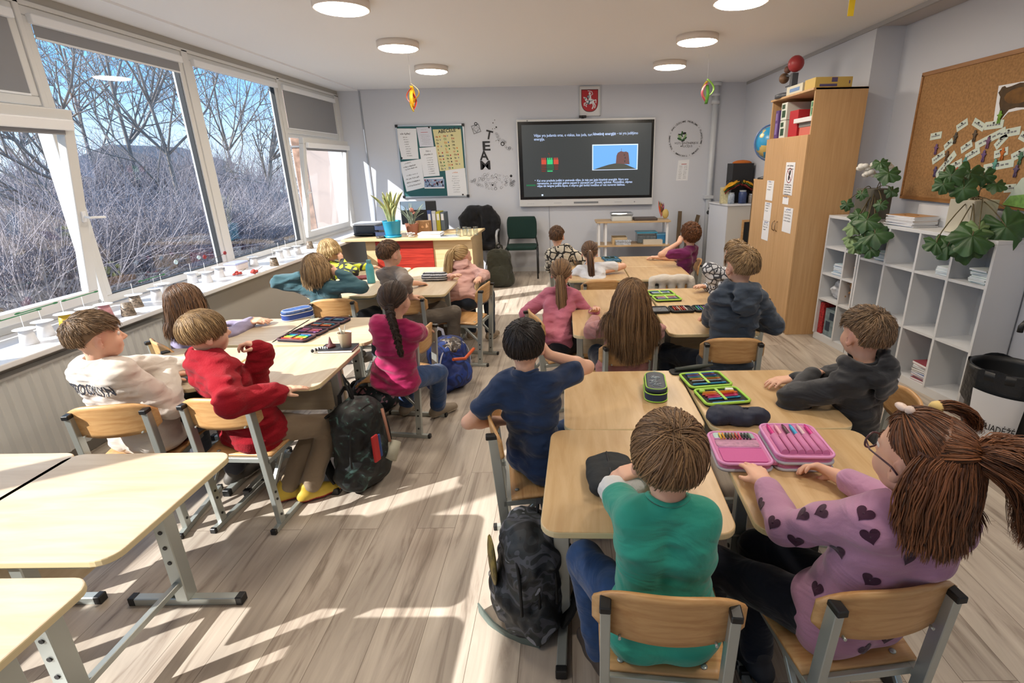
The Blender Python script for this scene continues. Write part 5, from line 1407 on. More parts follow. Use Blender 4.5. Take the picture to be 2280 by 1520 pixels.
def E2(x, z, a, b, mi, y=-0.0145, rot=0):
    c, s_ = math.cos(rot), math.sin(rot)
    poly(m, [(x+c*a*math.cos(q)-s_*b*math.sin(q), cz+z+s_*a*math.cos(q)+c*b*math.sin(q)) for q in np.linspace(0, 2*PI, 15)[:-1]], mi, y)
def bar(pts, wd_, mi, y=-0.0145):
    for (xa, za), (xb, zb) in zip(pts[:-1], pts[1:]):
        d = Vector((xb-xa, 0, zb-za)); L_ = d.length; n_ = Vector((-d.z, 0, d.x))/L_*wd_/2
        poly(m, [(xa-n_.x, cz+za-n_.z), (xb-n_.x, cz+zb-n_.z), (xb+n_.x, cz+zb+n_.z), (xa+n_.x, cz+za+n_.z)], mi, y)
E2(0.005, -0.015, 0.062, 0.034, 1, rot=0.25)                                            # horse's body
bar([(-0.045, 0.0), (-0.068, 0.035)], 0.034, 1); E2(-0.075, 0.033, 0.022, 0.011, 1, rot=-0.7)   # neck, head
bar([(-0.04, -0.03), (-0.082, -0.035), (-0.08, -0.07)], 0.015, 1); bar([(-0.03, -0.035), (-0.06, -0.065), (-0.045, -0.085)], 0.014, 1)
bar([(0.045, -0.03), (0.055, -0.075), (0.035, -0.115)], 0.017, 1); bar([(0.055, -0.02), (0.082, -0.07), (0.07, -0.105)], 0.015, 1)
bar([(0.065, 0.0), (0.092, 0.01), (0.09, -0.035)], 0.012, 1)                               # tail
bar([(0.005, 0.01), (0.0, 0.075)], 0.038, 1, -0.0155); E2(0.0, 0.095, 0.016, 0.018, 1, -0.0155)   # rider
bar([(0.01, 0.065), (0.045, 0.085), (0.03, 0.12), (-0.03, 0.132)], 0.008, 1, -0.0155)        # arm and sword
bar([(0.0, 0.0), (-0.02, -0.055)], 0.017, 2, -0.016); E2(-0.022, 0.05, 0.018, 0.024, 2, -0.0165); bar([(-0.022, 0.033), (-0.022, 0.067)], 0.005, 1, -0.017); bar([(-0.034, 0.053), (-0.010, 0.053)], 0.005, 1, -0.017)
bar([(-0.045, 0.005), (0.02, -0.01), (0.045, 0.01)], 0.007, 2, -0.016)
m.build('emblem_print', [mat('shield_red', '#b3202c', 0.5), mat('knight_white', '#e6e8ee', 0.5), mat('tack_blue', '#2b4a5c', 0.5), mat('shield_rim', '#3a2024', 0.5)], t)
aw2 = 0.012
m = MB().box((-aw/2-0.004, -0.02, -0.004), (-aw/2+0.008, 0, ah)).box((aw/2-0.008, -0.02, -0.004), (aw/2+0.004, 0, ah)).box((-aw/2, -0.02, ah-0.01), (aw/2, 0, ah+0.002)).box((-aw/2, -0.02, -0.004), (aw/2, 0, 0.008))
m.build('frame', mat('emblem_frame', '#bfc4c8', 0.35), t)

# ---- green magnetic board with its papers
bx0, bx1, bz0, bz1 = -2.512, -1.512, 1.205, 2.23
t = thing('magnetic_board', 'dark green magnetic board with an aluminium frame covered in paper sheets', 'board', ((bx0+bx1)/2, YW, bz0))
bw, bh = bx1-bx0, bz1-bz0
MB().box((-bw/2, -0.015, 0), (bw/2, 0, bh)).build('panel', mat('board_green', '#1f5a5e', 0.6), t)
f = MB(); ft = 0.012
f.box((-bw/2-ft, -0.022, -ft), (bw/2+ft, 0, 0.006)).box((-bw/2-ft, -0.022, bh-0.006), (bw/2+ft, 0, bh+ft)).box((-bw/2-ft, -0.022, 0), (-bw/2+0.006, 0, bh)).box((bw/2-0.006, -0.022, 0), (bw/2+ft, 0, bh))
f.build('frame', mat('aluminium', '#b7bcc2', 0.35, 0.7), t)
c = MB()
for x in (-1, 1):
    for z in (0, 1): c.box((x*bw/2-0.02, -0.026, z*bh-0.02), (x*bw/2+0.02, 0, z*bh+0.02))
c.build('corner_caps', BLACKP, t, bevel=0.004)
bm0 = Vector(((bx0+bx1)/2, YW-0.016, bz0))
def bpix(u, v):  # pixel of the board zoom -> board local
    x, z = wp(870+u/7.862, 260+v/7.862, YW-0.016); return x, z
def sheet(name, label, quad, m_paper, draw=None, mats=(), cat='paper', group=None, y=YW-0.016, thick=0.0012, grp=None):
    """a sheet pinned flat: quad = its four corners (x, z) on the wall, from lower left, counter-clockwise"""
    cx, cz_ = sum(p[0] for p in quad)/4, min(p[1] for p in quad)
    t = thing(name, label, cat, (cx, y, cz_), group=group)
    q = [(p[0]-cx, p[1]-cz_) for p in quad]; mb = MB()
    mb.add([(p[0], 0, p[1]) for p in q]+[(p[0], -thick, p[1]) for p in q], [(4, 5, 6, 7), (0, 1, 5, 4), (1, 2, 6, 5), (2, 3, 7, 6), (3, 0, 4, 7), (3, 2, 1, 0)])
    mb.build('sheet', m_paper, t)
    if draw:
        d = MB()
        o = Vector((q[0][0], -thick-0.0006, q[0][1])); ex = Vector((q[1][0]-q[0][0], 0, q[1][1]-q[0][1])); ez = Vector((q[3][0]-q[0][0], 0, q[3][1]-q[0][1]))
        Mx = Matrix(((ex.x, 0, ez.x, o.x), (0, 1, 0, o.y), (ex.z, 0, ez.z, o.z), (0, 0, 0, 1)))   # unit square of the sheet
        draw(d, Mx, ex.length, ez.length)
        d.build('print', list(mats), t)
    return t
def bq(*pts): return [bpix(*p) for p in pts]
def words(mb, M, lines, h=0.03, mi=0, seed=1, W=1, H=1):
    for i, (x, z, w_) in enumerate(lines): scribble(mb, x, z, w_, h, mi, 0, M, seed+i)
def uq(mb, M, x0, z0, x1, z1, mi, y=0.0): mb.add([M@Vector(p) for p in ((x0, y, z0), (x1, y, z0), (x1, y, z1), (x0, y, z1))], [(0, 1, 2, 3)], mi)
INKS = (INK, mat('red_ink', '#b0302a', 0.6), mat('green_ink', '#2f7a40', 0.6), mat('orange_ink', '#cf7a2c', 0.6), mat('grey_print', '#8d9098', 0.6), mat('blue_ink', '#3f5f9c', 0.6))
def d1(mb, M, W, H):
    words(mb, M, [(0.22, 0.80, 0.6)], 0.06, 0, 3); words(mb, M, [(0.35, 0.70-0.075*i, 0.25+0.03*(i % 3)) for i in range(9)], 0.03, 0, 10)
sheet('word_list', 'white word list with a heading in the upper left of the green board', bq((195, 745), (490, 735), (445, 205), (80, 205)), PAPER, d1, INKS)
def d2(mb, M, W, H):
    words(mb, M, [(0.3, 0.86, 0.4)], 0.03, 4, 5); uq(mb, M, 0.25, 0.73, 0.75, 0.75, 1)
    words(mb, M, [(0.2+0.05*(i % 2), 0.6-0.08*i, 0.6) for i in range(7)], 0.03, 4, 20)
sheet('handout', 'small handout with pale grey drawings at the top of the green board', bq((510, 525), (755, 518), (705, 175), (448, 185)), mat('pale_paper', '#d3d6e2', 0.7), d2, INKS, y=YW-0.019)
def d3(mb, M, W, H):
    words(mb, M, [(0.25, 0.90, 0.35)], 0.035, 0, 7)
    for i, z in enumerate((0.78, 0.70)): words(mb, M, [(0.15, z, 0.65+0.05*i)], 0.045, 0, 30+i)
    words(mb, M, [(0.2, 0.50, 0.6)], 0.035, 0, 9)
    for i, z in enumerate((0.38, 0.26, 0.14)): words(mb, M, [(0.12, z, 0.72)], 0.045, 0, 40+i)
sheet('number_sheet', 'tilted white sheet with rows of handwritten characters at the lower left of the green board', bq((280, 1310), (600, 1235), (530, 735), (150, 795)), PAPER, d3, INKS, y=YW-0.0175)
def d4(mb, M, W, H):
    words(mb, M, [(0.38, 0.85, 0.28), (0.22, 0.74, 0.55)], 0.05, 0, 11)
    for i in range(8): words(mb, M, [(0.36, 0.63-0.078*i, 0.04), (0.43, 0.63-0.078*i, 0.28+0.03*(i % 2))], 0.03, 0, 60+i)
sheet('numbered_list', 'white numbered list in the middle of the green board', bq((580, 1050), (860, 1028), (790, 520), (500, 545)), PAPER, d4, INKS, y=YW-0.0205)
YEL = mat('yellow_poster', '#d9d3a0', 0.65)
def d5(mb, M, W, H):
    def put(body, x, z, size, mi, bold=0.001):
        vs, fs = text_mesh(body, size, bold=bold)
        Mt = M@Matrix.Translation((x, -0.0002, z))@Matrix.Diagonal((1/W, 1, 1/H, 1))@frame_M((0, 0, 0), EX, EZ)
        mb.add([Mt@v for v in vs], fs, mi)
    put('ABĖCĖLĖ', 0.20, 0.895, 0.064, 0, 0.0018)
    rows = ('Aa Ąą Bb', 'Cc Čč Dd', 'Ee Ęę Ėė', 'Ff Gg Hh', 'Ii Įį Yy', 'Jj Kk Ll', 'Mm Nn Oo', 'Pp Rr Ss', 'Šš Tt Uu', 'Ųų Ūū Vv', 'Zz Žž')
    g = random.Random(4)
    for i, r in enumerate(rows):
        for j, wd_ in enumerate(r.split()):
            put(wd_, 0.06+0.31*j, 0.80-0.077*i, 0.034, (1, 2, 3, 5)[g.randrange(4)] if g.random() < 0.5 else 0)
            if g.random() < 0.75:
                x, z = 0.23+0.31*j, 0.80-0.077*i; k = 12
                mb.add([M@Vector((x+0.025*math.cos(2*PI*q/k), -0.0002, z+0.015+0.02*math.sin(2*PI*q/k))) for q in range(k)], [tuple(range(k))], g.randrange(6))
sheet('alphabet_poster', 'pale yellow alphabet poster headed in capital letters on the green board', bq((862, 950), (1285, 905), (1225, 210), (735, 220)), YEL, d5, INKS, cat='poster', y=YW-0.018)
def d6(mb, M, W, H):
    words(mb, M, [(0.35, 0.90, 0.3)], 0.05, 3, 15); words(mb, M, [(0.33-0.02*(i % 3), 0.76-0.085*i, 0.3+0.05*(i % 3)) for i in range(8)], 0.035, 4, 80)
sheet('question_list', 'white list with an orange heading in the lower right corner of the green board', bq((1000, 1400), (1345, 1390), (1300, 895), (955, 940)), PAPER, d6, INKS, y=YW-0.0205)
def d7(mb, M, W, H):
    uq(mb, M, 0.0, 0.12, 1, 0.92, 0)
    g = random.Random(2)
    for i in range(46):
        x, z = g.uniform(0.02, 0.93), g.uniform(0.16, 0.75); uq(mb, M, x, z, x+g.uniform(0.02, 0.07), z+g.uniform(0.08, 0.22), 1+g.randrange(5), -0.0002)
sheet('class_photo', 'colour group photograph pinned low on the green board', bq((595, 1255), (945, 1250), (915, 1050), (585, 1075)), PAPER, d7, (mat('photo_blue', '#8fa3c0', 0.4), mat('photo_dark', '#2b2230', 0.4), mat('photo_skin', '#b98a78', 0.4), mat('photo_red', '#8e2f3a', 0.4), mat('photo_white', '#d6d6dc', 0.4), mat('photo_navy', '#30406a', 0.4)), cat='photo', y=YW-0.0225)
mg = 0
for u, v, lab in ((672, 185, 'round black magnet at the top of the grey handout'), (195, 722, 'round black magnet on the lower corner of the word list'), (1265, 1360, 'round black magnet at the bottom right of the question list'), (1190, 205, 'round dark magnet on the top right corner of the alphabet poster')):
    x, z = bpix(u, v); o = MB().tube([(0, 0, 0), (0, -0.008, 0)], 0.013, 14).build('magnet', BLACKP, loc=(x, YW-0.0235, z)); tag(o, lab, 'magnet', 'round board magnets')
# ---- TEAM letters, doodles
x, z = None, None
for ch_, u0, v0, u1, v1, rot in (('T', 1655, 405, 1785, 225, -0.25), ('E', 1612, 590, 1735, 425, 0.0), ('A', 1560, 760, 1705, 590, 0.0), ('M', 1572, 925, 1735, 765, 0.0)):
    a, b = bpix(u0, v0), bpix(u1, v1)
    vs, fs = text_mesh(ch_, 0.2, bold=0.004, extrude=0.002)
    lo = Vector([min(v[i] for v in vs) for i in range(3)]); hi = Vector([max(v[i] for v in vs) for i in range(3)])
    cx, cz_ = (a[0]+b[0])/2, (a[1]+b[1])/2; W_, H_ = abs(b[0]-a[0]), abs(b[1]-a[1])
    if rot: W_ *= 0.86; H_ *= 0.88
    Mx = Matrix.Rotation(-rot, 4, 'Y')@frame_M((0, 0, 0), EX, EZ)@Matrix.Diagonal((W_/(hi.x-lo.x), H_/(hi.y-lo.y), 1, 1))@Matrix.Translation((-(lo.x+hi.x)/2, -(lo.y+hi.y)/2, 0))
    m = MB(); m.add([Mx@v for v in vs], fs)
    o = m.build('wall_letter', INK, loc=(cx, YW-0.003, cz_))
    tag(o, 'black wall sticker of the capital letter %s in the vertical word beside the screen' % ch_, 'letter', 'letters of the vertical word on the wall')
def doodles(name, label, items, seed):
    g = random.Random(seed); cx = sum(i[0] for i in items)/len(items); cz_ = sum(i[1] for i in items)/len(items); m = MB()
    for x, z, r, k in items:
        x -= cx; z -= cz_
        if k == 'o': disc(m, x, z, r, 0, 0, 16, r*0.86)
        elif k == 'O': disc(m, x, z, r, 1, 0, 16, r*0.6)
        elif k == '.': disc(m, x, z, r, 1, 0, 12)
        elif k == 'c':
            pts = [(x+r*math.cos(a), z+r*math.sin(a)) for a in np.linspace(-0.9, 2.8, 10)]+[(x+0.35*r+r*0.75*math.cos(a), z+0.35*r+r*0.75*math.sin(a)) for a in np.linspace(2.6, -0.6, 10)]
            m.add([(p[0], 0, p[1]) for p in pts], [(i, i+1, 18-i, 19-i) for i in range(9)], 1)
        else:
            n = {'t': 3, 's': 4, 'p': 5, 'h': 6}.get(k, 4); a0 = g.uniform(0, 6)
            vs = [(x+r*math.cos(a0+2*PI*i/n), 0, z+r*math.sin(a0+2*PI*i/n)) for i in range(n)]+[(x+r*0.84*math.cos(a0+2*PI*i/n), 0, z+r*0.84*math.sin(a0+2*PI*i/n)) for i in range(n)]
            m.add(vs, [(i, (i+1) % n, n+(i+1) % n, n+i) for i in range(n)], 0)
    o = m.build(name, [GREYINK, INK], loc=(cx, YW-0.0015, cz_)); tag(o, label, 'wall sticker'); return o
g = random.Random(8); it = []
for i in range(95):
    u = g.uniform(1400, 2160); v = 1130+150*math.sin((u-1400)/760*PI)*g.uniform(-1, 1)
    a = bpix(u, v); it.append((a[0], a[1], g.uniform(0.008, 0.024), g.choice('oshptsoo')))
for u, v, r, k in ((1825, 1090, 0.03, 'c'), (2120, 1180, 0.022, 'O'), (2105, 1035, 0.02, '.'), (2120, 1180, 0.04, 'o'), (1780, 1195, 0.012, '.')): a = bpix(u, v); it.append((a[0], a[1], r, k))
doodles('doodle_sticker', 'broad band of small grey doodles on the wall left of the screen', it, 3)
it = []
for i in range(26):
    f_ = i/25; u = 1840+260*f_+g.uniform(-30, 30); v = 280+300*f_+g.uniform(-40, 40); a = bpix(u, v); it.append((a[0], a[1], g.uniform(0.01, 0.022), g.choice('oshpo')))
for u, v, r, k in ((1955, 472, 0.03, 'O'), (1860, 440, 0.028, 'c'), (1788, 105, 0.008, '.'), (1845, 180, 0.012, '.'), (1818, 55, 0.006, '.'), (1780, 210, 0.006, '.'), (1820, 205, 0.006, '.')): a = bpix(u, v); it.append((a[0], a[1], r, k))
doodles('doodle_sticker', 'trail of doodles with a ring and crescent right of the letters T and E', it, 5)
a = bpix(1490, 185); it = [(a[0], a[1]-0.02, 0.085, 's'), (a[0], a[1]-0.02, 0.055, 's'), (a[0]+0.0, a[1]+0.05, 0.025, 'O'), (a[0], a[1]-0.03, 0.03, 's')]
doodles('doodle_sticker', 'grey line drawing of a jar high between the green board and the letter T', it, 15)
# ---- round school logo
lx, lz = 1.838, 1.978; R_ = 0.232
t = thing('wall_logo', 'round wall sticker logo with a green tree inside a ring of black words', 'logo', (lx, YW-0.0015, lz))
m = MB(); disc(m, 0, 0, 0.275, 0, 0, 40); m.build('disc', mat('logo_backing', '#c9ccd4', 0.6), t)
m = MB(); ring_text = 'ANALIZUOJAME PROBLEMĄ • PLANUOJAME • DAROME • TIKRINAME • TOBULINAME • '
n = len(ring_text)
for i, c_ in enumerate(ring_text):
    if c_ == ' ': continue
    a = math.radians(150)-2*PI*i/n
    vs, fs = text_mesh(c_, 0.034, bold=0.0006, align='CENTER')
    Mx = Matrix.Translation((R_*math.cos(a), -0.002, R_*math.sin(a)))@Matrix.Rotation(-(a-PI/2), 4, 'Y')@frame_M((0, 0, 0), EX, EZ)
    m.add([Mx@v for v in vs], fs)
for body, x, z, sz_ in (('VGTU', -0.165, -0.075, 0.042), ('INŽINERIJOS', -0.03, -0.075, 0.042), ('LICĖJUS', -0.03, -0.12, 0.042)):
    text_mesh(body, sz_, m, TM(x, z, -0.002), 0, space=0.95)
disc(m, -0.062, -0.105, 0.009, 0, -0.002); m.build('logo_lettering', INK, t)
m = MB(); bx_, bz_ = -0.055, 0.0
poly(m, [(-0.045, -0.115), (-0.036, -0.115), (-0.036, -0.04), (-0.045, -0.04)], 0, -0.002)
for (x, z, a, l, w_, mi) in ((-0.085, -0.005, 2.7, 0.055, 0.016, 1), (-0.088, 0.03, 2.5, 0.05, 0.014, 2), (-0.09, 0.06, 2.9, 0.035, 0.010, 0), (-0.02, 0.0, 0.6, 0.055, 0.016, 1), (-0.012, 0.035, 1.0, 0.05, 0.014, 2), (-0.03, 0.075, 0.2, 0.045, 0.016, 0), (-0.055, 0.085, 1.6, 0.03, 0.013, 1), (-0.04, -0.03, 0.3, 0.04, 0.008, 0), (-0.06, 0.05, 2.1, 0.04, 0.012, 1)):
    c_, s_ = math.cos(a), math.sin(a); pts = []
    for q in np.linspace(0, 2*PI, 15)[:-1]:
        u, v = l*math.cos(q)*0.8, w_*math.sin(q)*(1+0.3*math.cos(q)); pts.append((x+c_*u-s_*v, z+s_*u+c_*v))
    poly(m, pts, mi, -0.0022-0.0001*mi)
m.build('tree_emblem', [INK, mat('logo_green', '#2f5a34', 0.6), mat('logo_light_green', '#8fae7c', 0.6)], t)
def d8(mb, M, W, H):
    uq(mb, M, 0.3, 0.80, 0.75, 0.83, 1); g = random.Random(5)
    for i in range(16): words(mb, M, [(0.12+0.42*(i % 2)+0.05*g.random(), 0.70-0.085*(i//2), 0.25)], 0.04, 4, 100+i)
a0, a1 = wp(1505, 402), wp(1535, 355)
sheet('notice', 'small white notice on the back wall under the round logo', [a0, (a1[0]-0.01, a0[1]), a1, (a0[0]+0.02, a1[1]-0.01)], PAPER, d8, INKS, y=YW)
# ---- heating pipe
t = thing('heating_pipe', 'white vertical heating pipe in the right rear part of the back wall', 'pipe', (2.237, YW-0.055, 0))
PIPE = mat('pipe_white', '#cdd1d6', 0.35)
MB().tube([(0, 0, 0.0), (0, 0, ZC)], 0.045, 16).build('pipe', PIPE, t)
MB().tube([(0, 0, 2.44), (0, 0, 2.50)], 0.062, 16).tube([(0, 0, 2.55), (0, 0, 2.59)], 0.058, 16).tube([(0, 0, 2.69), (0, 0, ZC)], 0.07, 16).build('sleeve', PIPE, t)
MB().box((-0.08, -0.055, 1.10), (0.06, 0.05, 1.15)).build('bracket', PIPE, t, bevel=0.006)
# ---- wall socket behind the green chair
x, z = wp(1118, 551); o = MB().box((-0.10, -0.01, -0.03), (0.06, 0, 0.03)).build('wall_socket', WHITE, loc=(x, YB, z), bevel=0.004); tag(o, 'white wall socket strip low on the back wall behind the olive backpack', 'socket')

# ================================================================ HANGING PAPER ORNAMENTS
def ornament(px, py, Y, label, cols, h=0.14, kind='lantern'):
    q = P(px, py, Y=Y); t = thing('paper_ornament', label, 'ornament', (q[0], q[1], q[2]), group='paper ornaments hung from the ceiling')
    for i, (c_, a) in enumerate(cols):
        m = MB()
        def fn(u, v, a=a, i=i):
            b = PI*u; r_ = h*0.45*(1-0.12*i)
            x = r_*math.sin(b)*(1 if True else 1); z = h*(0.5-u)+0.0
            yy_ = (v-0.5)*0.035
            return (x*math.cos(a)-yy_*math.sin(a), x*math.sin(a)+yy_*math.cos(a), z-0.02*i)
        m.grid(fn, 10, 1); m.build('paper_strip', mat('paper_'+c_, c_, 0.6), t, solid=0.001)
    m = MB().tube([(0, 0, h*0.5), (0, 0, ZC-q[2])], 0.0012, 4); m.build('thread', WHITE, t)
    return t
ornament(917, 206, 6.0, 'yellow and red paper lantern hanging on a thread near the window side', (('#e0b323', 0), ('#e0b323', 1.57), ('#c9481f', 3.14), ('#d8a21c', 4.71), ('#b8301c', 0.8), ('#d9b832', 3.9)), 0.17)
ornament(1574, 197, 6.3, 'green and yellow paper ribbon hanging on a thread in front of the pipe', (('#7fb33a', 0.3), ('#d9c23a', 2.0), ('#c95a6a', 3.6), ('#5c9a3c', 4.7)), 0.19)
q = P(1893, 36, z=2.45); t = thing('paper_ornament', 'yellow paper strip hanging from the ceiling at the top edge', 'ornament', q, group='paper ornaments hung from the ceiling')
MB().box((-0.018, -0.001, 0), (0.018, 0.001, ZC-q[2])).build('paper_strip', mat('paper_yellow', '#d9b818', 0.6), t)
# ================================================================ TEACHER'S CORNER
WOODL = wood('teacher_desk_maple', '#dcc39a', '#d0b384', (2, 20, 20), 0.4)
t = thing('teacher_desk', 'long pale teacher desk with a red front panel by the window', 'desk', (-1.98, 7.4, 0))
m = MB(); m.prism([(-0.95, -0.56), (0.75, -0.56), (0.78, 0.52), (-0.95, 0.30)], 0.735, 0.765); m.build('desktop', WOODL, t, bevel=0.004)
MB().box((-0.67, -0.46, 0.02), (-0.535, 0.3, 0.735)).build('side_panel', WOODL, t, bevel=0.002); MB().box((0.225, -0.46, 0.02), (0.74, -0.42, 0.735)).box((0.70, -0.42, 0.02), (0.74, 0.42, 0.735)).build('side_panel', WOODL, t, bevel=0.002)
MB().box((-0.535, -0.452, 0.02), (0.225, -0.432, 0.735)).build('front_panel', WOODL, t)
MB().box((-0.535, -0.475, 0.33), (0.225, -0.452, 0.73)).build('red_panel', wood('red_stained_wood', '#b83a2b', '#8e2219', (2, 2, 26), 0.4), t, bevel=0.003)
DT = 0.765
MB_ = MB
def pot(name, label, px, py, Y, zb, r0, r1, h, m_, cat='plant'):
    q = P(px, py, Y=Y); t = thing(name, label, cat, (q[0], Y, zb))
    MB().lathe([(r0*0.2, 0), (r0, 0), (r0*1.02, 0.004), (r1, h*0.98), (r1*1.03, h), (r1*0.92, h), (r1*0.90, h*0.9), (0.001, h*0.88)], 24, cap=False).build('pot', m_, t)
    MB().lathe([(0.001, h*0.885), (r1*0.9, h*0.885)], 16, cap=False).build('soil', mat('potting_soil', '#2e241c', 0.95), t)
    return t
LEAFM = None
def leaf_material(name, c_mid, c_edge):
    m = bpy.data.materials.new(name); m.use_nodes = True; n, l = m.node_tree.nodes, m.node_tree.links; b = n['Principled BSDF']; b.inputs['Roughness'].default_value = 0.4
    at = n.new('ShaderNodeAttribute'); at.attribute_name = 'rnd'; mx = n.new('ShaderNodeMix'); mx.data_type = 'RGBA'; mx.inputs[6].default_value = lin(c_mid); mx.inputs[7].default_value = lin(c_edge)
    l.new(at.outputs['Fac'], mx.inputs[0]); l.new(mx.outputs[2], b.inputs['Base Color']); return m
SNAKE = leaf_material('striped_leaf', '#3f5c3c', '#cfd08e')
def blade_plant(t, n, L0, L1, wd, zb, spread, m_, seed, name='leaf'):
    g = np.random.default_rng(seed)
    for i in range(n):
        a = g.uniform(0, 2*PI); L_ = g.uniform(L0, L1); lean = g.uniform(0.1, 1.0)*spread; r0 = g.uniform(0, 0.05); tw = g.uniform(-0.6, 0.6)
        d = np.array([math.cos(a), math.sin(a), 0]); sd = np.array([-math.sin(a+tw), math.cos(a+tw), 0]); V = []; R_ = []; m_n = 9
        for k in range(m_n+1):
            f = k/m_n; c = d*(r0+lean*L_*(0.35*f+0.65*f*f))+np.array([0, 0, zb+L_*f*(1-0.35*lean*f)])
            w_ = wd*(0.55+0.9*f)*(1-f**5)**0.7 if f < 1 else 0.001
            for j, e in enumerate((-1, -0.55, 0, 0.55, 1)):
                V.append(c+sd*e*w_*0.5+d*(-0.25*w_*(abs(e)**2))); R_.append(1.0 if abs(e) > 0.9 else (0.55 if abs(e) > 0.5 else 0.35*((k*7+i) % 3 == 0)))
        Fq = [(k*5+j, k*5+j+1, k*5+5+j+1, k*5+5+j) for k in range(m_n) for j in range(4)]
        o = mesh_np(name, V, Fq, m_, t, rnd=R_); q = o.modifiers.new('thickness', 'SOLIDIFY'); q.thickness = 0.003
t = pot('snake_plant', 'snake plant with striped upright leaves in a bright blue pot on the teacher desk', 873, 505, 7.02, DT, 0.088, 0.118, 0.215, mat('blue_pot', '#1f93b8', 0.4))
t.location.z = DT; MB().lathe([(0.10, 0), (0.108, 0.004), (0.112, 0.03), (0.104, 0.03), (0.1, 0.008)], 24, cap=False).build('saucer', mat('blue_pot', '#1f93b8', 0.4), t)
blade_plant(t, 26, 0.22, 0.48, 0.05, 0.18, 0.55, SNAKE, 5)
t = pot('small_plant', 'grassy plant in a terracotta pot behind the blue pot', 917, 500, 7.28, DT, 0.065, 0.09, 0.15, mat('terracotta', '#a8705c', 0.7))
blade_plant(t, 22, 0.2, 0.36, 0.016, 0.12, 0.8, leaf_material('grey_green_leaf', '#5c6a5e', '#8f9c8a'), 9)
MB().ball((0.02, -0.02, 0.33), (0.035, 0.03, 0.03)).ball((0.05, -0.01, 0.29), (0.025, 0.02, 0.02)).build('flower', mat('dusty_pink_flower', '#b4786c', 0.7), t)
def box_thing(name, label, cat, lo, hi, m_, bevel=0.003, group=None, rz=0, part='body'):
    c = ((lo[0]+hi[0])/2, (lo[1]+hi[1])/2, lo[2]); t = thing(name, label, cat, c, rz, group); d = [(hi[i]-lo[i])/2 for i in range(2)]
    MB().box((-d[0], -d[1], 0), (d[0], d[1], hi[2]-lo[2])).build(part, m_, t, bevel=bevel); return t
CARD = mat('brown_cardboard', '#a57e57', 0.8)
q = P(930, 500, Y=7.40); t = box_thing('cardboard_box', 'small brown cardboard box beside the terracotta pot', 'box', (q[0]-0.02, 7.36, DT), (q[0]+0.17, 7.50, DT+0.17), CARD)
MB().tube([(0.0, -0.072, 0.09), (0.0, -0.076, 0.09)], 0.02, 5).build('star_print', mat('star_gold', '#d9a878', 0.5), t)
# monitor seen from behind
q = P(938, 470, Y=7.72); t = thing('monitor', 'dark computer monitor with its back to the class behind the plants', 'monitor', (q[0]-0.02, 7.66, DT), math.radians(12))
MB().box((-0.25, 0.0, 0.10), (0.25, 0.035, 0.42)).build('screen', mat('monitor_back', '#23272d', 0.4), t, bevel=0.01)
MB().box((-0.03, 0.03, 0.02), (0.03, 0.06, 0.25)).box((-0.12, -0.08, 0.0), (0.12, 0.09, 0.02)).build('stand', BLACKP, t, bevel=0.004)
MB().box((-0.24, -0.004, 0.30), (0.10, 0.0, 0.42)).build('sticky_notes', mat('note_blue', '#9db9d6', 0.7), t)
for i, (c_, n_) in enumerate((('#4a5c94', 'blue'), ('#c9ccd2', 'white'), ('#b9b23a', 'yellow'), ('#5a6878', 'grey'))):
    x = -1.98+0.062*i; t = box_thing('ring_binder', '%s ring binder standing in the row behind the monitor' % n_, 'binder', (x, 7.66, DT), (x+0.055, 7.92-0.0, DT+0.29-0.012*i), mat('binder_'+n_, c_, 0.5), group='ring binders on the teacher desk')
    MB().box((-0.018, -0.1315, 0.15), (0.018, -0.13, 0.24)).build('spine_label', PAPER, t)
# papers, glasses, printer, tape
q = P(955, 520, Y=7.0); t = thing('paper_stack', 'white stack of papers lying on the front of the teacher desk', 'papers', (q[0]+0.02, 7.05, DT))
g = random.Random(4)
for i in range(5): MB().cbox((g.uniform(-.008, .008), g.uniform(-.008, .008), 0.006+0.0105*i), (0.30, 0.21, 0.010), rz=g.uniform(-.05, .05)).build('sheets', PAPER, t)
q = P(998, 522, Y=7.0); t = thing('magazine', 'grey magazine lying beside the paper stack on the teacher desk', 'magazine', (q[0], 7.02, DT), 0.25)
MB().box((-0.14, -0.10, 0), (0.14, 0.10, 0.008)).build('pages', PAPER, t); MB().box((-0.14, -0.10, 0.008), (0.14, 0.10, 0.010)).build('cover', mat('magazine_cover', '#9aa4ae', 0.3, var=(25, 0.5)), t)
CLEAR = glass_mat('clear_glass', (0.90, 0.93, 0.92), 0.3)
for i, (px, py, lab) in enumerate(((1014, 519, 'left of the four'), (1024, 515, 'second from the left of the four'), (1037, 516, 'third from the left of the four'), (1046, 519, 'right of the four'))):
    q = P(px, py, Y=7.0+0.07*(i % 2)); t = thing('glass_jar', 'empty glass jar, %s jars on the teacher desk' % lab, 'jar', (-1.415+0.072*i, 6.98+0.075*(i % 2), DT), group='empty glass jars')
    MB().lathe([(0.001, 0.004), (0.030, 0.004), (0.034, 0.01), (0.034, 0.085), (0.030, 0.095), (0.030, 0.115), (0.033, 0.118), (0.027, 0.116), (0.027, 0.095), (0.031, 0.083), (0.031, 0.012), (0.001, 0.009)], 20, cap=False).build('jar', CLEAR, t)
t = thing('printer', 'black and grey printer on the left end of the teacher desk', 'printer', (-2.72, 7.35, DT))
MB().box((-0.17, -0.15, 0), (0.17, 0.2, 0.14)).build('body', mat('printer_dark', '#2b2f36', 0.4), t, bevel=0.012)
MB().box((-0.19, -0.16, 0.14), (0.16, 0.2, 0.165)).build('lid', mat('printer_lid', '#b9bdc4', 0.4), t, bevel=0.006); MB().box((-0.13, -0.26, 0.03), (0.13, -0.15, 0.04)).build('paper_tray', BLACKP, t)
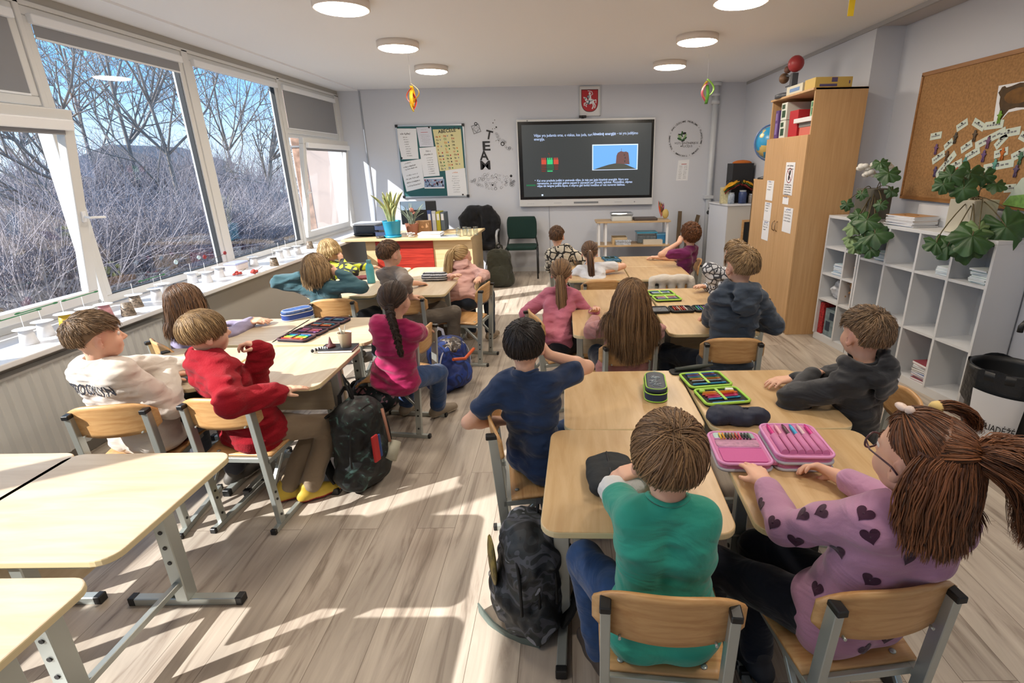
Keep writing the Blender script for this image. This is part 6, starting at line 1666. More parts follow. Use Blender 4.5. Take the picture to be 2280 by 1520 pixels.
t = thing('letter_tray', 'dark blue stacked letter tray leaning beside the blue pot', 'tray', (-2.44, 7.22, DT))
for k in range(2): MB().box((-0.12, -0.13, 0.01+0.08*k), (0.12, 0.13, 0.016+0.08*k)).box((-0.12, -0.13, 0.01+0.08*k), (-0.115, 0.13, 0.07+0.08*k)).box((0.115, -0.13, 0.01+0.08*k), (0.12, 0.13, 0.07+0.08*k)).box((-0.12, -0.13, 0.016+0.08*k), (0.12, -0.125, 0.06+0.08*k)).build('tray', mat('tray_navy', '#3d4c6e', 0.4), t)
t = thing('tape_ring', 'roll of dark tape lying at the left of the blue pot', 'tape', (-2.44, 6.95, DT)); MB().lathe([(0.04, 0), (0.055, 0), (0.055, 0.025), (0.04, 0.025), (0.04, 0)], 20, cap=False).build('roll', mat('tape_dark', '#4b463e', 0.4), t)
t = thing('string_ornament', 'white curled string ornament lying right of the blue pot', 'ornament', (-2.05, 6.98, DT))
m = MB()
for k in range(6): m.tube([(0.035*math.cos(a)+0.02*math.sin(k*2), 0.03*math.sin(a)+0.015*math.cos(k*3), 0.008+0.010*k+0.004*math.sin(a*2)) for a in np.linspace(0, 2*PI, 13)], 0.005, 6, cap=False)
m.build('string', mat('white_string', '#c9c5c2', 0.7, var=(60, 0.4)), t)
# teacher's chair with a black jacket over it
t = thing('office_chair', 'office chair with a grey frame tucked behind the teacher desk', 'chair', (-1.33, 8.05, 0))
MB().box((-0.24, -0.24, 0.44), (0.24, 0.22, 0.52)).build('seat', mat('office_black', '#15161a', 0.8), t, bevel=0.03, seg=3)
MB().box((-0.23, 0.22, 0.55), (0.23, 0.29, 1.02)).build('backrest', mat('office_black', '#15161a', 0.8), t, bevel=0.03, seg=3)
for s in (-1, 1): MB().tube([(s*0.26, 0.2, 0.5), (s*0.30, 0.0, 0.47), (s*0.30, -0.18, 0.52), (s*0.30, -0.20, 0.66), (s*0.30, -0.1, 0.71), (s*0.30, 0.1, 0.71)], 0.018, 10).build('armrest', mat('office_grey', '#b9bec4', 0.35), t)
m = MB().tube([(0, 0, 0.08), (0, 0, 0.44)], 0.03, 12)
for k in range(5): a = 2*PI*k/5; m.tube([(0, 0, 0.10), (0.26*math.cos(a), 0.26*math.sin(a), 0.06)], 0.018, 8); m.ball((0.26*math.cos(a), 0.26*math.sin(a), 0.03), 0.03)
m.build('base', BLACKP, t)
t = thing('jacket', 'black jacket hung over the back of the office chair', 'jacket', (-1.33, 8.30, 0.30))
Fd = Field((-0.36, -0.2, -0.02), (0.36, 0.14, 0.82), 0.012); BL = mat('black_cotton', '#141519', 0.95, sheen=0.2)
for s in (-1, 1):
    Fd.cap((s*0.14, 0, 0.68), (s*0.24, -0.02, 0.55), 0.085, 0.08, 0.04); Fd.cap((s*0.24, -0.02, 0.55), (s*0.24, -0.03, 0.15), 0.075, 0.06, 0.04); Fd.cap((s*0.1, 0, 0.64), (s*0.12, 0, 0.15), 0.085, 0.09, 0.04)
Fd.cap((-0.12, 0, 0.68), (0.12, 0, 0.68), 0.085, 0.085, 0.04); Fd.wrinkle(0.010, 0.07, 3); V, Fq = Fd.mesh(); mesh_np('cloth', V, Fq, BL, t)
# green visitor chair
GRN = mat('dark_green_cloth', '#16352f', 0.9, bump=(500, 0.2, 0.001)); t = thing('visitor_chair', 'dark green upholstered chair standing against the back wall under the screen', 'chair', (-0.67, 8.08, 0), 0.03)
s = MB().grid(lambda u, v: ((u-0.5)*0.46*(1-0.12*(abs(2*v-1))**4), 0.17-0.04*(1-(2*u-1)**2)*0+0.03*(2*u-1)**2*-1, 0.555+0.34*v), 10, 8); s.build('backrest', GRN, t, solid=0.04, bevel=0.012)
MB().prism(rrect(0.46, 0.42, 0.07, 5, (0, -0.05)), 0.435, 0.485).build('seat', GRN, t, bevel=0.015, seg=3)
for s_ in (-1, 1):
    MB().tube([(s_*0.235, 0.16, 0.0), (s_*0.235, 0.16, 0.45), (s_*0.20, 0.185, 0.62)], 0.013, 8).build('leg', BLACKP, t); MB().tube([(s_*0.235, -0.25, 0.0), (s_*0.235, -0.25, 0.47)], 0.013, 8).build('leg', BLACKP, t)
    MB().tube([(s_*0.235, -0.25, 0.46), (s_*0.235, 0.16, 0.43)], 0.012, 8).build('rail', BLACKP, t)
# ================================================================ LOW SHELF UNDER THE SCREEN
LSX, LSY = 0.995, 7.93; t = thing('low_shelf', 'low open shelf with pale wood boards on white uprights right of the screen', 'shelf', (LSX, LSY, 0))
SB = wood('shelf_board_birch', '#cdb189', '#bb9b70', (2, 20, 20), 0.4)
for z in (0.845, 0.50, 0.13): MB().prism(rrect(1.10, 0.42, 0.05, 4), z-0.022, z).build('shelf_board', SB, t, bevel=0.003)
for x in (-0.50, -0.40, 0.50):
    for y in (-0.15, 0.15): MB().box((x-0.016, y-0.016, 0), (x+0.016, y+0.016, 0.823)).build('upright', WHITE, t, bevel=0.003)
def on_shelf(px, py, z, Y): q = P(px, py, z=z); return (LSX+np.clip(q[0]-LSX, -0.45, 0.45), Y, z)
TRAY = mat('frosted_plastic', '#cfd2d0', 0.3); x, y, z = on_shelf(1381, 488, 0.845, LSY-0.03)
t = thing('plastic_box', 'frosted plastic box with a clear domed lid on top of the low shelf', 'box', (x, y, z)); MB().prism(rrect(0.30, 0.24, 0.03), 0, 0.07).build('tub', TRAY, t, bevel=0.006); MB().prism(rrect(0.33, 0.26, 0.04), 0.07, 0.115).build('lid', glass_mat('clear_lid', (0.9, 0.92, 0.93), 0.4), t, bevel=0.02, seg=3)
x, y, z = on_shelf(1431, 488, 0.845, LSY-0.02); t = thing('document_case', 'flat brown leather case lying on top of the low shelf', 'case', (x+0.02, y, z)); MB().prism(rrect(0.34, 0.26, 0.02), 0, 0.035).build('case', mat('brown_leather', '#4d4440', 0.5), t, bevel=0.006)
x, y, z = on_shelf(1470, 487, 0.845, LSY); t = thing('feather_duster', 'bunch of coloured paper craft flowers standing at the right end of the low shelf', 'ornament', (x+0.03, y, z))
g = random.Random(9)
for i, c_ in enumerate(('#d2542c', '#2d6f7c', '#c9a02c', '#6a2c5c', '#e08a3c', '#27375c', '#c25c7c')):
    a = -0.5+0.16*i; m = MB(); m.grid(lambda u, v: (a*0.1*u-0.03+(v-0.5)*0.035*math.sin(PI*u), (v-0.5)*0.02+0.01*i*u, 0.03+0.24*u*(1-0.03*i)), 5, 2); m.build('paper_petal', mat('craft_'+c_[1:], c_, 0.6), t, solid=0.002)
MB().ball((0.03, 0, 0.08), (0.05, 0.03, 0.07)).build('bundle', mat('craft_pale', '#c9b06a', 0.7), t)
def crate(name, label, px, py, z, Y, d, m_, lid=None, open_=True, stuff=None, cat='box'):
    x, y, zz = on_shelf(px, py, z, Y); t = thing(name, label, cat, (x, y, zz)); w_, dd, h_ = d; k = 0.006
    MB().box((-w_/2, -dd/2, 0), (w_/2, dd/2, k)).box((-w_/2, -dd/2, k), (w_/2, -dd/2+k, h_)).box((-w_/2, dd/2-k, k), (w_/2, dd/2, h_)).box((-w_/2, -dd/2+k, k), (-w_/2+k, dd/2-k, h_)).box((w_/2-k, -dd/2+k, k), (w_/2, dd/2-k, h_)).build('sides', m_, t)
    if lid: MB().box((-w_/2-0.008, -dd/2-0.008, h_), (w_/2+0.008, dd/2+0.008, h_+0.02)).build('lid', lid, t, bevel=0.004)
    if stuff: MB().box((-w_/2+0.012, -dd/2+0.012, 0.01), (w_/2-0.012, dd/2-0.012, h_*0.75)).build('contents', stuff, t)
    return t
crate('wooden_tray', 'pale wooden sorting tray with dark compartments on the middle shelf', 1376, 538, 0.50, LSY+0.03, (0.22, 0.22, 0.10), WOODL, stuff=mat('tray_dark', '#4d4138', 0.7, var=(40, 0.6)))
crate('storage_box', 'clear storage box with a turquoise lid on the middle shelf', 1430, 532, 0.50, LSY+0.05, (0.29, 0.22, 0.15), glass_mat('clear_box', (0.85, 0.92, 0.95), 0.4), lid=mat('turquoise_lid', '#3fa9cf', 0.35), stuff=mat('box_contents', '#8f9aa4', 0.7, var=(30, 0.6)))
crate('storage_box', 'small blue plastic box at the right of the middle shelf', 1468, 528, 0.50, LSY+0.04, (0.16, 0.2, 0.12), mat('blue_box', '#3a86b8', 0.4), lid=mat('blue_box_lid', '#62a7d0', 0.4))
t = crate('cardboard_tray', 'small printed white and blue box at the front of the middle shelf', 1388, 545, 0.50, LSY-0.11, (0.22, 0.10, 0.045), mat('printed_card', '#c2cbd8', 0.6, var=(50, 0.5)), lid=mat('printed_card', '#c2cbd8', 0.6))
crate('storage_box', 'low cream box at the front right of the middle shelf', 1455, 545, 0.50, LSY-0.11, (0.28, 0.10, 0.065), mat('cream_box', '#cfc6b6', 0.6), stuff=PAPER)
crate('storage_box', 'white perforated basket on the bottom shelf', 1365, 585, 0.13, LSY, (0.26, 0.25, 0.14), mat('basket_white', '#b9c2d4', 0.5, var=(60, 0.6)), stuff=PAPER)
crate('storage_box', 'grey plastic crate on the bottom shelf with papers on it', 1440, 590, 0.13, LSY, (0.52, 0.30, 0.14), mat('crate_grey', '#5c6168', 0.5), stuff=mat('crate_contents', '#a9aeb2', 0.7, var=(20, 0.5)))
# wooden slats leaning in the corner
for i, (x0_, x1_, z1_, lab) in enumerate(((1.76, 1.80, 0.92, 'straight old wooden slat standing against the back wall'), (2.10, 1.86, 0.86, 'slanting wooden slat leaning beside the white cabinet'), (1.95, 1.93, 0.72, 'short dark wooden board leaning in the corner by the white cabinet'))):
    o = MB().tube([(0, 0, 0), (x1_-x0_ if i != 1 else 0.22, 0.10, z1_)], 1, sec=[(-0.028-0.04*(i == 2), -0.012), (0.028+0.04*(i == 2), -0.012), (0.028+0.04*(i == 2), 0.012), (-0.028-0.04*(i == 2), 0.012)], smooth=False, upv=(1, 0, 0)).build('leaning_board', wood('old_board', '#6f5c46', '#54442f', (30, 30, 2), 0.7), loc=(x0_ if i != 1 else 1.86, 8.28-0.04*i, 0)); tag(o, lab, 'board')
# ================================================================ WHITE CABINET, NARROW SHELF, TALL CABINET
t = thing('white_cabinet', 'white cabinet with a framed blackboard door in the right rear corner', 'cabinet', (2.445, 7.78, 0), math.radians(10.4))
MB().box((-0.23, -0.27, 0.0), (0.23, 0.30, 1.055)).build('carcass', mat('cabinet_beige_white', '#c6c1b8', 0.5), t, bevel=0.003); MB().box((-0.25, -0.29, 1.055), (0.24, 0.30, 1.08)).build('top', mat('cabinet_top', '#d9dade', 0.4), t, bevel=0.004)
MB().box((-0.238, -0.27, 0.02), (-0.23, 0.30, 1.05)).build('side_panel', mat('cabinet_cold_white', '#d6dae2', 0.35), t)
MB().box((0.00, -0.285, 0.30), (0.22, -0.27, 0.86)).build('board_frame', BEECH, t, bevel=0.003); MB().box((0.03, -0.29, 0.33), (0.20, -0.284, 0.83)).build('blackboard', mat('blackboard', '#1a1b1d', 0.8), t)
o = tag(MB().ball((0, 0, 0), (0.03, 0.02, 0.03)).ball((-0.03, 0, -0.06), (0.025, 0.02, 0.03)).build('hanging_ball', BLACKP, loc=(2.19, 8.08, 0.98)), 'pair of black balls hanging at the left top of the white cabinet', 'ornament')
TOPZ = 1.08
q = P(1600, 445, Y=7.65); t = box_thing('juice_carton', 'cream carton standing on the left of the white cabinet', 'carton', (q[0]+0.02, 7.6, TOPZ), (q[0]+0.12, 7.68, TOPZ+0.22), mat('carton_cream', '#cfc79f', 0.6, var=(40, 0.25)))
for i, (px, c_, r_, h_, lab) in enumerate(((1625, '#aeb9c8', 0.045, 0.15, 'pale blue lidded jar'), (1650, '#3c4c78', 0.055, 0.18, 'glass jar with blue contents'), (1672, '#8f8a86', 0.055, 0.13, 'glass jar with mixed brown contents'))):
    q = P(px, 448, Y=7.58); t = thing('jar', lab+' on the white cabinet', 'jar', (q[0]+0.015, 7.58, TOPZ), group='jars on the white cabinet')
    MB().lathe([(0.001, 0), (r_, 0.002), (r_, h_*0.8), (r_*0.8, h_*0.9), (0.001, h_*0.9)], 18, cap=False).build('contents', mat('jar_'+c_[1:], c_, 0.35, var=(40, 0.4)), t); MB().lathe([(r_*0.82, h_*0.88), (r_*0.86, h_), (0.001, h_)], 18, cap=False).build('lid', mat('jar_lid', '#9aa0a6', 0.4), t)
t = thing('bunting', 'folded yellow, green and red flag bunting lying over the jars on the white cabinet', 'bunting', (2.46, 7.62, TOPZ+0.13))
for j, c_ in enumerate(('#8e2f2c', '#3f5c2f', '#d49a1c')):
    for sd in (-1, 1):
        for i in range(3):
            m = MB(); m.grid(lambda u, v: (sd*(0.02+0.20*u+0.01*j), -0.07+0.055*(i+v)-0.012*j, 0.125+0.022*j-0.11*u**1.4+0.012*math.sin(9*u+3*i+5*v)+0.010*math.sin(6*PI*v)), 6, 4); m.build('flag', mat('flag_'+c_[1:], c_, 0.8), t, solid=0.002)
m = MB()
for i in range(8): m.tube([((i-4)*0.05, 0, 0.16), ((i-4)*0.05+0.015, -0.01, 0.19), ((i-4)*0.05+0.03, 0, 0.17)], 0.006, 6)
m.build('cord', BLACKP, t)
t = box_thing('storage_box', 'black storage box behind the bunting with an orange cloth in it', 'box', (2.37, 7.72, TOPZ), (2.66, 8.0, 1.615), mat('black_box', '#1c1d20', 0.5)); MB().ball((0.02, 0, 0.54), (0.14, 0.10, 0.04)).build('orange_cloth', mat('orange_cloth', '#c26a24', 0.8), t)
# globe
q = P(1717, 326, Y=6.12); t = thing('globe', 'blue globe peeping out behind the tall wooden cabinet', 'globe', (q[0], 6.12, 1.45))
gm = bpy.data.materials.new('globe_map'); gm.use_nodes = True; n, l = gm.node_tree.nodes, gm.node_tree.links; b = n['Principled BSDF']; b.inputs['Roughness'].default_value = 0.3
tc = n.new('ShaderNodeTexCoord'); nz = n.new('ShaderNodeTexNoise'); nz.inputs['Scale'].default_value = 6; nz.inputs['Detail'].default_value = 5; l.new(tc.outputs['Object'], nz.inputs['Vector']); r_ = n.new('ShaderNodeValToRGB'); r_.color_ramp.interpolation = 'CONSTANT'; e = r_.color_ramp.elements; e[0].color = lin('#2f8fc0'); e[1].position = 0.56; e[1].color = lin('#c9b06a'); l.new(nz.outputs['Fac'], r_.inputs[0]); l.new(r_.outputs[0], b.inputs['Base Color'])
MB().ball((0, 0, 0.38), 0.17, n=28).build('ball', gm, t); MB().tube([(0.185*math.cos(a), 0, 0.38+0.185*math.sin(a)) for a in np.linspace(1.2, 5.0, 20)], 0.009, 8).build('meridian', mat('meridian_blue', '#5c78a8', 0.4), t); MB().lathe([(0.001, 0), (0.11, 0), (0.11, 0.015), (0.02, 0.04), (0.014, 0.20), (0.001, 0.2)], 20, cap=False).build('foot', BLACKP, t)
t = thing('narrow_bookcase', 'narrow open wooden bookcase between the white and the tall cabinet', 'bookcase', (2.43, 6.11, 0))
for x in (-0.26, 0.24): MB().box((x, -0.16, 0), (x+0.02, 0.16, 1.45)).build('side', OAK, t, bevel=0.002)
for z in (0.06, 0.40, 0.74, 1.08, 1.43): MB().box((-0.24, -0.16, z), (0.24, 0.16, z+0.02)).build('shelf_board', OAK, t)
for y in (-0.16, 0.14): MB().box((-0.26, y, 0.06), (0.24, y+0.02, 1.43)).build('divider', OAK, t)
CX0, CX1, CY0, CY1, CH_ = 2.155, 2.630, 4.95, 5.93, 2.235
t = thing('tall_cabinet', 'tall wooden cabinet with two doors below and an open compartment on top', 'cabinet', (CX0, CY0, 0)); w_, d_ = CX1-CX0, CY1-CY0; k = 0.018
c = MB().box((0.02, 0, 0), (w_, k, CH_)).box((0.02, d_-k, 0), (w_, d_, CH_)).box((0.0, 0, CH_-k), (w_, d_, CH_)).box((w_-k, k, 0), (w_, d_-k, CH_-k)).box((0.02, k, 1.84), (w_-k, d_-k, 1.858)).box((0.02, k, 0.06), (w_-k, d_-k, 0.08)).box((0.04, k, 0), (0.055, d_-k, 0.06))
c.build('carcass', OAK, t, bevel=0.002)
for i, (y0, y1) in enumerate(((0.0, d_/2-0.002), (d_/2+0.002, d_))):
    o = MB().box((0.0, y0, 0.075), (0.019, y1, 1.858)).build('door', OAK, t, bevel=0.002)
    yy_ = y1-0.035 if i == 0 else y0+0.035; MB().tube([(0, yy_, 0.96), (-0.022, yy_, 0.975), (-0.026, yy_, 1.01), (-0.022, yy_, 1.045), (0, yy_, 1.06)], 0.005, 8).build('handle', mat('brushed_handle', '#a08a70', 0.35, 0.6), o)
def door_sheet(label, px, py, pw, ph, mprint, seed, name='notice'):
    q = P(px, py, X=CX0-0.001); t = thing(name, label, 'paper', (CX0-0.0012, q[1], q[2]-ph/2)); MB().box((-0.001, -pw/2, 0), (0, pw/2, ph)).build('sheet', PAPER, t)
    mb = MB(); g = random.Random(seed); Mx = Matrix(((0, 1, 0, -0.0018), (-1, 0, 0, pw/2), (0, 0, 1, 0), (0, 0, 0, 1)))
    if mprint == 'ban':
        for r0, r1, mi in ((0.062, 0.070, 1),): mb.add([Mx@Vector((pw/2+r*math.cos(a), 0, ph*0.60+r*math.sin(a))) for r in (r0, r1) for a in np.linspace(0, 2*PI, 25)[:-1]], [(i, (i+1) % 24, 24+(i+1) % 24, 24+i) for i in range(24)], 1)
        mb.add([Mx@Vector(p) for p in ((pw/2-0.047, 0, ph*0.60+0.040), (pw/2-0.040, 0, ph*0.60+0.047), (pw/2+0.047, 0, ph*0.60-0.040), (pw/2+0.040, 0, ph*0.60-0.047))], [(0, 1, 2, 3)], 1)
        for zz in (0.025, -0.02): mb.add([Mx@Vector((pw/2+0.018*math.cos(a)+zz*0.3, 0, ph*0.60+zz+0.026*math.sin(a))) for a in np.linspace(0, 2*PI, 11)[:-1]], [tuple(range(10))], 0)
        for i in range(2): scribble(mb, 0.03, ph*0.88-0.03*i, pw-0.06, 0.014, 0, 0, Mx, seed+i)
        for i in range(5): scribble(mb, 0.02, ph*0.30-0.022*i, pw-0.05, 0.012, 0, 0, Mx, seed+9+i)
    else:
        scribble(mb, pw*0.25, ph*0.90, pw*0.5, 0.018, 2, 0, Mx, seed)
        for i in range(int(ph/0.03)-3): scribble(mb, 0.02+0.03*(mprint == 'map')*g.random(), ph*0.80-0.028*i, (pw-0.05)*(g.uniform(0.4, 1) if mprint == 'map' else 1), 0.013, 0 if mprint == 'map' and g.random() < 0.5 else 3, 0, Mx, seed+20+i)
    mb.build('print', [INK, mat('ban_red', '#8e3a44', 0.5), mat('blue_ink', '#3f5f9c', 0.6), GREYINK], t)
    return t
door_sheet('white sheet with a red prohibition circle on the cabinet door', 1757, 398, 0.21, 0.30, 'ban', 3); door_sheet('small blank white card under the prohibition sheet on the cabinet door', 1749, 447, 0.14, 0.065, 'line', 50); door_sheet('white text page at the right of the door handles', 1753, 490, 0.21, 0.235, 'line', 7)
door_sheet('topmost of three printed sheets down the far cabinet door', 1714, 424, 0.19, 0.20, 'map', 11); door_sheet('middle of three printed sheets down the far cabinet door', 1709, 471, 0.19, 0.19, 'map', 13); door_sheet('lowest of three printed sheets down the far cabinet door', 1704, 513, 0.19, 0.20, 'map', 17)
# things in and on the tall cabinet
TZ = 1.858
def cab_item(name, label, cat, y0, y1, z0, z1, x0, x1, col, group='boxes in the top of the tall cabinet', pr=None):
    t = box_thing(name, label, cat, (CX0+x0, CY0+y0, TZ+z0), (CX0+x1, CY0+y1, TZ+z1), mat('box_'+col[1:], col, 0.55), group=group)
    if pr: MB().box((-(x1-x0)/2-0.001, -(y1-y0)*0.3, (z1-z0)*0.15), (-(x1-x0)/2, (y1-y0)*0.3, (z1-z0)*0.55)).box((-(x1-x0)/2-0.0012, -(y1-y0)*0.15, (z1-z0)*0.65), (-(x1-x0)/2, (y1-y0)*0.35, (z1-z0)*0.9)).build('print', mat('pr_'+pr[1:], pr, 0.5), t)
cab_item('game_box', 'purple game box standing at the far end of the top compartment', 'box', 0.83, 0.91, 0, 0.27, 0.04, 0.3, '#5c3f7c', pr='#8a74b0'); cab_item('game_box', 'upper of two white boxes with a palm print and green lid', 'box', 0.66, 0.80, 0.17, 0.33, 0.05, 0.3, '#d5dad2', pr='#2c4a30'); cab_item('game_box', 'lower of two white boxes with a palm print and green lid', 'box', 0.66, 0.80, 0.0, 0.165, 0.05, 0.3, '#d5dad0', pr='#2c4a32')
cab_item('game_box', 'dark green box behind the red box in the top compartment', 'box', 0.30, 0.64, 0.0, 0.33, 0.30, 0.42, '#24402c', pr='#5c8a4c'); cab_item('game_box', 'tall red box in the middle of the top compartment', 'box', 0.40, 0.60, 0, 0.24, 0.06, 0.26, '#b3202a'); cab_item('plastic_box', 'salmon pink box at the bottom right of the top compartment', 'box', 0.06, 0.34, 0, 0.075, 0.06, 0.3, '#c96a5c'); cab_item('plastic_box', 'grey tray lying on the salmon pink box', 'box', 0.08, 0.36, 0.076, 0.115, 0.06, 0.3, '#7c7a78'); cab_item('plastic_box', 'white tray lying topmost in the pile at the right of the top compartment', 'box', 0.04, 0.42, 0.116, 0.155, 0.03, 0.3, '#d9dade'); cab_item('game_box', 'small green and white box standing on the white tray', 'box', 0.06, 0.20, 0.156, 0.29, 0.08, 0.2, '#8fae8c', pr='#2f6a4c')
TT = CH_
q = P(1850, 175, Y=CY0+0.1); t = box_thing('game_box', 'flat yellow game box on top of the tall cabinet nearest the viewer', 'box', (CX0+0.02, CY0+0.03, TT), (CX0+0.34, CY0+0.24, TT+0.085), mat('box_yellow', '#c9ab5c', 0.55), group='boxes on the tall cabinet'); MB().box((-0.12, -0.1065, 0.01), (0.03, -0.105, 0.03)).box((-0.02, -0.1065, 0.045), (0.03, -0.105, 0.08)).box((0.13, -0.1065, 0.03), (0.14, -0.105, 0.055)).build('print', mat('pr_violet', '#5a5078', 0.5), t)
t = box_thing('game_box', 'flat pale game box on top of the tall cabinet behind the yellow one', 'box', (CX0+0.01, CY0+0.26, TT), (CX0+0.32, CY0+0.62, TT+0.075), mat('box_pale', '#cbc7b4', 0.55), group='boxes on the tall cabinet'); MB().box((-0.1565, -0.12, 0.02), (-0.155, 0.1, 0.05)).build('print', mat('pr_blue', '#6a8ab8', 0.5), t)
t = thing('planet_model', 'planet model with a red sun ball on a dark stand on the tall cabinet', 'model', (CX0+0.12, CY0+0.78, TT)); DG = mat('model_grey', '#4b4e55', 0.4)
MB().lathe([(0.001, 0), (0.15, 0), (0.15, 0.03), (0.11, 0.045), (0.001, 0.05)], 24, cap=False).build('base', DG, t); MB().box((-0.03, -0.06, 0.045), (0.03, 0.0, 0.22)).tube([(0, 0.0, 0.12), (0, 0.16, 0.12)], 0.007, 6).tube([(0, 0, 0.20), (-0.02, 0.16, 0.22)], 0.009, 6).build('stand', DG, t, bevel=0.006)
MB().ball((0, -0.04, 0.30), 0.075, n=18).build('sun_ball', mat('sun_red', '#a8383c', 0.4), t); MB().ball((-0.02, 0.17, 0.20), 0.05, n=14).build('earth_ball', mat('earth_brown', '#7c5a40', 0.5, var=(20, 0.5)), t); MB().ball((-0.02, 0.10, 0.27), 0.035, n=12).build('moon_ball', mat('moon_brown', '#6e4a3c', 0.5), t)
# ================================================================ WHITE CUBE SHELVES
S0 = Vector((2.40, 4.86, 0)); SU = Vector((0.155, -0.988, 0)).normalized(); SRZ = math.atan2(SU.y, SU.x); SDp = 0.28
SHW = mat('shelf_white', '#d3d5d8', 0.4); SHI = mat('shelf_back', '#c3c6ca', 0.55)
def shelf_unit(name, label, x0, cols, rows, ztop):
    p = S0+SU*x0; t = thing(name, label, 'shelf', p, SRZ); W_ = cols[-1]; k = 0.018
    MB().box((0, 0, ztop-0.025), (W_, SDp, ztop)).build('top_board', SHW, t, bevel=0.002); MB().box((0, SDp-0.008, 0.05), (W_, SDp, ztop-0.025)).build('back_panel', SHI, t); MB().box((0, 0.01, 0), (W_, SDp, 0.06)).build('plinth', SHW, t)
    for i, x in enumerate([0]+cols[1:]): MB().box((x-k/2 if 0 < i < len(cols)-1 else (x if i == 0 else x-k), 0, 0.06), ((x+k/2) if 0 < i < len(cols)-1 else (x+k if i == 0 else x), SDp-0.008, ztop-0.025)).build('upright', SHW, t)
    for z in rows: MB().box((0.01, 0.002, z-k/2), (W_-0.01, SDp-0.008, z+k/2)).build('shelf_board', SHW, t)
    return t
shelf_unit('cube_shelf', 'white shelf with uneven compartments beside the tall cabinet', 0.0, [0, 0.29, 0.455], [0.885, 0.64, 0.40], 1.17)
CS = shelf_unit('cube_shelf', 'white cube shelf of three rows, the trailing plant standing on it', 0.465, [0, 0.295, 0.59, 0.885, 1.185], [0.855, 0.43], 1.155)
def sp(x, d, z): q = S0+SU*x+Vector((SU.y*-1, SU.x, 0))*d; return (q.x, q.y, z)
def pile(label, x, d, z, n, w_, dd, cols, seed, th=0.007, name='exercise_book', stand=False):
    g = random.Random(seed); zz = z
    for i in range(n):
        c_ = cols[i % len(cols)]; h_ = th*g.uniform(0.8, 1.2)
        t = thing(name, label % (('bottom' if i == 0 else ('top' if i == n-1 else '%s from the bottom' % ('second', 'third', 'fourth', 'fifth', 'sixth', 'seventh', 'eighth', 'ninth')[i-1]))), 'book', sp(x+g.uniform(-.008, .008), d+g.uniform(-.01, .01), zz), SRZ+g.uniform(-.12, .12), group=label.replace('%s ', '')[:60])
        MB().box((-w_/2, -dd/2, 0.001), (w_/2, dd/2, h_-0.001)).build('pages', PAPER, t); MB().box((-w_/2-0.002, -dd/2-0.002, h_-0.0012), (w_/2+0.002, dd/2+0.002, h_)).box((-w_/2-0.002, -dd/2-0.002, 0), (w_/2+0.002, dd/2+0.002, 0.0012)).build('cover', mat('cover_'+c_[1:], c_, 0.5), t); zz += h_+0.0004
pile('%s pale blue notebook in the pile in the left white shelf', 0.20, 0.13, 0.65, 8, 0.15, 0.20, ('#8fb0c9', '#b9cdd9', '#7a9fc2'), 3, 0.012)
pile('%s pale blue notebook in the first top compartment of the cube shelf', 0.465+0.20, 0.14, 0.866, 7, 0.14, 0.2, ('#b4cbd6', '#c9d6da'), 5, 0.009); pile('%s pale notebook in the third top compartment of the cube shelf', 0.465+0.80, 0.14, 0.866, 6, 0.12, 0.2, ('#bcd0d8', '#cfdadc'), 6, 0.009); pile('%s pale notebook in the last top compartment of the cube shelf', 0.465+1.08, 0.14, 0.866, 9, 0.13, 0.2, ('#c3d8dc', '#b4c6bc', '#d4dcdc'), 7, 0.010)
pile('%s coloured magazine in the bottom row of the cube shelf', 0.465+0.80, 0.14, 0.062, 9, 0.15, 0.21, ('#8e3f4a', '#7a9fc2', '#b02c34', '#3f5f9c', '#b9b4a8', '#6a6258', '#9aa0a8', '#cfd2d4'), 8, 0.016, 'magazine'); pile('%s white booklet in the middle row of the cube shelf', 0.465+0.82, 0.2, 0.44, 3, 0.10, 0.12, ('#cfd4d8', '#b9c0c8'), 12, 0.012)
t = thing('plastic_bag', 'crumpled clear plastic bag in the left white shelf', 'bag', sp(0.15, 0.13, 0.41)); Fd = Field((-0.13, -0.11, -0.01), (0.13, 0.11, 0.22), 0.01); Fd.ell((0, 0, 0.08), np.eye(3), (0.085, 0.07, 0.075), 0.02); Fd.wrinkle(0.018, 0.04, 4); V, Fq = Fd.mesh(); mesh_np('film', V, Fq, mat('film_white', '#c6cad2', 0.25), t)
t = box_thing('toy_bag', 'red patterned gift bag low in the left white shelf', 'bag', (0, 0, 0), (0.06, 0.2, 0.30), mat('red_pattern', '#b02c30', 0.6, var=(60, 0.7))); t.location = sp(0.05, 0.13, 0.062); t.rotation_euler[2] = SRZ
t = box_thing('toy_bag', 'blue-grey bag with a printed figure low in the left white shelf', 'bag', (0, 0, 0), (0.17, 0.12, 0.26), mat('bag_bluegrey', '#7c9098', 0.6, var=(18, 0.5))); t.location = sp(0.18, 0.10, 0.062); t.rotation_euler[2] = SRZ; MB().box((-0.06, -0.0615, 0.05), (0.0, -0.06, 0.14)).box((-0.02, -0.0615, 0.16), (0.04, -0.06, 0.23)).build('print', mat('bag_print', '#27384a', 0.5), t)
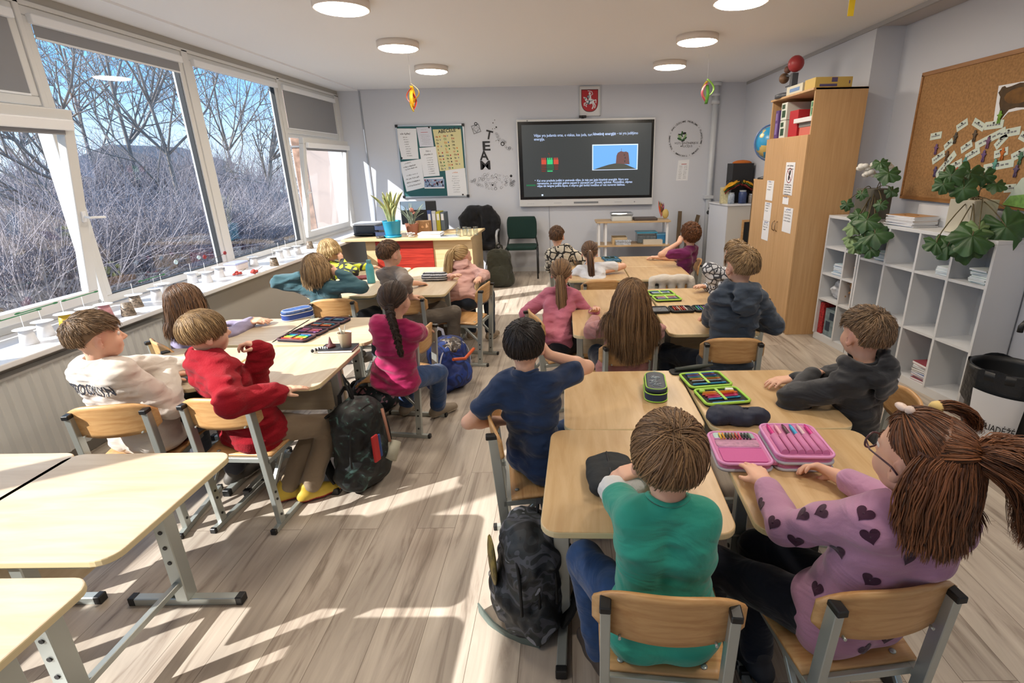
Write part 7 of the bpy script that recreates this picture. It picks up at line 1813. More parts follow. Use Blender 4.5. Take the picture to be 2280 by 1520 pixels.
t = thing('paper_bag', 'crumpled brown paper bag with a dark handle in the left white shelf', 'bag', sp(0.38, 0.10, 0.41)); Fd = Field((-0.1, -0.1, -0.01), (0.1, 0.1, 0.42), 0.01); Fd.ell((0, 0, 0.12), np.eye(3), (0.06, 0.06, 0.13), 0.02); Fd.ell((0.01, 0, 0.30), np.eye(3), (0.045, 0.05, 0.09), 0.03); Fd.wrinkle(0.014, 0.04, 5); V, Fq = Fd.mesh(); mesh_np('paper', V, Fq, mat('bag_brown', '#a67c55', 0.8, var=(14, 0.4)), t); MB().tube([(-0.04, -0.04, 0.28), (-0.06, -0.09, 0.34), (-0.02, -0.09, 0.38), (0.02, -0.04, 0.33)], 0.008, 8).build('handle', BLACKP, t)
# plants on the shelf
LEAFG = mat('maple_leaf_green', '#33562c', 0.45, bump=(30, 0.4, 0.004), var=(12, 0.35)); LEAFB = mat('leaf_pale_green', '#6f8a5a', 0.55, var=(14, 0.3))
def lobed(t, c, nrm, upv, r_, m_=None, droop=0.25, seed=0, name='leaf', stem=None):
    """a maple-like lobed leaf, veined and drooping"""
    g = random.Random(seed); nrm = Vector(nrm).normalized(); u = Vector(upv); u = (u-nrm*u.dot(nrm)).normalized(); w_ = nrm.cross(u); V = []; n_ = 48; rings = 6
    for k in range(rings+1):
        f = k/rings
        for i in range(n_):
            a = 2*PI*i/n_; lob = 0.62+0.30*abs(math.cos(2.5*(a)))**0.7+0.07*math.cos(9*a+seed); 
            if abs(a-PI) < 0.32: lob *= 0.45+0.5*abs(a-PI)/0.32
            rr = r_*f*lob; z = -droop*r_*f*f*(0.7+0.5*math.cos(5*a)**2)+0.05*r_*math.sin(5*a)*f
            V.append(Vector(c)+u*(rr*math.cos(a))+w_*(rr*math.sin(a))+nrm*z)
    Fq = [(k*n_+i, k*n_+(i+1) % n_, (k+1)*n_+(i+1) % n_, (k+1)*n_+i) for k in range(rings) for i in range(n_)]
    o = mesh_np(name, [tuple(v) for v in V], Fq, m_ or LEAFG, t)
    if stem is not None: MB().tube(bezier(stem, Vector(stem)+Vector((0, 0, 0.09)), Vector(c)+u*(-0.05), c, 9), 0.0035, 6).build('stem', mat('stem_brown', '#5c5236', 0.6), t)
def leafy(name, label, x, d, z0, potfn, leaves, seed, extra=None):
    q = sp(x, d, z0); t = thing(name, label, 'plant', q); potfn(t)
    for i, (px, py, dd, r_, nx, kind) in enumerate(leaves):
        # each leaf where it is seen, at its own distance
        c = P(px, py, Y=dd)-np.array(q); g = random.Random(seed+i); nr = (-0.55+g.uniform(-.3, .3)+nx, -0.75+g.uniform(-.2, .2), 0.55+g.uniform(-.3, .4)); 
        lobed(t, c, nr, (g.uniform(-.6, .2)+nx, g.uniform(-.3, .1), -0.9), r_, LEAFB if kind else LEAFG, 0.30, seed+i, stem=(g.uniform(-.03, .03), g.uniform(-.03, .03), potz))
    return t
potz = 0.21
def pot1(t):
    MB().prism(rrect(0.20, 0.20, 0.02), 0, 0.24, M=Matrix.Rotation(SRZ, 4, 'Z')).build('pot', mat('grey_square_pot', '#5c5a52', 0.6), t, bevel=0.004)
    m = MB(); g = random.Random(3)
    for i, (dx, dy, dz, r_) in enumerate(((-0.12, 0.0, 0.40, 0.06), (-0.08, -0.03, 0.35, 0.06), (0.0, 0.02, 0.42, 0.05), (0.06, 0.0, 0.41, 0.06), (0.10, -0.04, 0.33, 0.055), (-0.03, 0.0, 0.41, 0.05))):
        for k in range(7): a = k*0.9; m.ball((dx+0.5*r_*math.cos(a), dy+0.5*r_*math.sin(a), dz+0.01*(k % 3)), (r_*0.5, r_*0.5, r_*0.35), n=8)
    m.build('white_blossom', mat('silk_white', '#d9d8d2', 0.7), t)
leafy('maple_plant', 'bushy trailing plant with white blossoms in a grey square pot on the white shelf', 0.36, 0.13, 1.172, pot1, [(1960, 362, 4.35, 0.075, 0, 0), (1978, 385, 4.25, 0.10, 0, 0), (1985, 425, 4.3, 0.06, 0, 0), (1918, 432, 4.4, 0.055, 0, 0), (1885, 455, 4.42, 0.06, 0, 0), (1912, 480, 4.30, 0.09, 0, 0), (1900, 505, 4.30, 0.085, 0, 1), (1930, 490, 4.2, 0.11, 0, 0), (1948, 520, 4.12, 0.13, 0.1, 0), (1925, 535, 4.15, 0.10, 0, 0), (1905, 548, 4.2, 0.075, 0, 1), (1938, 555, 4.1, 0.08, 0, 0), (1893, 530, 4.3, 0.07, 0, 1), (1960, 455, 4.25, 0.06, 0, 0)], 5)
def pot2(t): MB().prism(rrect(0.20, 0.19, 0.012), 0, 0.22, M=Matrix.Rotation(SRZ, 4, 'Z')).build('pot', mat('cream_square_pot', '#c8c2ae', 0.5), t, bevel=0.004)
leafy('maple_plant', 'plant with long stalks and large lobed leaves in a cream pot on the white shelf', 1.27, 0.16, 1.157, pot2, [(2118, 390, 3.5, 0.085, 0, 0), (2100, 410, 3.5, 0.07, 0, 0), (2160, 385, 3.55, 0.10, 0.1, 0), (2190, 390, 3.6, 0.075, 0.2, 0), (2218, 410, 3.55, 0.07, 0.2, 0), (2145, 420, 3.45, 0.09, 0, 0), (2085, 540, 3.42, 0.085, 0, 0), (2110, 548, 3.38, 0.10, 0, 0), (2165, 525, 3.28, 0.14, 0.1, 0), (2150, 548, 3.3, 0.12, 0, 0), (2180, 510, 3.3, 0.09, 0.3, 1), (2240, 505, 3.28, 0.15, 0.3, 0), (2275, 490, 3.3, 0.11, 0.3, 0)], 40)
# notebooks on the shelf top, round picture on the top one
g = random.Random(6)
for i in range(9):
    t = thing('notebook', 'brown-covered notebook with a round print, topmost of the stack on the white shelf' if i == 8 else 'white notebook, %s from the bottom of the stack on the white shelf' % ('first', 'second', 'third', 'fourth', 'fifth', 'sixth', 'seventh', 'eighth')[i], 'book', sp(0.80+g.uniform(-.012, .012), 0.13+g.uniform(-.01, .01), 1.156+0.0085*i), SRZ+g.uniform(-.1, .1), group='stack of notebooks on the white shelf')
    MB().box((-0.135, -0.105, 0.0008), (0.135, 0.105, 0.0074)).build('pages', PAPER, t); MB().box((-0.136, -0.106, 0.0072), (0.136, 0.106, 0.0084)).build('cover', mat('kraft_cover', '#b5895a', 0.6) if i in (8, 4) else mat('notebook_white', '#cfcdd0', 0.6), t)
    if i == 8: MB().lathe([(0.040, 0.0086), (0.040, 0.0089), (0.050, 0.0089), (0.050, 0.0086)], 28, cap=False).box((-0.09, -0.012, 0.0086), (-0.06, 0.012, 0.0089)).build('print', mat('kraft_print', '#6e4a28', 0.6), t)
t = thing('folded_towel', 'white board lying against the wall behind the notebooks', 'board', sp(1.0, 0.262, 1.156), SRZ); MB().box((-0.3, 0, 0), (0.3, 0.014, 0.15)).build('board', SHW, t)
# ================================================================ CORK BOARD
t = thing('cork_board', 'large brown cork board in a thin wooden frame on the right wall', 'board', (XR, 4.71, 1.335)); kw, kh = 2.6, 0.945
CORK = mat('cork', '#a87f52', 0.9, bump=(200, 0.5, 0.002), var=(60, 0.3)); MB().box((-0.014, -kw, 0), (0, 0, kh)).build('cork', CORK, t)
fr = wood('cork_frame', '#a87848', '#8e6236', (20, 2, 20), 0.5); m = MB(); m.box((-0.022, -kw-0.02, -0.02), (0, 0.02, 0.008)).box((-0.022, -kw-0.02, kh-0.008), (0, 0.02, kh+0.02)).box((-0.022, 0.0, 0), (0, 0.02, kh)); m.build('frame', fr, t)
SLIP = mat('slip_green_white', '#ccd8cc', 0.7); g = random.Random(12); XB = XR-0.0145
slips = ((2130, 287, 2155, 270, 7), (2168, 270, 2192, 285, 7), (2193, 281, 2235, 275, 8), (2222, 300, 2272, 290, 8), (2272, 300, 2290, 310, 8), (2072, 305, 2097, 300, 8), (2103, 330, 2122, 313, 7), (2140, 335, 2165, 318, 7), (2172, 325, 2240, 290, 9), (2216, 328, 2242, 300, 7), (2076, 360, 2104, 340, 7), (2084, 392, 2128, 340, 7), (2116, 373, 2142, 360, 8), (2150, 352, 2182, 333, 8), (2214, 345, 2245, 335, 8), (2252, 352, 2290, 332, 8), (2190, 375, 2258, 362, 8), (2145, 383, 2190, 388, 6), (2236, 420, 2262, 418, 8))
for i, (x0, y0, x1, y1, wd_) in enumerate(slips):
    a, b = P(x0, y0, X=XB), P(x1, y1, X=XB); c = (a+b)/2; d = b-a; L_ = np.linalg.norm(d); d = d/L_; hw = 0.026
    ez = np.cross(d, (-1, 0, 0)); t = thing('word_slip', 'narrow pale paper slip with a printed word pinned on the cork board', 'paper', (XB, c[1], c[2]), group='paper word slips on the cork board')
    mb = MB(); pts = [d*(-L_/2)-ez*hw, d*(L_/2)-ez*hw, d*(L_/2)+ez*hw, d*(-L_/2)+ez*hw]; mb.add([tuple(p+np.array((0, 0, 0))) for p in pts]+[tuple(p+np.array((-0.0012-0.0008*(i % 3), 0, 0))) for p in pts], [(4, 5, 6, 7), (0, 1, 5, 4), (1, 2, 6, 5), (2, 3, 7, 6), (3, 0, 4, 7), (3, 2, 1, 0)]); mb.build('slip', SLIP, t)
    mb = MB(); xx = -0.003-0.0008*(i % 3)
    for k in range(5): 
        p0 = d*(-L_*0.36+L_*0.15*k); p1 = p0+d*L_*0.10; mb.add([(xx, *(p0-ez*0.005)[1:]), (xx, *(p1-ez*0.005)[1:]), (xx, *(p1+ez*0.005)[1:]), (xx, *(p0+ez*0.005)[1:])], [(0, 1, 2, 3)])
    mb.build('print', GREYINK, t); MB().ball((-0.006, 0, hw*0.5), 0.006, n=8).build('pin', mat('pin_dark', '#38302c', 0.4), t)
for i, (px, py, c_, nm) in enumerate(((2084, 330, '#6a4a72', 'violet'), (2108, 345, '#5c4630', 'brown'), (2127, 305, '#4a4438', 'dark grey'), (2170, 300, '#5a4a3a', 'brown grey'), (2200, 315, '#6e4a6a', 'plum'), (2190, 345, '#644a78', 'deep violet'), (2148, 360, '#4f8a86', 'teal'), (2232, 340, '#c06a24', 'orange'), (2215, 365, '#5c9a8c', 'pale teal'), (2082, 380, '#54446a', 'dark violet'), (2105, 380, '#5c4424', 'dark brown'), (2084, 410, '#4f7a34', 'green'), (2130, 382, '#b84a2c', 'red'), (2262, 378, '#5a4a6a', 'greyish violet'), (2272, 350, '#3f6a50', 'dark green'), (2226, 258, '#6a9a2c', 'lime green'))):
    q = P(px, py, X=XB-0.006); t = thing('paper_figure', 'small %s paper figure pinned among the slips on the cork board' % nm, 'ornament', (q[0], q[1], q[2]), group='small paper figures on the cork board')
    m = MB(); h_ = 0.035; m.ball((0, 0, h_*0.6), (0.004, 0.013, 0.013), n=8).ball((0, 0, 0), (0.005, 0.016, 0.026), n=8)
    for s_ in (-1, 1): m.ball((0, s_*0.014, 0.005), (0.004, 0.012, 0.006), n=6).ball((0, s_*0.008, -0.034), (0.004, 0.006, 0.016), n=6)
    m.build('figure', mat('figure_'+c_[1:], c_, 0.6), t)
# bear picture and green landscape
q0 = P(2225, 188, X=XB); t = thing('animal_picture', 'painted brown bear on white paper cut out round its outline on the cork board', 'picture', (XB, q0[1], q0[2]-0.30))
def cut(pts, x, mi, mb): mb.add([(x, -p[0]*0.8, 0.06+p[1]*0.8) for p in pts], [tuple(range(len(pts)))], mi)
m = MB(); cut([(0, 0.29), (0.5, 0.29), (0.5, 0.07), (0.30, 0.08), (0.17, 0.07), (0.12, 0.02), (0.09, -0.03), (0.04, -0.03), (0.02, 0.10)], -0.0015, 0, m); m.build('paper', PAPER, t, solid=0.001)
m = MB(); out = [(0.03, 0.255), (0.04, 0.275), (0.07, 0.28), (0.09, 0.265), (0.14, 0.27), (0.22, 0.285), (0.34, 0.27), (0.5, 0.275), (0.5, 0.11), (0.36, 0.09), (0.24, 0.10), (0.17, 0.09), (0.135, 0.05), (0.10, 0.0), (0.065, -0.01), (0.07, 0.05), (0.075, 0.10), (0.05, 0.15), (0.045, 0.20), (0.015, 0.235)]
cut(out, -0.0022, 0, m); cut([(0.24+0.15*math.cos(a), 0.19+0.06*math.sin(a)) for a in np.linspace(0, 2*PI, 15)[:-1]], -0.0025, 1, m); cut([(0.012, 0.235), (0.028, 0.245), (0.03, 0.23)], -0.0027, 2, m); m.build('bear', [mat('bear_brown', '#4f3a1e', 0.7, var=(20, 0.4)), mat('bear_ochre', '#7a5420', 0.7, var=(14, 0.5)), INK], t)
q0 = P(2236, 452, X=XR-0.02); t = thing('landscape_picture', 'pale green landscape picture leaning at the lower right of the cork board', 'picture', (XR-0.03, q0[1], q0[2]-0.01)); MB().add([(0, 0, 0), (0, -0.4, -0.02), (0, -0.4, 0.30), (0, -0.10, 0.17)], [(0, 1, 2, 3)]).build('paper', mat('landscape_sky', '#c2d0c4', 0.6), t, solid=0.003); MB().add([(-0.003, 0, 0), (-0.003, -0.4, -0.02), (-0.003, -0.4, 0.06), (-0.003, -0.2, 0.08), (-0.003, -0.05, 0.06)], [(0, 1, 2, 3, 4)]).build('meadow', mat('landscape_green', '#7fae58', 0.6, var=(30, 0.4)), t)
# ================================================================ WASTE BIN
t = thing('waste_bin', 'tall black waste bin with a raised lid and a white lettered sheet by the door', 'bin', (2.42, 2.66, 0), math.radians(-20)); BB = mat('bin_black', '#16181b', 0.45)
m = MB(); n_ = 28
prof = [(0.135, 0.0), (0.14, 0.01), (0.17, 0.50), (0.185, 0.51), (0.185, 0.56), (0.17, 0.56), (0.165, 0.53), (0.13, 0.05), (0.001, 0.04)]
m.lathe(prof, n_, cap=False); m.build('bin', BB, t)
m = MB(); m.grid(lambda u, v: (0.178*math.cos(2*PI*u)*(1.04+0.02*math.sin(9*u*2*PI)), 0.178*math.sin(2*PI*u)*(1.04+0.02*math.sin(11*u*2*PI)), 0.36+0.205*v+0.012*math.sin(2*PI*u*5)), 40, 4); m.build('liner', mat('bin_liner', '#202327', 0.3, bump=(40, 0.6, 0.01)), t)
ML = Matrix.Translation((0.17, 0.06, 0.56))@Matrix.Rotation(math.radians(-75), 4, 'Y')
MB().lathe([(0.19, 0), (0.185, 0.02), (0.13, 0.055), (0.001, 0.07), (0.001, 0.064), (0.125, 0.05), (0.175, 0.015)], 28, M=ML@Matrix.Translation((0.19, 0, 0)), cap=False).build('lid', BB, t); MB().tube([(0.05, -0.02, 0.80), (0.0, -0.04, 0.83), (-0.02, -0.05, 0.80), (-0.02, -0.05, 0.77)], 0.014, 8).build('handle', BB, t)
def cyl(a, z, r_=0.19): return (r_*math.cos(a), r_*math.sin(a), z)
m = MB(); a0, a1 = math.radians(-150), math.radians(-82); m.grid(lambda u, v: cyl(a0+(a1-a0)*u, 0.16+0.28*v-0.04*u*(1-v)+0.03*(1-u)*(v-0.5), 0.178+0.028*v), 14, 6); m.build('sign_sheet', PAPER, t)
vs, fs = text_mesh('ŠIUKŠLIADĖŽĖ', 0.052, bold=0.0004); wmax = max(v.x for v in vs); m = MB(); m.add([cyl(a0+(a1-a0)*(0.04+0.92*v.x/wmax), 0.26+v.y-0.03*v.x/wmax, 0.1975) for v in vs], fs); m.build('sign_lettering', INK, t)
# ================================================================ THINGS ON THE DESKS
def flat_case(label, x, y, deg, L_, W_, H_, m_top, m_side, m_rim, name='pencil_case', pattern=None, tag_=False):
    t = thing(name, label, 'pencil case', (x, y, ZD+0.001), math.radians(deg)); r_ = min(W_, L_)*0.45
    MB().prism(rrect(W_, L_, r_, 7), 0, H_*0.62, 0).build('body', m_side, t, bevel=0.008, seg=3)
    MB().prism(rrect(W_*0.985, L_*0.985, r_*0.98, 7), H_*0.64, H_, 0).build('lid', m_top, t, bevel=0.012, seg=3)
    for z, k in ((H_*0.63, 1.0), (H_*0.96, 0.90), (0.004, 1.0)):
        p = [(a, b, z) for a, b in rrect(W_*k, L_*k, r_*k, 7)]; MB().tube(p+[p[0]], 0.0028, 6, cap=False).build('piping', m_rim, t)
    if pattern:
        m = MB(); g = random.Random(int(x*100+y*77))
        for k in range(9):
            a = g.uniform(0, 6); q = [(g.uniform(-.22, .22)*W_+0.02*u*math.cos(a+u*3), g.uniform(-.02, .02)+(k/9-.5)*L_*0.55+0.012*u*math.sin(a+u*4), H_+0.0012) for u in np.linspace(0, 1, 5)]; m.tube(q, 0.0012, 4)
        m.build('print', pattern, t)
    if tag_: MB().tube([(0, L_/2, H_*0.6), (0.004, L_/2+0.02, H_*0.8), (-0.006, L_/2+0.035, H_*0.5)], 0.006, 6).build('zip_tassel', mat('tassel_grey', '#b9b7b4', 0.7, var=(80, 0.6)), t)
    return t
NAVYC = mat('case_navy', '#1c2f52', 0.6, bump=(300, 0.2, 0.001)); LIME = mat('lime_piping', '#9fd04a', 0.5)
flat_case('closed navy oval pencil case with lime piping and pale scribble', 0.395, 2.165, -6, 0.22, 0.098, 0.062, mat('case_navy_top', '#18263a', 0.5), NAVYC, LIME, pattern=mat('pale_scribble', '#a9b4bc', 0.5), tag_=True)
flat_case('closed blue oval pencil case with a pale blue printed lid', -1.885, 3.51, -38, 0.21, 0.105, 0.068, mat('case_print_blue', '#4a6aa8', 0.5, var=(35, 0.7)), mat('case_blue', '#1f3d86', 0.5), mat('piping_white', '#c9c9d2', 0.5))
def soft_case(name, label, x, y, deg, L_, W_, H_, m_, k=0.5, stripes=None, seed=1):
    t = thing(name, label, 'pencil case', (x, y, ZD+0.001), math.radians(deg)); Fd = Field((-L_/2-.03, -W_/2-.03, -0.01), (L_/2+.03, W_/2+.03, H_+.03), 0.005)
    Fd.cap((-L_/2+W_*.45, 0, H_*.5), (L_/2-W_*.45, 0, H_*.5), H_*.5, H_*.5, 0.01)
    for s_ in np.linspace(-1, 1, 5): e_ = L_/2-H_*.45-0.10*W_*s_*s_; Fd.cap((-e_, s_*(W_/2-H_*.42), H_*.44), (e_, s_*(W_/2-H_*.42), H_*.44), H_*.44, H_*.42, 0.02)
    Fd.wrinkle(0.004*k, 0.035, seed); Fd.plane((0, 0, 0.001), (0, 0, -1)); V, Fq = Fd.mesh(); V = smooth_mesh(V, Fq, 1)
    mi = None
    if stripes: mi = (np.floor((V[Fq].mean(1)[:, 2]/H_*7)).astype(int) % 2); m_ = [m_, stripes]
    mesh_np('body', V, Fq, m_, t, mi=mi); MB().tube([(-L_*0.38, 0.004, H_*1.0), (0, 0.004, H_*1.02), (L_*0.38, 0.004, H_)], 0.003, 6).build('zipper', mat('zipper_dark', '#23262c', 0.5), t); return t
soft_case('pencil_case', 'plain dark navy pouch lying behind the open pink pencil case', 0.675, 1.872, -3, 0.23, 0.085, 0.06, mat('pouch_navy', '#23293c', 0.7, bump=(60, 0.4, 0.004)), 1.2, seed=2)
soft_case('pencil_case', 'black pencil pouch with white stripes by the girl with the blonde ponytail', -1.20, 4.70, 0, 0.23, 0.09, 0.075, mat('pouch_black', '#1b1e26', 0.7), 0.6, mat('pouch_stripe', '#b9bcc4', 0.7), 3)
soft_case('pencil_case', 'soft black pencil case under the arms of the boy in the green t-shirt', 0.135, 1.475, 92, 0.22, 0.15, 0.06, mat('pouch_charcoal', '#26292b', 0.85, bump=(40, 0.6, 0.006)), 0.7, seed=4)
soft_case('pencil_case', 'small dark red pencil case beside the turquoise bottle', -1.93, 4.80, 20, 0.18, 0.08, 0.03, mat('case_dark_red', '#5c1f24', 0.6), 0.5, seed=5)
def pens(case, x, y, rz, items, L_, z0, grp, across=True):
    """pens lying side by side; items = (offset along the case, colour, colour word)"""
    for off, c_, nm in items:
        a = rz; px, py = x-math.sin(a)*off, y+math.cos(a)*off
        t = thing('pen', '%s pen in %s' % (nm, case), 'pen', (px, py, z0), a+random.uniform(-.04, .04), group=grp); l_ = L_*random.uniform(0.85, 1.0)
        MB().tube([(-l_/2, 0, 0.0045), (l_/2*0.72, 0, 0.0045)], 0.0045, 8).build('barrel', mat('pen_'+c_[1:], c_, 0.35), t)
        MB().tube([(l_/2*0.72, 0, 0.0045), (l_/2*0.94, 0, 0.0045), (l_/2, 0, 0.0045)], [0.005, 0.0048, 0.002], 8).build('cap', mat('pen_'+c_[1:], c_, 0.35), t)
def open_case(label, x, y, deg, panels, W_, m_in, m_rim, name='pencil_case', bands=True, H_=0.022):
    """a zip case opened flat; panels = (offset, length) along local y"""
    t = thing(name, label, 'pencil case', (x, y, ZD+0.001), math.radians(deg))
    for off, l_ in panels:
        MB().prism(rrect(W_, l_, 0.022, 5, (0, off)), 0, 0.010).build('panel', m_in, t, bevel=0.003)
        p = [(a, b, 0.013) for a, b in rrect(W_-0.006, l_-0.006, 0.020, 5, (0, off))]; MB().tube(p+[p[0]], 0.0065, 6, cap=False).build('rim', m_rim, t)
        if bands: MB().box((-0.012, off-l_*0.36, 0.020), (0.0, off+l_*0.36, 0.0225)).build('elastic_band', m_rim, t)
    return t
BLK = mat('case_black_lining', '#17191b', 0.8); R_ = math.radians
CG = 'the near green-rimmed open case'
t = open_case('lime-rimmed open pencil case full of bright pens beside the boy in the black jacket', 0.665, 2.18, 8, ((0.10, 0.17), (-0.085, 0.16)), 0.205, BLK, LIME)
MB().prism(rrect(0.21, 0.07, 0.02, 4, (-0.02, 0.235)), 0.0, 0.006).build('flap', BLK, t); MB().tube([(-0.10, 0.235, 0.016), (0.02, 0.24, 0.02), (0.10, 0.25, 0.022)], [0.010, 0.013, 0.006], 10).build('flap_roll', mat('flap_grey', '#3a3f3a', 0.6), t)
pens(CG, 0.665, 2.18, R_(8), [(o, c, n) for o, c, n in ((0.165, '#2f6aa8', 'blue'), (0.150, '#6a2c3a', 'maroon'), (0.135, '#2a4f8e', 'dark blue'), (0.118, '#3f6a4a', 'grey green'), (0.102, '#b06a24', 'ochre'), (0.082, '#8f9296', 'grey'), (0.046, '#2f86b8', 'light blue'), (-0.05, '#d98f1f', 'amber'), (-0.066, '#d2622a', 'orange'), (-0.082, '#b02038', 'crimson'), (-0.098, '#c23a72', 'pink'), (-0.116, '#2f86a8', 'teal'), (-0.158, '#3f8ad0', 'sky blue'))], 0.165, ZD+0.012, 'pens in the near green-rimmed case')
o = MB().box((-0.018, -0.010, 0), (0.018, 0.010, 0.012)).build('eraser', mat('eraser_white', '#d9dcd4', 0.6), loc=(0.725, 2.15, ZD+0.012), bevel=0.003); tag(o, 'white eraser in the corner of the near green-rimmed case', 'eraser')
o = MB().lathe([(0.001, 0), (0.013, 0), (0.013, 0.012), (0.005, 0.014), (0.001, 0.008)], 12, cap=False).build('sharpener', LIME, loc=(0.60, 2.135, ZD+0.012)); tag(o, 'round lime sharpener in the near green-rimmed case', 'sharpener')
t = open_case('open pencil case with a green rim crowded with blue pens, beside the patterned sleeve', 0.755, 3.93, 6, ((0.085, 0.15), (-0.075, 0.14)), 0.20, BLK, LIME)
pens('the far green-rimmed open case', 0.755, 3.93, R_(6), ((0.13, '#2a3f5c', 'black-blue'), (0.11, '#2f6aa8', 'blue'), (0.092, '#d9d4c4', 'cream'), (0.074, '#3f7ac0', 'bright blue'), (0.055, '#8fae3c', 'green'), (-0.045, '#c99a6a', 'tan'), (-0.062, '#b07a8a', 'dusty rose'), (-0.079, '#8a6a9c', 'mauve'), (-0.098, '#9aa0aa', 'silver')), 0.16, ZD+0.012, 'pens in the far green-rimmed case')
DKRIM = mat('rim_black', '#1d1f22', 0.6)
t = open_case('long black open pencil case by the hand of the boy in the hoodie', 0.86, 3.545, 93, ((0.21, 0.13), (0.055, 0.16), (-0.115, 0.16)), 0.14, BLK, DKRIM, bands=False)
MB().box((-0.05, 0.155, 0.011), (0.05, 0.26, 0.014)).build('clear_pocket', mat('grey_film', '#5c6066', 0.25, var=(40, 0.5)), t)
pens('the long black open case', 0.975, 3.545, R_(93), ((0.055, '#3fa88a', 'mint'), (0.038, '#4f7ac0', 'blue'), (0.02, '#5c9a4a', 'green'), (0.003, '#8a5a9c', 'violet'), (-0.014, '#c9c24a', 'yellow'), (-0.03, '#c9cdd0', 'white')), 0.10, ZD+0.012, 'pens in the long black case')
pens('the middle of the long black open case', 0.80, 3.545, R_(93), ((0.045, '#b8402a', 'red'), (0.03, '#8e2f2a', 'brick'), (0.014, '#c9b4a4', 'beige'), (-0.002, '#c25c3a', 'rust'), (-0.02, '#a82424', 'scarlet'), (-0.036, '#d0c0b8', 'pale')), 0.10, ZD+0.012, 'red pens in the middle of the long black case')
t = open_case('long dark navy open pencil case of four panels with rainbow pens on the left desks', -1.625, 3.20, -11, ((0.20, 0.12), (0.075, 0.12), (-0.05, 0.12), (-0.175, 0.12)), 0.20, mat('lining_navy', '#1b2336', 0.8), mat('rim_dark_red', '#4f3038', 0.6))
pens('the long navy open case', -1.625, 3.20, R_(-11), ((0.22, '#4a6a8a', 'slate'), (0.20, '#2f5c7c', 'petrol'), (0.10, '#3f8a9c', 'teal'), (0.08, '#b0763a', 'ochre'), (0.062, '#c2542c', 'orange-red'), (-0.02, '#c97a9a', 'pink'), (-0.038, '#b8404a', 'red'), (-0.056, '#a85c7a', 'rose'), (-0.075, '#7a4a7c', 'purple'), (-0.135, '#2f6ab0', 'blue'), (-0.152, '#2fa0a0', 'turquoise'), (-0.168, '#6aae3c', 'green'), (-0.184, '#d9c23a', 'yellow'), (-0.200, '#d9702a', 'orange'), (-0.215, '#b8382a', 'vermilion')), 0.15, ZD+0.012, 'pens in the long navy case')
t = open_case('light blue tray-like open pencil case next to the girl in the white t-shirt', 0.49, 5.60, 8, ((0.075, 0.13), (-0.065, 0.13)), 0.17, mat('lining_blue', '#4f86b8', 0.7), mat('rim_teal', '#2f5c6a', 0.6))
pens('the light blue open case', 0.49, 5.60, R_(8), ((0.10, '#1b1f26', 'black'), (0.06, '#23402c', 'dark green'), (-0.05, '#27435c', 'navy'), (-0.08, '#6aa7d0', 'pale blue')), 0.13, ZD+0.012, 'pens in the light blue case')
# the pink case
PINK = mat('case_pink', '#c77ba8', 0.75, bump=(300, 0.3, 0.001)); PGREY = mat('zip_grey', '#a9aab4', 0.6); PIN2 = mat('mesh_pink', '#c25f98', 0.8, bump=(500, 0.6, 0.001)); PRIM = mat('rim_pink', '#d28fc0', 0.6)
t = thing('pencil_case', 'big pink pencil case opened wide in front of the girl in the heart sweatshirt', 'pencil case', (0.70, 1.622, ZD+0.001), R_(-3))
for s_, w_, l_, h_ in ((-1, 0.175, 0.215, 0.030), (1, 0.185, 0.225, 0.056)):
    cx = s_*(0.098); c_ = (cx, 0.012 if s_ > 0 else 0.0); z_ = h_
    MB().prism(rrect(w_, l_, 0.03, 6, c_), 0, z_).build('shell', PINK, t, bevel=0.006, seg=3)
    for zz in ((0.004, z_*0.52, z_-0.002) if s_ > 0 else (0.004, z_-0.002)):
        p = [(a, b, zz) for a, b in rrect(w_+0.004, l_+0.004, 0.031, 6, c_)]; MB().tube(p+[p[0]], 0.0055, 8, cap=False).build('zipper', PGREY if zz < z_-0.004 else PRIM, t)
MB().box((-0.012, -0.09, 0.012), (0.012, 0.10, 0.03)).build('spine', PINK, t, bevel=0.005)
m = MB(); m.prism(rrect(0.15, 0.09, 0.012, 4, (-0.098, -0.055)), 0.030, 0.034); m.build('mesh_pocket', PIN2, t); MB().prism(rrect(0.15, 0.05, 0.012, 4, (-0.098, 0.025)), 0.030, 0.033).build('mesh_pocket', mat('mesh_pale_pink', '#bb8aa6', 0.7, var=(60, 0.3)), t); MB().prism(rrect(0.145, 0.045, 0.012, 4, (-0.098, 0.078)), 0.030, 0.032).build('clear_pocket', mat('pocket_grey_green', '#93b0ae', 0.3), t)
m = MB()
for yy_ in (-0.010, 0.052): m.tube([(-0.172, yy_, 0.034), (-0.024, yy_, 0.034)], 0.003, 6)
m.build('pocket_edge', PRIM, t)
m = MB()
for k in range(6): m.tube([(0.030+0.027*k, -0.085, 0.060), (0.030+0.027*k, 0.03, 0.060)], [0.013, 0.0125], 10)
m.build('pen_loops', PINK, t)
def tl(t, x, y, z): a = t.rotation_euler[2]; return (t.location[0]+x*math.cos(a)-y*math.sin(a), t.location[1]+x*math.sin(a)+y*math.cos(a), t.location[2]+z)
for k, (c_, nm) in enumerate((('#c9187c', 'magenta'), ('#e0a0b4', 'pale pink'), ('#4a2430', 'dark brown'), ('#2f9ac9', 'blue'), ('#d9b4bc', 'silver pink'), ('#c92a86', 'bright pink'))):
    o = MB().tube([(0, -0.05, 0), (0, 0.062, 0.001), (0, 0.085, 0.001)], [0.0065, 0.0065, 0.003], 10).build('pen', mat('pen_'+c_[1:], c_, 0.35), loc=tl(t, 0.030+0.027*k, 0.025, 0.0615)); o.rotation_euler[2] = R_(-3); tag(o, '%s pen standing out of a loop of the pink pencil case' % nm, 'pen', 'pens in the loops of the pink pencil case')
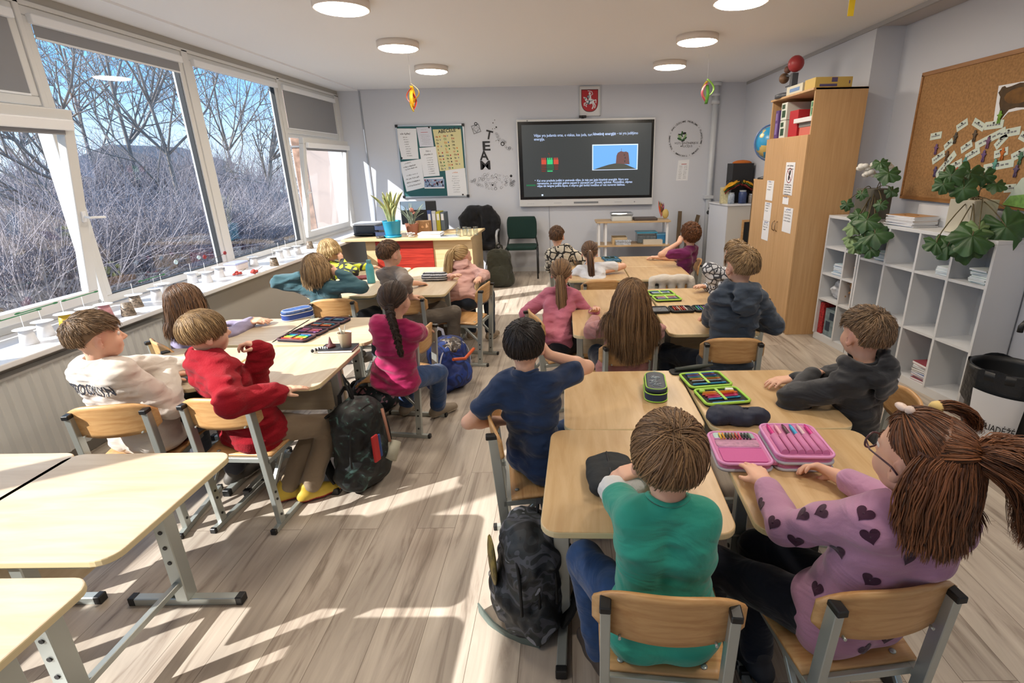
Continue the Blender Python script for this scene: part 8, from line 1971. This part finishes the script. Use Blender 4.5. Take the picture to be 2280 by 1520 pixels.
for k, (c_, nm) in enumerate((('#d9b43a', 'yellow'), ('#c98a2c', 'amber'), ('#3f3a30', 'black'), ('#6a4a2c', 'brown'), ('#8a5c3a', 'tan'), ('#a8342c', 'red'), ('#c94a6a', 'rose'), ('#3a2c34', 'plum'), ('#2c2c34', 'charcoal'), ('#4a5c4a', 'olive'))):
    o = MB().tube([(0, -0.02, 0), (0, 0.018, 0), (0, 0.026, 0)], [0.004, 0.004, 0.001], 8).build('pencil', mat('pen_'+c_[1:], c_, 0.5), loc=tl(t, -0.148+0.0115*k, 0.068, 0.0365)); o.rotation_euler[2] = R_(-3); tag(o, '%s pencil in the clear pocket of the pink pencil case' % nm, 'pencil', 'pencils in the pink pencil case')
# notebook, cactus cup, bottle
t = thing('notebook', 'black notebook at the corner of the desk of the boy in red', 'book', (-1.318, 2.83, ZD+0.001), R_(2)); MB().box((-0.095, -0.062, 0.001), (0.095, 0.062, 0.012)).build('pages', PAPER, t); MB().box((-0.097, -0.064, 0.012), (0.097, 0.064, 0.0135)).box((-0.097, -0.064, 0), (0.097, 0.064, 0.0012)).build('cover', mat('notebook_black', '#1d1e24', 0.5), t)
t = thing('cactus_cup', 'cream paper cup with soil and a sprout standing on the black notebook', 'cup', (-1.275, 2.835, ZD+0.0150)); MB().lathe([(0.001, 0), (0.028, 0), (0.040, 0.085), (0.042, 0.087), (0.038, 0.085), (0.037, 0.075)], 22, cap=False).build('cup', mat('cup_cream', '#cfc6b0', 0.6), t); MB().lathe([(0.001, 0.076), (0.037, 0.076)], 16, cap=False).build('soil', mat('cup_soil', '#5c3a20', 0.9), t)
MB().tube([(0.0, 0, 0.075), (0.012, 0, 0.13)], 0.002, 5).tube([(-0.01, 0.0, 0.075), (-0.025, 0.0, 0.115)], [0.010, 0.003], 6).build('sprout', mat('sprout_grey', '#b9bdb4', 0.5), t)
t = thing('paper_cone', 'small dark red cone standing on the black notebook', 'ornament', (-1.362, 2.83, ZD+0.0150)); MB().lathe([(0.028, 0), (0.026, 0.012), (0.012, 0.02), (0.002, 0.062)], 16).build('cone', mat('cone_maroon', '#4f1a20', 0.6), t)
t = thing('zebra_toy', 'black and white striped soft toy cord lying at the left edge of the black notebook', 'toy', (-1.40, 2.80, ZD+0.009)); m = MB()
for k in range(14): f_ = k/14; m.ball((-0.04+0.085*f_, -0.035+0.07*f_+0.012*math.sin(5*f_), 0.006), (0.009, 0.009, 0.011), k % 2, n=8)
m.build('body', [INK, PAPER], t)
t = thing('water_bottle', 'turquoise metal bottle standing on the sunlit desk by the child in teal', 'bottle', (-1.765, 4.64, ZD+0.001)); MB().lathe([(0.001, 0), (0.034, 0.0), (0.036, 0.005), (0.036, 0.13), (0.032, 0.155), (0.020, 0.175), (0.020, 0.18), (0.001, 0.18)], 24, cap=False).build('body', mat('bottle_turquoise', '#4fa3ad', 0.35), t); MB().lathe([(0.021, 0.18), (0.021, 0.205), (0.018, 0.21), (0.001, 0.21)], 20, cap=False).build('cap', mat('bottle_cap', '#5c8a90', 0.4), t)
# cardigan over the empty chair
o = CH['cardigan']; t = thing('cardigan', 'cream cardigan hung over the backrest of the empty chair', 'clothing', (o.location[0]-0.02, o.location[1], 0.375), o.rotation_euler[2])
Fd = Field((-0.26, -0.12, -0.02), (0.26, 0.10, 0.44), 0.007)
for s_ in (-1, 1): Fd.cap((s_*0.05, -0.012, 0.335), (s_*0.155, -0.006, 0.325), 0.036, 0.034, 0.02); Fd.cap((s_*0.165, -0.01, 0.31), (s_*0.175, -0.03, 0.06), 0.034, 0.028, 0.02); Fd.cap((s_*0.08, -0.025, 0.32), (s_*0.085, -0.035, 0.10), 0.030, 0.030, 0.03)
Fd.cap((-0.1, -0.025, 0.33), (0.1, -0.025, 0.33), 0.034, 0.034, 0.02); Fd.cap((0, -0.03, 0.32), (0, -0.038, 0.10), 0.03, 0.03, 0.03); Fd.wrinkle(0.0022, 0.06, 8); V, Fq = Fd.mesh(); mesh_np('cloth', smooth_mesh(V, Fq, 1), Fq, fabric('cream_knit', '#c9c3ba'), t)
# ================================================================ BAGS
def camo(name, cols, sc=9):
    m = bpy.data.materials.new(name); m.use_nodes = True; n, l = m.node_tree.nodes, m.node_tree.links; b = n['Principled BSDF']; b.inputs['Roughness'].default_value = 0.6
    tc = n.new('ShaderNodeTexCoord'); nz = n.new('ShaderNodeTexNoise'); nz.inputs['Scale'].default_value = sc; nz.inputs['Detail'].default_value = 1.5; nz.inputs['Distortion'].default_value = 1.2; l.new(tc.outputs['Object'], nz.inputs['Vector'])
    r_ = n.new('ShaderNodeValToRGB'); r_.color_ramp.interpolation = 'CONSTANT'; e = r_.color_ramp.elements; e[0].color = lin(cols[0]); e[1].position = 0.42; e[1].color = lin(cols[1])
    for p, c_ in zip((0.50, 0.57, 0.66), cols[2:]): x = e.new(p); x.color = lin(c_)
    l.new(nz.outputs['Fac'], r_.inputs[0]); l.new(r_.outputs[0], b.inputs['Base Color'])
    bn = n.new('ShaderNodeBump'); bn.inputs['Distance'].default_value = 0.004; n2 = n.new('ShaderNodeTexNoise'); n2.inputs['Scale'].default_value = 55; l.new(tc.outputs['Object'], n2.inputs['Vector']); l.new(n2.outputs['Fac'], bn.inputs['Height']); bn.inputs['Strength'].default_value = 0.3; l.new(bn.outputs[0], b.inputs['Normal']); return m
def backpack(label, loc, deg, w_, d_, h_, m_, m_trim, tilt=0.0, h=0.008, seed=1, wr=0.006, straps=True, pocket=True, name='backpack', loop=True, zips=2):
    t = thing(name, label, 'bag', loc, R_(deg)); t.rotation_euler[0] = R_(tilt)
    Fd = Field((-w_/2-.08, -d_/2-.12, -0.02), (w_/2+.08, d_/2+.06, h_+.06), h); r_ = min(w_, d_)*0.38
    for a in (-1, 1):
        for b in (-1, 1): Fd.cap((a*(w_/2-r_), b*(d_/2-r_), r_), (a*(w_/2-r_)*0.82, b*(d_/2-r_)*0.7, h_-r_*1.1), r_, r_*0.95, 0.06)
    Fd.cap((0, 0, r_), (0, 0, h_-r_), r_*1.15, r_, 0.08)
    if pocket:
        Fd.ell((0, -d_/2+0.01, h_*0.34), np.eye(3), (w_*0.38, d_*0.30, h_*0.27), 0.02)
        for a in (-1, 1): Fd.ell((a*w_*0.50, 0, h_*0.22), np.eye(3), (0.035, d_*0.32, h_*0.17), 0.02)
    Fd.wrinkle(wr, 0.05, seed); Fd.plane((0, 0, 0.002), (0, 0, -1)); V, Fq = Fd.mesh(); mesh_np('body', smooth_mesh(V, Fq, 1), Fq, m_, t)
    for k in range(zips):
        y = -d_*0.28+d_*0.33*k; p = [(w_*0.53*math.cos(a)*(0.98-0.05*k), y-0.01, h_*0.38+h_*0.60*math.sin(a)**0.8 if math.sin(a) > 0 else h_*0.38) for a in np.linspace(-0.15, PI+0.15, 22)]; MB().tube(p, 0.006, 6).build('zipper', m_trim, t)
    if loop: MB().tube([(-0.05, d_*0.25, h_-0.02), (-0.04, d_*0.27, h_+0.05), (0.0, d_*0.28, h_+0.075), (0.04, d_*0.27, h_+0.05), (0.05, d_*0.25, h_-0.02)], 1, sec=[(-0.012, -0.003), (0.012, -0.003), (0.012, 0.003), (-0.012, 0.003)], smooth=False).build('top_handle', m_trim, t)
    if straps:
        for a in (-1, 1): MB().tube(bezier((a*w_*0.22, d_*0.42, h_*0.92), (a*w_*0.30, d_*0.42+0.11, h_*0.8), (a*w_*0.40, d_*0.42+0.10, h_*0.3), (a*w_*0.42, d_*0.40, 0.05), 14), 1, sec=[(-0.026, -0.006), (0.026, -0.006), (0.026, 0.006), (-0.026, 0.006)], smooth=False, upv=(1, 0, 0)).build('shoulder_strap', m_trim, t)
    return t
tR = Matrix.Rotation(R_(72), 3, 'Z'); CAMOM = camo('camo_grey', ('#191c20', '#2a2f34', '#50535c', '#363b3c', '#9498a4'), 10); TRIM = mat('strap_black', '#141517', 0.7)
t = backpack('grey camouflage backpack standing on the floor at the near corner of the desks', (-0.155, 1.57, 0), -72, 0.29, 0.20, 0.43, CAMOM, TRIM, h=0.006, seed=3, zips=3, wr=0.008)
MB().tube([(tR@(Vector(P(px, py, z=z_))-Vector((-0.155, 1.57, 0)))) for px, py, z_ in ((1200, 1432, 0.02), (1160, 1428, 0.006), (1125, 1412, 0.006), (1098, 1392, 0.012), (1078, 1368, 0.03), (1066, 1352, 0.02))], 1, sec=[(-0.020, -0.003), (0.020, -0.003), (0.020, 0.003), (-0.020, 0.003)], smooth=False, upv=(0, 0, 1)).build('loose_strap', mat('strap_greygreen', '#5f6b66', 0.6), t)
MB().ball((0, -0.135, 0.30), (0.07, 0.012, 0.10), n=14).build('front_print', mat('camo_print', '#8a7a3c', 0.5, var=(40, 0.9)), t); MB().ball((-0.155, -0.02, 0.14), (0.045, 0.05, 0.05), n=14).build('rolled_cap', mat('cap_black', '#15181d', 0.45, bump=(30, 0.6, 0.01)), t)
m = MB()
for k, (z, y) in enumerate(((0.07, -0.11), (0.09, -0.02), (0.08, 0.05))): p = [(-0.185+0.0*math.cos(a), y+0.018*math.cos(a), z+0.024*math.sin(a)) for a in np.linspace(0, 2*PI, 13)]; m.tube(p, 0.003, 6, cap=False)
m.build('reflective_ring', mat('reflective', '#b9bcc4', 0.3), t)
t = backpack('black backpack hanging at the corner of the desk beside the boy in red', (-1.115, 2.47, 0.02), 70, 0.30, 0.20, 0.47, camo('space_print', ('#0a0c0d', '#0d1013', '#10161a', '#1c2a28', '#3f5c58'), 16), TRIM, tilt=0, h=0.008, seed=5)
MB().tube([(0.02, -0.16, 0.15), (0.09, -0.15, 0.22)], 0.034, 14).build('plush_pocket', mat('pocket_cream', '#a9a694', 0.7), t); MB().box((-0.09, -0.165, 0.19), (-0.045, -0.15, 0.34)).build('red_flash', mat('flash_red', '#b01f22', 0.5), t, bevel=0.01); MB().box((-0.045, -0.162, 0.20), (-0.025, -0.15, 0.33)).build('blue_flash', mat('flash_blue', '#27417c', 0.5), t, bevel=0.006); MB().tube([(0.05, -0.15, 0.24), (0.06, -0.13, 0.34), (0.07, -0.11, 0.42)], 0.008, 6).build('strap_pink', mat('strap_dusty', '#a0705c', 0.7), t)
MB().tube([(0.10, 0.12, 0.06), (0.14, 0.17, 0.02), (0.20, 0.20, 0.0), (0.27, 0.16, -0.012)], 1, sec=[(-0.014, -0.003), (0.014, -0.003), (0.014, 0.003), (-0.014, 0.003)], smooth=False, upv=(0, 0, 1)).build('loose_strap', TRIM, t); MB().tube([(0, 0, 0.46), (0.01, 0.03, 0.57), (0.0, 0.05, 0.62), (-0.01, 0.03, 0.57), (0.0, 0, 0.46)], 0.007, 6).build('hanging_loop', TRIM, t)
t = backpack('round royal blue school bag in the aisle by the girl in magenta', (-0.93, 3.78, 0), 60, 0.34, 0.24, 0.40, camo('blue_print', ('#1a2f6e', '#1f3a86', '#1a2a5c', '#23479c', '#27408e'), 5), mat('trim_white_blue', '#c2c6d6', 0.6), h=0.008, seed=6, straps=False); MB().ball((0.0, -0.02, 0.33), (0.14, 0.10, 0.085), n=18).build('printed_top', camo('animal_print', ('#2c2a2e', '#4a4038', '#6a6a6e', '#b9b4ac', '#9a5c2c'), 22), t); MB().tube([(-0.12, -0.17, 0.3), (0.0, -0.18, 0.27), (0.12, -0.17, 0.31)], 0.012, 8).build('orange_piping', mat('piping_orange', '#c9582a', 0.5), t)
backpack('olive green backpack standing on the floor between the teacher desk and the green chair', (-0.945, 7.35, 0), 0, 0.36, 0.22, 0.52, fabric('olive_canvas', '#34352b', bump=(60, 0.4, 0.004)), mat('olive_trim', '#25261f', 0.8), h=0.010, seed=7)
backpack('dark bag with a pink checked pocket under the seat of the girl in magenta', (-1.38, 3.40, 0), 40, 0.30, 0.18, 0.24, camo('pink_check', ('#101c24', '#15262e', '#1a2a30', '#1c2a34', '#a87a8a'), 14), TRIM, h=0.010, seed=8, loop=False)
backpack('black backpack with a lime lining lying beside the chair of the boy in the hoodie', (1.42, 2.95, 0), 60, 0.34, 0.2, 0.30, mat('bag_black_lime', '#17191a', 0.8, bump=(50, 0.4, 0.004)), mat('lime_dark', '#4f5c2c', 0.7), h=0.010, seed=9)
o = MB().cbox((0, 0, 0.0005), (0.06, 0.022, 0.001), rz=0.5).build('paper_scrap', PAPER, loc=(*P(876, 993, z=0)[:2], 0)); tag(o, 'small white paper scrap on the floor in the aisle', 'paper')
# ================================================================ THE WINDOW SILL
CUPW = mat('cup_white', '#d4d5d8', 0.5); GRS = mat('green_straw', '#2f7a4c', 0.5)
cups = ((54, 731, 'w', 1), (93, 714, 'w', 1), (142, 697, 'y', 1), (188, 685, 'w', 1), (229, 676, 'p', 1), (279, 672, 'b', 0), (297, 655, 'b', 1), (345, 641, 'w', 1), (360, 631, 'w', 1), (425, 606, 'w', 1), (457, 605, 'w', 1), (485, 594, 'w', 1), (562, 571, 'w', 1), (608, 571, 'b', 1), (620, 556, 'w', 1), (636, 551, 'w', 1), (660, 547, 'w', 1), (688, 536, 'b', 0))
CM = {'w': CUPW, 'y': mat('cup_yellow', '#c9a51f', 0.5, var=(40, 0.3)), 'p': mat('cup_pink', '#c98f95', 0.5), 'b': mat('cup_coffee_print', '#8a7a68', 0.5, var=(70, 0.9))}
cn = {'w': 'white', 'y': 'yellow', 'p': 'pink', 'b': 'brown-printed'}
ordn = ('nearest', 'second', 'third', 'fourth', 'fifth', 'sixth', 'seventh', 'eighth', 'ninth', 'tenth', 'eleventh', 'twelfth', 'thirteenth', 'fourteenth', 'fifteenth', 'sixteenth', 'seventeenth', 'farthest')
for i, (px, py, k, ds) in enumerate(cups):
    q = P(px, py, z=ZS+0.092); x_ = min(max(q[0], XG+0.12), XS-0.05); t = thing('paper_cup', 'upturned %s paper cup%s, %s along the window sill' % (cn[k], ' under a white disc' if ds else '', ordn[i]), 'cup', (x_, q[1], ZS), group='paper cup whirligigs on the window sill')
    MB().lathe([(0.040, 0.0), (0.042, 0.003), (0.029, 0.086), (0.001, 0.088)], 20).build('cup', CM[k], t)
    if ds: MB().lathe([(0.001, 0.0885), (0.052, 0.0885), (0.053, 0.0895), (0.052, 0.0905), (0.001, 0.0905)], 24, cap=False).build('disc', WHITE, t); MB().tube([(0, 0, 0.09), (0.004, 0, 0.17)], 0.0018, 5).build('stick', WHITE, t)
    if i in (0, 1, 3, 7): MB().tube([(0.004, -0.13, 0.168), (0.004, 0.12, 0.172)], 0.003, 6).ball((0.004, -0.12, 0.17), (0.004, 0.02, 0.006), n=8).ball((0.004, 0.11, 0.172), (0.004, 0.02, 0.006), n=8).build('green_straw', GRS, t)
    if i in (9, 11): MB().tube([(0, -0.14, 0.20), (0.0, 0.0, 0.172), (0.0, 0.14, 0.19)], 0.002, 5).build('twig', mat('twig_dark', '#4a3a34', 0.6), t); MB().ball((0, -0.14, 0.205), (0.01, 0.022, 0.02), n=8).ball((0, 0.14, 0.195), (0.01, 0.022, 0.018), n=8).build('paper_bud', mat('bud_red', '#8e3038', 0.6) if i == 11 else mat('bud_blue', '#b4cdd6', 0.5), t)
q = P(538, 592, z=ZS+0.03); t = thing('food_container', 'clear plastic container with a lavender lid on the window sill', 'container', (q[0]-0.05, q[1], ZS)); MB().prism(rrect(0.13, 0.19, 0.02), 0, 0.055).build('tub', mat('tub_pinkish', '#d6cbc9', 0.35), t, bevel=0.004); MB().prism(rrect(0.14, 0.20, 0.02), 0.055, 0.07).build('lid', mat('lid_lavender', '#aab0d2', 0.35), t, bevel=0.003)
for k, (px, py, lab) in enumerate(((527, 612, 'red paper flower lying on the sill edge, the nearer of the two'), (590, 606, 'red paper flower on a thin stick at the sill edge, the farther of the two'))):
    q = P(px, py, z=ZS+0.01); t = thing('paper_flower', lab, 'flower', (min(q[0], XS-0.03), q[1], ZS), group='red paper flowers on the sill'); m = MB(); g = random.Random(k)
    for j in range(9): m.ball((g.uniform(-.03, .03), g.uniform(-.04, .04), 0.012+g.uniform(0, .02)), (0.016, 0.018, 0.010), n=7)
    m.build('petals', mat('petal_red', '#a83a30', 0.6), t); MB().tube([(0, 0, 0.01), (-0.03, 0.20, 0.03)], 0.0025, 5).build('stick', mat('stick_brown', '#6a543c', 0.6), t)
# radiators under the sill
RAD = mat('radiator_white', '#c9cac8', 0.4)
t = thing('radiator', 'white ribbed panel radiator under the window sill by the near children', 'radiator', (-2.965, 2.75, 0.10)); m = MB()
def ribs(u, v): return (0.03+0.010*(abs(((u*26) % 1)-0.5)*4-1 > 0), (u-0.5)*1.70, 0.54*v)
m.grid(ribs, 26*4, 1, 0, smooth=False); m.box((-0.03, -0.85, 0), (0.028, 0.85, 0.54)); m.build('panel', RAD, t); MB().box((-0.03, -0.86, 0.535), (0.045, 0.86, 0.55)).build('top_grille', RAD, t, bevel=0.003)
MB().tube([(0.01, -0.92, 0.45), (0.01, -0.86, 0.45)], 0.016, 10).tube([(0.01, -0.92, 0.45), (0.01, -0.92, 0.50)], 0.022, 12).tube([(0.01, -0.92, -0.10), (0.01, -0.92, 0.45)], 0.011, 8).build('valve', WHITE, t)
# ================================================================ OUTSIDE THE WINDOWS
BARK = mat('bark_grey', '#857d78', 0.9, var=(6, 0.3)); TWIG = mat('twig_grey_violet', '#9a9296', 0.9)
gr = MB(); gr.grid(lambda u, v: (-3.7-36*u, -14+50*v, -0.9+2.6*(max(0, u-0.12))**0.8*1.1+0.25*math.sin(9*v+5*u)), 20, 24)
struct(gr.build('ground', mat('winter_ground', '#9c948a', 0.95, var=(0.7, 0.5))))
def limb(mb, p, d, L_, r_, lev, g, kids):
    pts = [p]; c = Vector(p); d = Vector(d).normalized(); n_ = 4 if lev < 3 else 3
    for k in range(n_):
        d = (d+Vector((g.gauss(0, .10), g.gauss(0, .10), g.gauss(0.04, .08)))).normalized(); c = c+d*(L_/n_); pts.append(c.copy())
    mb.tube(pts, [r_*(1-0.55*k/n_) for k in range(n_+1)], 6 if lev == 0 else (4 if lev < 3 else 3), cap=False)
    if lev >= 4: return
    for k in range(kids[lev]):
        f_ = g.uniform(0.35, 1.0); q = Vector(pts[min(n_, int(f_*n_))]); a = g.uniform(0, 2*PI); o = d.orthogonal().normalized(); o = Matrix.Rotation(a, 3, d)@o
        limb(mb, q, d*g.uniform(0.7, 1.1)+o*g.uniform(0.5, 0.95), L_*g.uniform(0.5, 0.72), r_*0.50, lev+1, g, kids)
def tree(label, px, Y, X, h_, seed, lean=(0, 0), r_=0.10, kids=(7, 5, 4, 3)):
    g = random.Random(seed); q = P(px, 420, X=X); t = thing('bare_tree', label, 'tree', (X, q[1], -0.6+0.06*abs(X+4)), group='bare trees outside the windows'); m = MB()
    limb(m, (0, 0, 0), (lean[0], lean[1], 1), h_, r_, 0, g, kids); m.build('branches', BARK, t)
for i, (px, X, h_, ln, r_, lab) in enumerate(((150, -8.5, 3.6, (0.05, 0.05), 0.06, 'bare tree with a forked crown seen through the first wide pane'), (300, -12.0, 5.0, (0.1, -0.25), 0.065, 'bare tree leaning to the right behind the first wide pane'), (400, -10.0, 4.6, (0.0, -0.20), 0.06, 'bare tree with long slanting branches by the frame between the wide panes'), (520, -13.0, 5.0, (0.0, -0.1), 0.065, 'bare tree in the middle of the second wide pane'), (600, -9.5, 4.5, (0.05, 0.05), 0.075, 'pale upright bare tree at the right of the second wide pane'), (60, -14, 5.0, (0, 0.1), 0.065, 'bare tree at the far left behind the tilted sash'), (450, -19, 6.2, (0, 0), 0.08, 'tall bare tree far behind the others'), (230, -18, 6.0, (0, 0.1), 0.08, 'distant bare tree between the two nearest trunks'))):
    tree(lab, px, None, X, h_, 20+i, ln, r_)
def bush(label, px, X, r_, h_, seed, n_=150):
    g = random.Random(seed); q = P(px, 430, X=X); t = thing('bare_shrub', label, 'shrub', (X, q[1], -0.75+0.075*abs(X+4)), group='bare shrubs outside the windows'); m = MB()
    for k in range(n_):
        a = g.uniform(0, 2*PI); b = g.uniform(0, 1)**0.6*r_*0.6; p = Vector((b*math.cos(a), b*math.sin(a), 0)); d = Vector((g.gauss(0, .45), g.gauss(0, .45), 1)); L_ = h_*g.uniform(0.5, 1.1)
        limb(m, p, d, L_, 0.014, 3, g, (0, 0, 0, 5))
    m.build('twigs', TWIG, t)
wordl = ('dense grey shrub', 'tangled bare shrub', 'low twiggy shrub')
for i in range(17):
    px = (-40, 90, 180, 270, 350, 430, 500, 560, 620, 20, 140, 240, 330, 400, 470, 540, 600)[i]; X = -7.2-0.25*(i % 3) if i < 9 else -11.5-0.5*(i % 3)
    bush('%s outside, %s in the %s row beyond the panes' % (wordl[i % 3], ('first', 'second', 'third', 'fourth', 'fifth', 'sixth', 'seventh', 'eighth', 'ninth')[i if i < 9 else i-9], 'near' if i < 9 else 'far'), px, X, 1.1 if i < 9 else 1.7, 1.7 if i < 9 else 2.4, 50+i, 110)
t = thing('neighbour_wing', 'pinkish rendered wing of the building outside the far tilted sash', 'building', (-4.1, 9.6, -1)); MB().box((-0.62, 0, 0), (0.7, 0.4, 6)).build('wall', mat('render_pink', '#c9b3a6', 0.9, var=(1.5, 0.12)), t); MB().box((-0.66, -0.02, 3.0), (0.7, 0.0, 3.03)).build('ledge', mat('render_grey', '#8f8984', 0.9), t); MB().box((-0.60, -0.008, 0.5), (-0.40, 0.0, 6)).build('peeling_strip', mat('brick_patch', '#b08a72', 0.9, var=(9, 0.5)), t)
t = thing('low_house', 'low dark-roofed house far off behind the trees', 'building', (-30, 40, -0.6)); MB().box((-4, -3, 0), (4, 3, 2.6)).build('wall', mat('house_wall', '#8f8a80', 0.9), t); MB().prism([(-4.4, 2.6), (4.4, 2.6), (0, 4.0)], -3.4, 3.4, M=Matrix.Rotation(PI/2, 4, 'X')).build('roof', mat('house_roof', '#55565c', 0.8), t); MB().box((4.0, -1.2, 0.8), (4.02, 1.2, 1.9)).build('window', mat('house_window', '#2a3038', 0.3), t)
